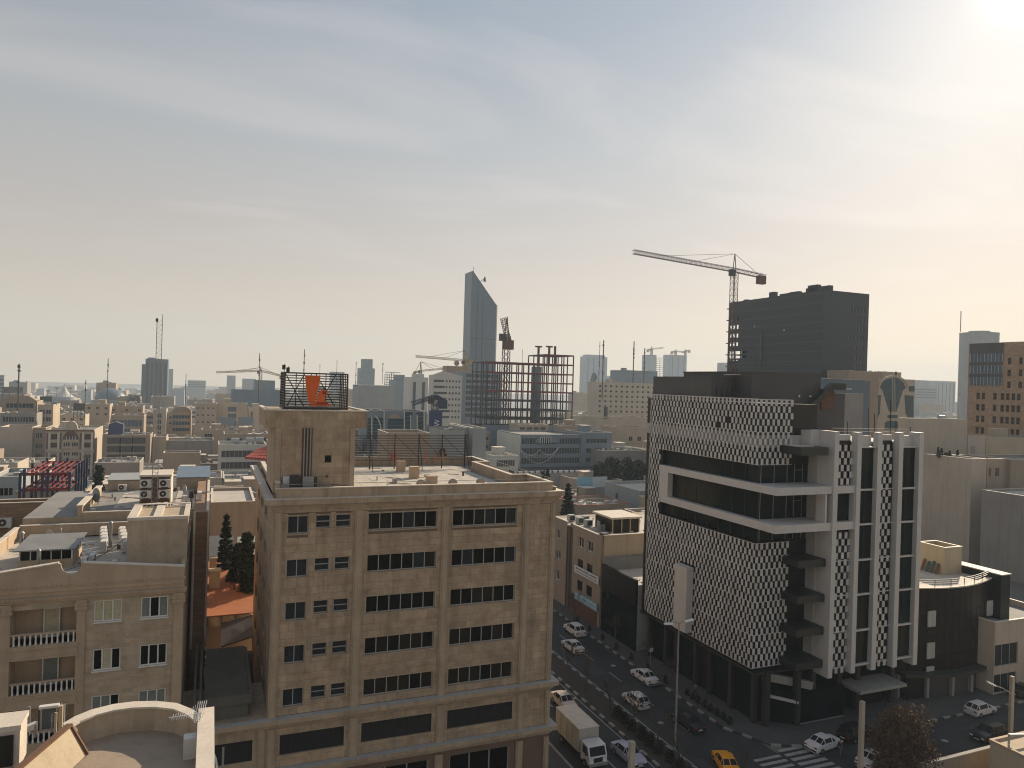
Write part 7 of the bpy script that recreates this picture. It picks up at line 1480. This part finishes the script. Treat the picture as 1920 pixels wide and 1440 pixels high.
def car(label, kind, paint, x, y, ang, cat='car', group='cars on the avenue and side road', name=None):
    """ang: heading in degrees, 90 = away along the avenue"""
    k = (kind, paint); _cm.setdefault(k, car_meshes(kind, paint)); c = _cm[k]; t = thing(name or ('taxi' if cat == 'taxi' else 'parked_car' if 'parked' in label else 'car'), label, cat, (x, y, -.015), group, math.radians(ang)); L, W_ = c['L'], c['W']
    b = put(t, 'body', c['body'], (0, 0, 0)); put(t, 'window_glass', c['glass'], (0, 0, 0), None)
    for sx in (-1, 1):
        for sy in (-1, 1): w = put(t, 'wheel', c['wheel'], (sx*L*.3, sy*(W_/2-.08), 0)); put(t, 'rim', c['rim'], (0, 0, 0), w)
    for sy in (-1, 1): put(t, 'headlight', c['head'], (L/2-.06, sy*W_*.34, .62)); put(t, 'tail_light', c['tail'], (-L/2+.03, sy*W_*.36, .74)); put(t, 'mirror', c['mirror'], (.75, sy*(W_/2+.08), .98)); put(t, 'door_handle', c['handle'], (-.15, sy*(W_/2+.0), .82))
    put(t, 'bumper', c['bumper'], (L/2-.03, 0, .4)); put(t, 'bumper', c['bumper'], (-L/2+.03, 0, .4)); put(t, 'number_plate', c['plate'], (-L/2-.03, 0, .52)); put(t, 'number_plate', c['plate'], (L/2+.05, 0, .42))
    return t
car('white hatchback parked by the right kerb near the shop house', 'suv', 'carwhite', 52.4, 99.6, 90)
car('white saloon in the middle lane just behind the parked white hatchback', 'sedan', 'carwhite', 48.9, 93.4, 91)
car('white saloon parked by the right kerb under the checkered screen', 'sedan', 'carwhite', 52.9, 80.8, 90)
c = car('white car with a black rack across its boot beside the planted median', 'hatch', 'carwhite', 48.0, 75.0, 92)
b = MB()
for z in (.75, 1.05): b.bar((-2.15, -.8, z), (-2.15, .8, z), .04)
for y in (-.5, .5): b.bar((-2.15, y, .5), (-2.1, y, 1.35), .04); b.bar((-2.1, y, 1.35), (-.9, y, 1.5), .03)
o = bpy.data.objects.new('boot_rack', b.mesh('boot_rack', ['rubber'])); COL.objects.link(o); o.parent = c
car('dark saloon driving beside the zebra crossing corner', 'sedan', 'cardgreen', 50.6, 68.3, 93)
car('silver-beige saloon coming towards the truck, roof and bonnet bright', 'sedan', 'carbeige', 39.6, 77.4, -90)
car('silver saloon to the right of the box truck behind the concrete pole', 'sedan', 'carlilac', 40.4, 64.2, -88)
car('yellow taxi at the bottom edge with bare twigs across it', 'sedan', 'taxi', 48.8, 59.4, 70, cat='taxi')
car('white saloon at the corner with a person walking in front', 'sedan', 'carwhite', 61.6, 59.3, 8)
car('glossy black car just right of the white corner saloon', 'suv', 'carblack', 66.9, 59.9, 6)
car('small white hatchback driving right along the side road', 'hatch', 'carwhite', 86.6, 59.6, 3)
car('dark car coming left along the side road, half behind the sunlit roof', 'suv', 'cardgreen', 81.3, 54.9, 184)
car('white and green car cut by the bottom edge beside the brown bush tree', 'sedan', 'carwhite', 64.0, 55.0, 12)
car('dark car parked at the right picture edge by the pale house', 'sedan', 'carblack', 97.5, 61.5, 4)
# box truck
t = thing('box_truck', 'box truck with a large pale cargo box and white cab coming towards the camera', 'truck', (36.4, 66.5, -.015), None, math.radians(-90))
def tp(name, m, f, par=None):
    b = MB(); f(b); o = bpy.data.objects.new(name, b.mesh(name, [m] if isinstance(m, str) else m)); COL.objects.link(o); o.parent = par or t; return o
tp('cargo_box', 'truckbox', lambda b: b.box(-4.2, 1.1, -1.15, 1.15, .95, 3.25)); tp('box_roof', 'coping', lambda b: b.box(-4.25, 1.15, -1.18, 1.18, 3.25, 3.31))
for y in (-1.17, 1.15):
    for x in (-2.9, -1.6, -.3): tp('panel_joint', 'corr', lambda b: b.box(x-.02, x+.02, y, y+.02, .95, 3.2))
tp('chassis', 'rubber', lambda b: b.box(-4.0, 2.6, -.5, .5, .5, .94))
tp('cab', 'carwhite', lambda b: b.extr([(1.3, -1.0, .5), (3.15, -1.0, .5), (3.15, -1.0, 1.3), (2.75, -1.0, 2.25), (1.3, -1.0, 2.3)], (0, 2.0, 0)))
tp('windscreen', 'carglass', lambda b: b.poly([(3.13, -.88, 1.38), (3.13, .88, 1.38), (2.8, .85, 2.15), (2.8, -.85, 2.15)]))
for y in (-1.012, 1.012): tp('side_window', 'carglass', lambda b: b.poly([(1.7, y, 1.35), (2.85, y, 1.35), (2.6, y, 2.1), (1.7, y, 2.1)]))
for y in (-.75, .75): tp('headlight', 'lampw', lambda b: b.box(3.15, 3.2, y-.18, y+.18, .75, .95))
tp('bumper', 'steelgrey', lambda b: b.box(3.1, 3.28, -1.02, 1.02, .42, .68)); tp('grille', 'rubber', lambda b: b.box(3.15, 3.18, -.5, .5, .75, 1.2))
for x in (2.3, -2.9):
    for y in (-.95, .95): w = tp('wheel', 'rubber', lambda b: b.cyl((x, .42), .42, y-.14, y+.14, 16, ax='y')); tp('rim', 'chrome', lambda b: b.cyl((x, .42), .2, y-.15, y+.15, 10, ax='y'), w)
for y in (-1.25, 1.25): tp('mirror', 'rubber', lambda b: b.box(2.85, 2.95, y-.1, y+.1, 1.5, 1.95))
# ------------------------------------------------------------------ people
def person(label, x, y, ang, z=.0, step=.25, top='clothdark', leg='clothgrey', h=1.74):
    t = thing('person', label, 'person', (x, y, z), None, math.radians(ang)); s = h/1.74
    def skin(name, V, E_, R, m, root=0):
        me = bpy.data.meshes.new(name); me.from_pydata([(a*s, b*s, c*s) for a, b, c in V], E_, []); o = bpy.data.objects.new(name, me); COL.objects.link(o); o.parent = t
        md = o.modifiers.new('Skin', 'SKIN'); 
        for i, r in enumerate(R): me.skin_vertices[0].data[i].radius = (r*s, r*s*.8) if isinstance(r, float) else (r[0]*s, r[1]*s)
        me.skin_vertices[0].data[root].use_root = True; sb = o.modifiers.new('Sub', 'SUBSURF'); sb.levels = 1; sb.render_levels = 2; me.materials.append(M[m]); return o
    me0 = bpy.data.meshes.new('x')
    V = [(0, 0, .95), (0, 0, 1.15), (0, 0, 1.38), (0, 0, 1.47), (.02, 0, 1.56), (.02, 0, 1.68), (0, .18, 1.40), (-.03, .24, 1.14), (.08, .26, .9), (.1, .26, .82), (0, -.18, 1.40), (.05, -.24, 1.14), (-.04, -.26, .9), (-.05, -.26, .82),
         (0, .09, .9), (step*.45, .09, .5), (step*.7, .09, .09), (step*.7+.17, .09, .04), (0, -.09, .9), (-step*.2, -.09, .5), (-step*.9, -.09, .1), (-step*.9+.15, -.09, .04)]
    E_ = [(0, 1), (1, 2), (2, 3), (3, 4), (4, 5), (2, 6), (6, 7), (7, 8), (8, 9), (2, 10), (10, 11), (11, 12), (12, 13), (0, 14), (14, 15), (15, 16), (16, 17), (0, 18), (18, 19), (19, 20), (20, 21)]
    R = [(.13, .1), (.12, .095), (.15, .1), .055, .085, .075, .055, .042, .034, .036, .055, .042, .034, .036, .085, .058, .042, .04, .085, .058, .042, .04]
    def sk(name, idx, grow, m, root):
        mp_ = {v: k for k, v in enumerate(idx)}; me = bpy.data.meshes.new(name); me.from_pydata([(V[i][0]*s, V[i][1]*s, V[i][2]*s) for i in idx], [(mp_[a], mp_[b]) for a, b in E_ if a in mp_ and b in mp_], [])
        o = bpy.data.objects.new(name, me); COL.objects.link(o); o.parent = t; me.materials.append(M[m])
        o.modifiers.new('Skin', 'SKIN')
        for i, v in zip(idx, me.skin_vertices[0].data): r = R[i]; r = r if isinstance(r, tuple) else (r, r*.9); v.radius = ((r[0]+grow)*s, (r[1]+grow)*s)
        me.skin_vertices[0].data[mp_[root]].use_root = True; sb = o.modifiers.new('Sub', 'SUBSURF'); sb.levels = 1; sb.render_levels = 2
    sk('body', list(range(22)), 0, 'skin', 0); sk('jacket', [0, 1, 2, 6, 7, 8, 10, 11, 12], .018, top, 1); sk('trousers', [0, 14, 15, 16, 18, 19, 20], .016, leg, 0)
    b = MB(); b.cyl((0, 0), .085*s, 1.6*s, 1.70*s, 10, r2=.075*s); b.cyl((0, 0), .075*s, 1.70*s, 1.76*s, 10, r2=.03*s); o = bpy.data.objects.new('hair', b.mesh('hair', ['hair'])); COL.objects.link(o); o.parent = t
    for yy, xx in ((.09, step*.7+.06), (-.09, -step*.9+.05)): b = MB(); b.box(xx*s-.1, xx*s+.17, yy*s-.05, yy*s+.05, 0, .09); o = bpy.data.objects.new('shoe', b.mesh('shoe', ['clothdark'])); COL.objects.link(o); o.parent = t
    return t
person('person in dark clothes walking in front of the white corner saloon', 62.2, 57.6, 200, -.01, .35)
person('person in grey walking on the pavement beside the hedge and screened building', 56.0, 74.2, 95, .13, .3, 'clothgrey', 'clothdark')
person('person in black on the left pavement at the foot of the office block', 31.1, 65.4, -85, .13, .25)
# ------------------------------------------------------------------ lamps and poles
def lamp(label, x, y, h, arms, m='steelgrey', w=.13):
    t = thing('street_lamp', label, 'street lamp', (x, y, 0)); b = MB(); b.cyl((x, y), w, .1, h, 10, r2=w*.55); b.build('pole', m, t)
    for (dx, dy, dz) in arms:
        b = MB(); p = Vector((x, y, h-.05)); q = p+Vector((dx, dy, dz)); mid = p.lerp(q, .5)+Vector((0, 0, .12)); b.bar(p, mid, .08); b.bar(mid, q, .07); b.build('arm', m, t)
        b = MB(); d = Vector((dx, dy, dz)).normalized(); b.bar(q-d*.1, q+d*.85, .34, .14); b.build('lamp_head', 'lampw', t)
    return t
hz_ = onY(1273, 1168, 64).z
lamp('tall double-armed street lamp with white heads rising from the median', onY(1273, 1168, 64).x, 64, hz_, ((-.75, .15, .0), (.75, -.15, .18)))
hz_ = onY(1897, 1300, 52); lamp('single-arm lamp on a tall pole beside the sunlit roof', hz_.x, 52, hz_.z, ((-1.6, .8, .8),), 'concpole', .16)
for (px, py, Y, lb) in ((1617, 1315, 50, 'bare square concrete pole in front of the black parked car'), (1185, 1390, 46, 'thick concrete pole at the bottom edge beside the silver saloon'), (1898, 1268, 53.2, 'taller rust-stained pole beside the single-arm lamp')):
    p = onY(px, py, Y); b = MB(); b.box(p.x-.2, p.x+.2, Y-.17, Y+.17, 0, p.z, 0); tag(b.build('utility_pole', 'concpole', loc=(p.x, Y, 0)), lb, 'pole')
t = thing('signpost', 'small white sign plate on a thin post on the right pavement', 'sign', (56.2, 84.5, .13)); b = MB(); b.bar((56.2, 84.5, .13), (56.2, 84.5, 2.6), .06); b.build('post', 'steelgrey', t); b = MB(); b.box(55.85, 56.55, 84.42, 84.47, 2.1, 2.6); b.build('plate', 'boardw', t)
# sunlit roof and garden wall, bottom right
t = thing('sunlit_roof_house', 'low house with a sunlit rough ochre roof, bottom right corner', 'house', (84, 48, 0)); Z_ = 4.6
a = onZ(1857, 1386, Z_); c = onZ(1905, 1415, Z_); d = onZ(1912, 1372, Z_); e_ = onZ(1925, 1368, Z_)
b = MB(); b.box(a.x, a.x+26, a.y-14, a.y, 0, Z_-.25); b.build('wall', 'w6', t); b = MB(); b.poly([(a.x, a.y-14, Z_-.24), (a.x+26, a.y-14, Z_-.24), (a.x+26, a.y, Z_-.24), (a.x, a.y, Z_-.24)]); b.build('roof', 'w6', t)
b = MB(); b.box(a.x-.1, a.x+.2, a.y-14, a.y+.1, Z_-.25, Z_); b.box(a.x+.201, a.x+26, a.y-.2, a.y+.1, Z_-.25, Z_); b.build('parapet', 'trav2p', t)
b = MB(); b.bar((a.x+1.2, a.y-1, Z_-.2), (a.x+1.2, a.y-1, Z_+.7), .15); b.bar((a.x+1.2, a.y-1, Z_+.7), (a.x+3.5, a.y-1.3, Z_+.5), .2); b.build('roof_pipe', 'steelgrey', t)
t = thing('garden_wall', 'low stained garden wall with a pale coping along the side road', 'wall', (72, 51, 0)); p, q = onZ(1725, 1434, 2.2), onZ(1858, 1400, 2.2)
b = MB(); b.bar((p.x, p.y, 1.05), (q.x+1, q.y, 1.05), .3, 2.2); b.build('wall', 'w3', t); b = MB(); b.bar((p.x, p.y, 2.2), (q.x+1, q.y, 2.2), .42, .12); b.build('coping', 'concrete', t)
# ------------------------------------------------------------------ planting
def leafcloud(b, n, fn, size, rnd, flat=.5):
    for _ in range(n):
        c = fn(); d = Vector((rnd.gauss(0, 1), rnd.gauss(0, 1), rnd.gauss(0, flat))).normalized(); e = d.cross(Vector((rnd.gauss(0, 1), rnd.gauss(0, 1), rnd.gauss(0, 1)))).normalized(); s_ = size*rnd.uniform(.6, 1.4)
        b.poly([c-d*s_, c+e*s_*.5, c+d*s_, c-e*s_*.5])
def conifer(label, x, y, z0, h, r, n=2600, seed=1, size=.28, name='pine_tree'):
    rnd = random.Random(seed); t = thing(name, label, 'tree', (x, y, z0)); b = MB(); b.cyl((x, y), .22, z0, z0+h*.95, 8, r2=.04); b.build('trunk', 'bark', t); b = MB(); tiers = int(h/.8)
    def f():
        k = rnd.randrange(tiers); u = (k+.3)/tiers; rr = r*(1-u)**.8*(.35+.65*math.sqrt(rnd.random())); a = rnd.choice([i*2*math.pi/9 for i in range(9)])+k*.7+rnd.gauss(0, .16); return Vector((x+rr*math.cos(a), y+rr*math.sin(a), z0+h*(.1+.9*u)-rr*.28+rnd.gauss(0, .12)))
    leafcloud(b, n, f, size, rnd, .3); b.build('crown', 'leaf', t, kind='stuff'); return t
def bushy(label, x, y, z0, h, r, m='leaf', n=2600, seed=1, size=.2, zb=.2, name='bush_tree', shape=1.0, blobs=9):
    if h > 5*r: blobs = 16; zb = max(zb, 1-4.2*r/h)
    if r > 3.4 and h > 6: zb = max(zb, 1-2.0*r/h); blobs = 14; shape = .6
    rnd = random.Random(seed); t = thing(name, label, 'tree' if h > 2.5 else 'shrub', (x, y, z0)); b = MB(); b.cyl((x, y), max(.05, r*.06), z0, z0+h*.7, 8, r2=.03)
    for k in range(6): a = rnd.uniform(0, 6.28); b.bar((x, y, z0+h*rnd.uniform(.15, .5)), (x+r*.6*math.cos(a), y+r*.6*math.sin(a), z0+h*rnd.uniform(.5, .85)), max(.03, r*.03))
    b.build('trunk', 'bark', t); cs = []
    for k in range(blobs): u = (k+.5)/blobs; a = rnd.uniform(0, 6.28); rr = r*.55*rnd.random()*(1-u*.75*shape); cs.append((Vector((x+rr*math.cos(a), y+rr*math.sin(a), z0+h*(zb+(1-zb)*u*.92))), r*(1-.62*u*shape)*rnd.uniform(.5, .75)))
    def f():
        c_, q = rnd.choice(cs); d = Vector((rnd.gauss(0, 1), rnd.gauss(0, 1), rnd.gauss(0, 1))).normalized(); return c_+d*q*(rnd.random()**.4)*rnd.choice((1, 1, 1.15))
    b = MB(); leafcloud(b, n, f, size, rnd, 1); b.build('crown', m, t, kind='stuff'); return t
def bare(label, x, y, z0, h, seed=1, spread=.9, m='bark', depth=5, w=.13):
    rnd = random.Random(seed); t = thing('bare_tree', label, 'tree', (x, y, z0)); tr, cr = MB(), MB()
    def go(p, d, l, w_, k):
        q = p+d*l; (tr if k >= depth-1 else cr).bar(p, q, w_)
        if k == 0: return
        for _ in range(3 if k > 1 else 3):
            e = (d+Vector((rnd.gauss(0, spread*.55), rnd.gauss(0, spread*.55), rnd.uniform(-.1, .45)))).normalized(); go(p+d*l*rnd.uniform(.55, 1), e, l*rnd.uniform(.58, .78), w_*.56, k-1)
    go(Vector((x, y, z0)), Vector((rnd.gauss(0, .05), rnd.gauss(0, .05), 1)), h*.32, w, depth); tr.build('trunk', m, t); cr.build('crown', m, t, kind='stuff'); return t
p = onY(425, 962, 99); conifer('pointed dark pine rising in the alley beside the grey shed roof', p.x, 99, 0, p.z, 2.3, 5500, 3, .3)
p = onY(462, 992, 92); bushy('broad dark evergreen filling the alley right of the pointed pine', p.x+.1, 92, 0, p.z, 2.3, 'leaf', 7000, 5, .26, .25)
p = onY(447, 1010, 96); bushy('dark evergreen between the pine and the broad evergreen', p.x, 95, 0, p.z, 1.9, 'leaf', 5000, 6, .26, .3)
p = onY(1066, 905, 128); conifer('layered dark conifer behind the office block roof corner', p.x, 128, 0, p.z, 3.2, 5000, 8, .36)
for k, (px, py, Y) in enumerate(((1019, 882, 170), (1027, 879, 172))): p = onY(px, py, Y); bushy('%s of two slim dark cypresses in front of the dashed road wall' % ('left', 'right')[k], p.x, Y, T(Y), p.z-T(Y), .9, 'leaf', 900, 20+k, .3, .1)
for k, (px, py, r) in enumerate(((1128, 872, 4.5), (1150, 862, 5.5), (1178, 862, 6), (1200, 868, 5))): p = onY(px, py, 215+k*3); bushy('%s of four dark round trees beside the tall screen' % ('leftmost', 'second', 'third', 'rightmost')[k], p.x, 215+k*3, T(215), p.z-T(215), r, 'leaf', 3200, 30+k, .55, .35)
for k, (px, py, Y, r, lb) in enumerate(((297, 872, 150, 3, 'dark tree in front of the ochre low wall'), (372, 872, 140, 2.6, 'small dark tree by the pale coped wall'), (186, 868, 160, 2, 'thin shrub growing against the sunlit end wall'), (252, 742, 760, 10, 'hazy round tree top near the white domed tank'), (1113, 700, 900, 8, 'hazy treetop left of the teal end face'), (830, 838, 170, 2.2, 'small dark tree below the grey cubes'), (960, 880, 200, 3, 'dark shrubby tree below the small white house'))):
    p = onY(px, py, Y); bushy(lb, p.x, Y, T(Y), max(2.6, p.z-T(Y)), r, 'leaf', 1600, 40+k, .35 if Y < 300 else .8, .4)
p = onY(1690, 1332, 52); bushy('large reddish-brown dense bush tree at the side road, bottom right', p.x+.4, 52, 0, p.z, 3.9, 'leafb', 20000, 60, .13, .08, shape=.72, blobs=22)
b = None
ORD = ('first', 'second', 'third', 'fourth', 'fifth', 'sixth', 'seventh', 'eighth', 'ninth')
for k, y in enumerate((60.5, 64.5, 69, 74.5, 80, 85.5, 91, 97, 104)):
    bare('%s leafless tree counting up the planted median from the bottom edge' % ('first', 'second', 'third', 'fourth', 'fifth', 'sixth', 'seventh', 'eighth', 'ninth')[k], 43.9+.3*(k % 2), y, .1, 5.2+.5*(k % 3), 70+k, .9)
for k, (x, y, h) in enumerate(((55.2, 92.2, 7), (55.0, 83.5, 5), (55.1, 77.3, 5), (54.9, 104.5, 6), (49.4, 57.2, 4.2))):
    bare(('tall leafless street tree on the right pavement by the annex', 'leafless young tree on the right pavement before the pylon', 'leafless young tree opposite the dark opening', 'leafless street tree in front of the shop house', 'leafless twiggy tree in front of the yellow taxi')[k], x, y, .1, h, 90+k, .8)
for k in range(9): bushy('clipped dark hedge bush in the median, %s from the bottom edge' % ORD[k], 44.0, 58.6+k*1.75, .14, 1.25, .95, 'leafd', 520, 100+k, .12, .1, name='hedge_bush')['group'] = 'hedge bushes in the median'
for o_ in [o for o in COL.objects if o.name.startswith('hedge_bush')]: o_['group'] = 'hedge bushes in the median'
for k in range(8): bushy('low pavement shrub beside the screened building, %s from the street corner' % ORD[k], 55.3, 66.8+k*1.15, .14, .9, .55, 'leafd', 260, 120+k, .1, .1, name='pavement_shrub')['group'] = 'low shrubs along the right pavement'
for k in range(7): bushy('small ball shrub on the right kerb, %s counting away from the pylon' % ORD[k], 54.9, 79+k*4.1, .14, .95, .45, 'leafd', 240, 130+k, .1, .1, name='ball_shrub')['group'] = 'ball shrubs along the right kerb'
# ------------------------------------------------------------------ haze over the whole city
hz = MB(); hz.box(-1600, 5600, -60, 3400, -70, 215)
o = hz.build('haze', [], kind='stuff'); o.data.materials.clear()
hm = bpy.data.materials.new('haze'); hm.use_nodes = True; hn = hm.node_tree; hn.nodes.clear()
pvn = hn.nodes.new('ShaderNodeVolumePrincipled'); pvn.inputs['Color'].default_value = (0.69, 0.82, 0.95, 1); pvn.inputs['Density'].default_value = 0.00021; pvn.inputs['Anisotropy'].default_value = 0.1
ho = hn.nodes.new('ShaderNodeOutputMaterial'); hn.links.new(pvn.outputs[0], ho.inputs['Volume']); o.data.materials.append(hm)
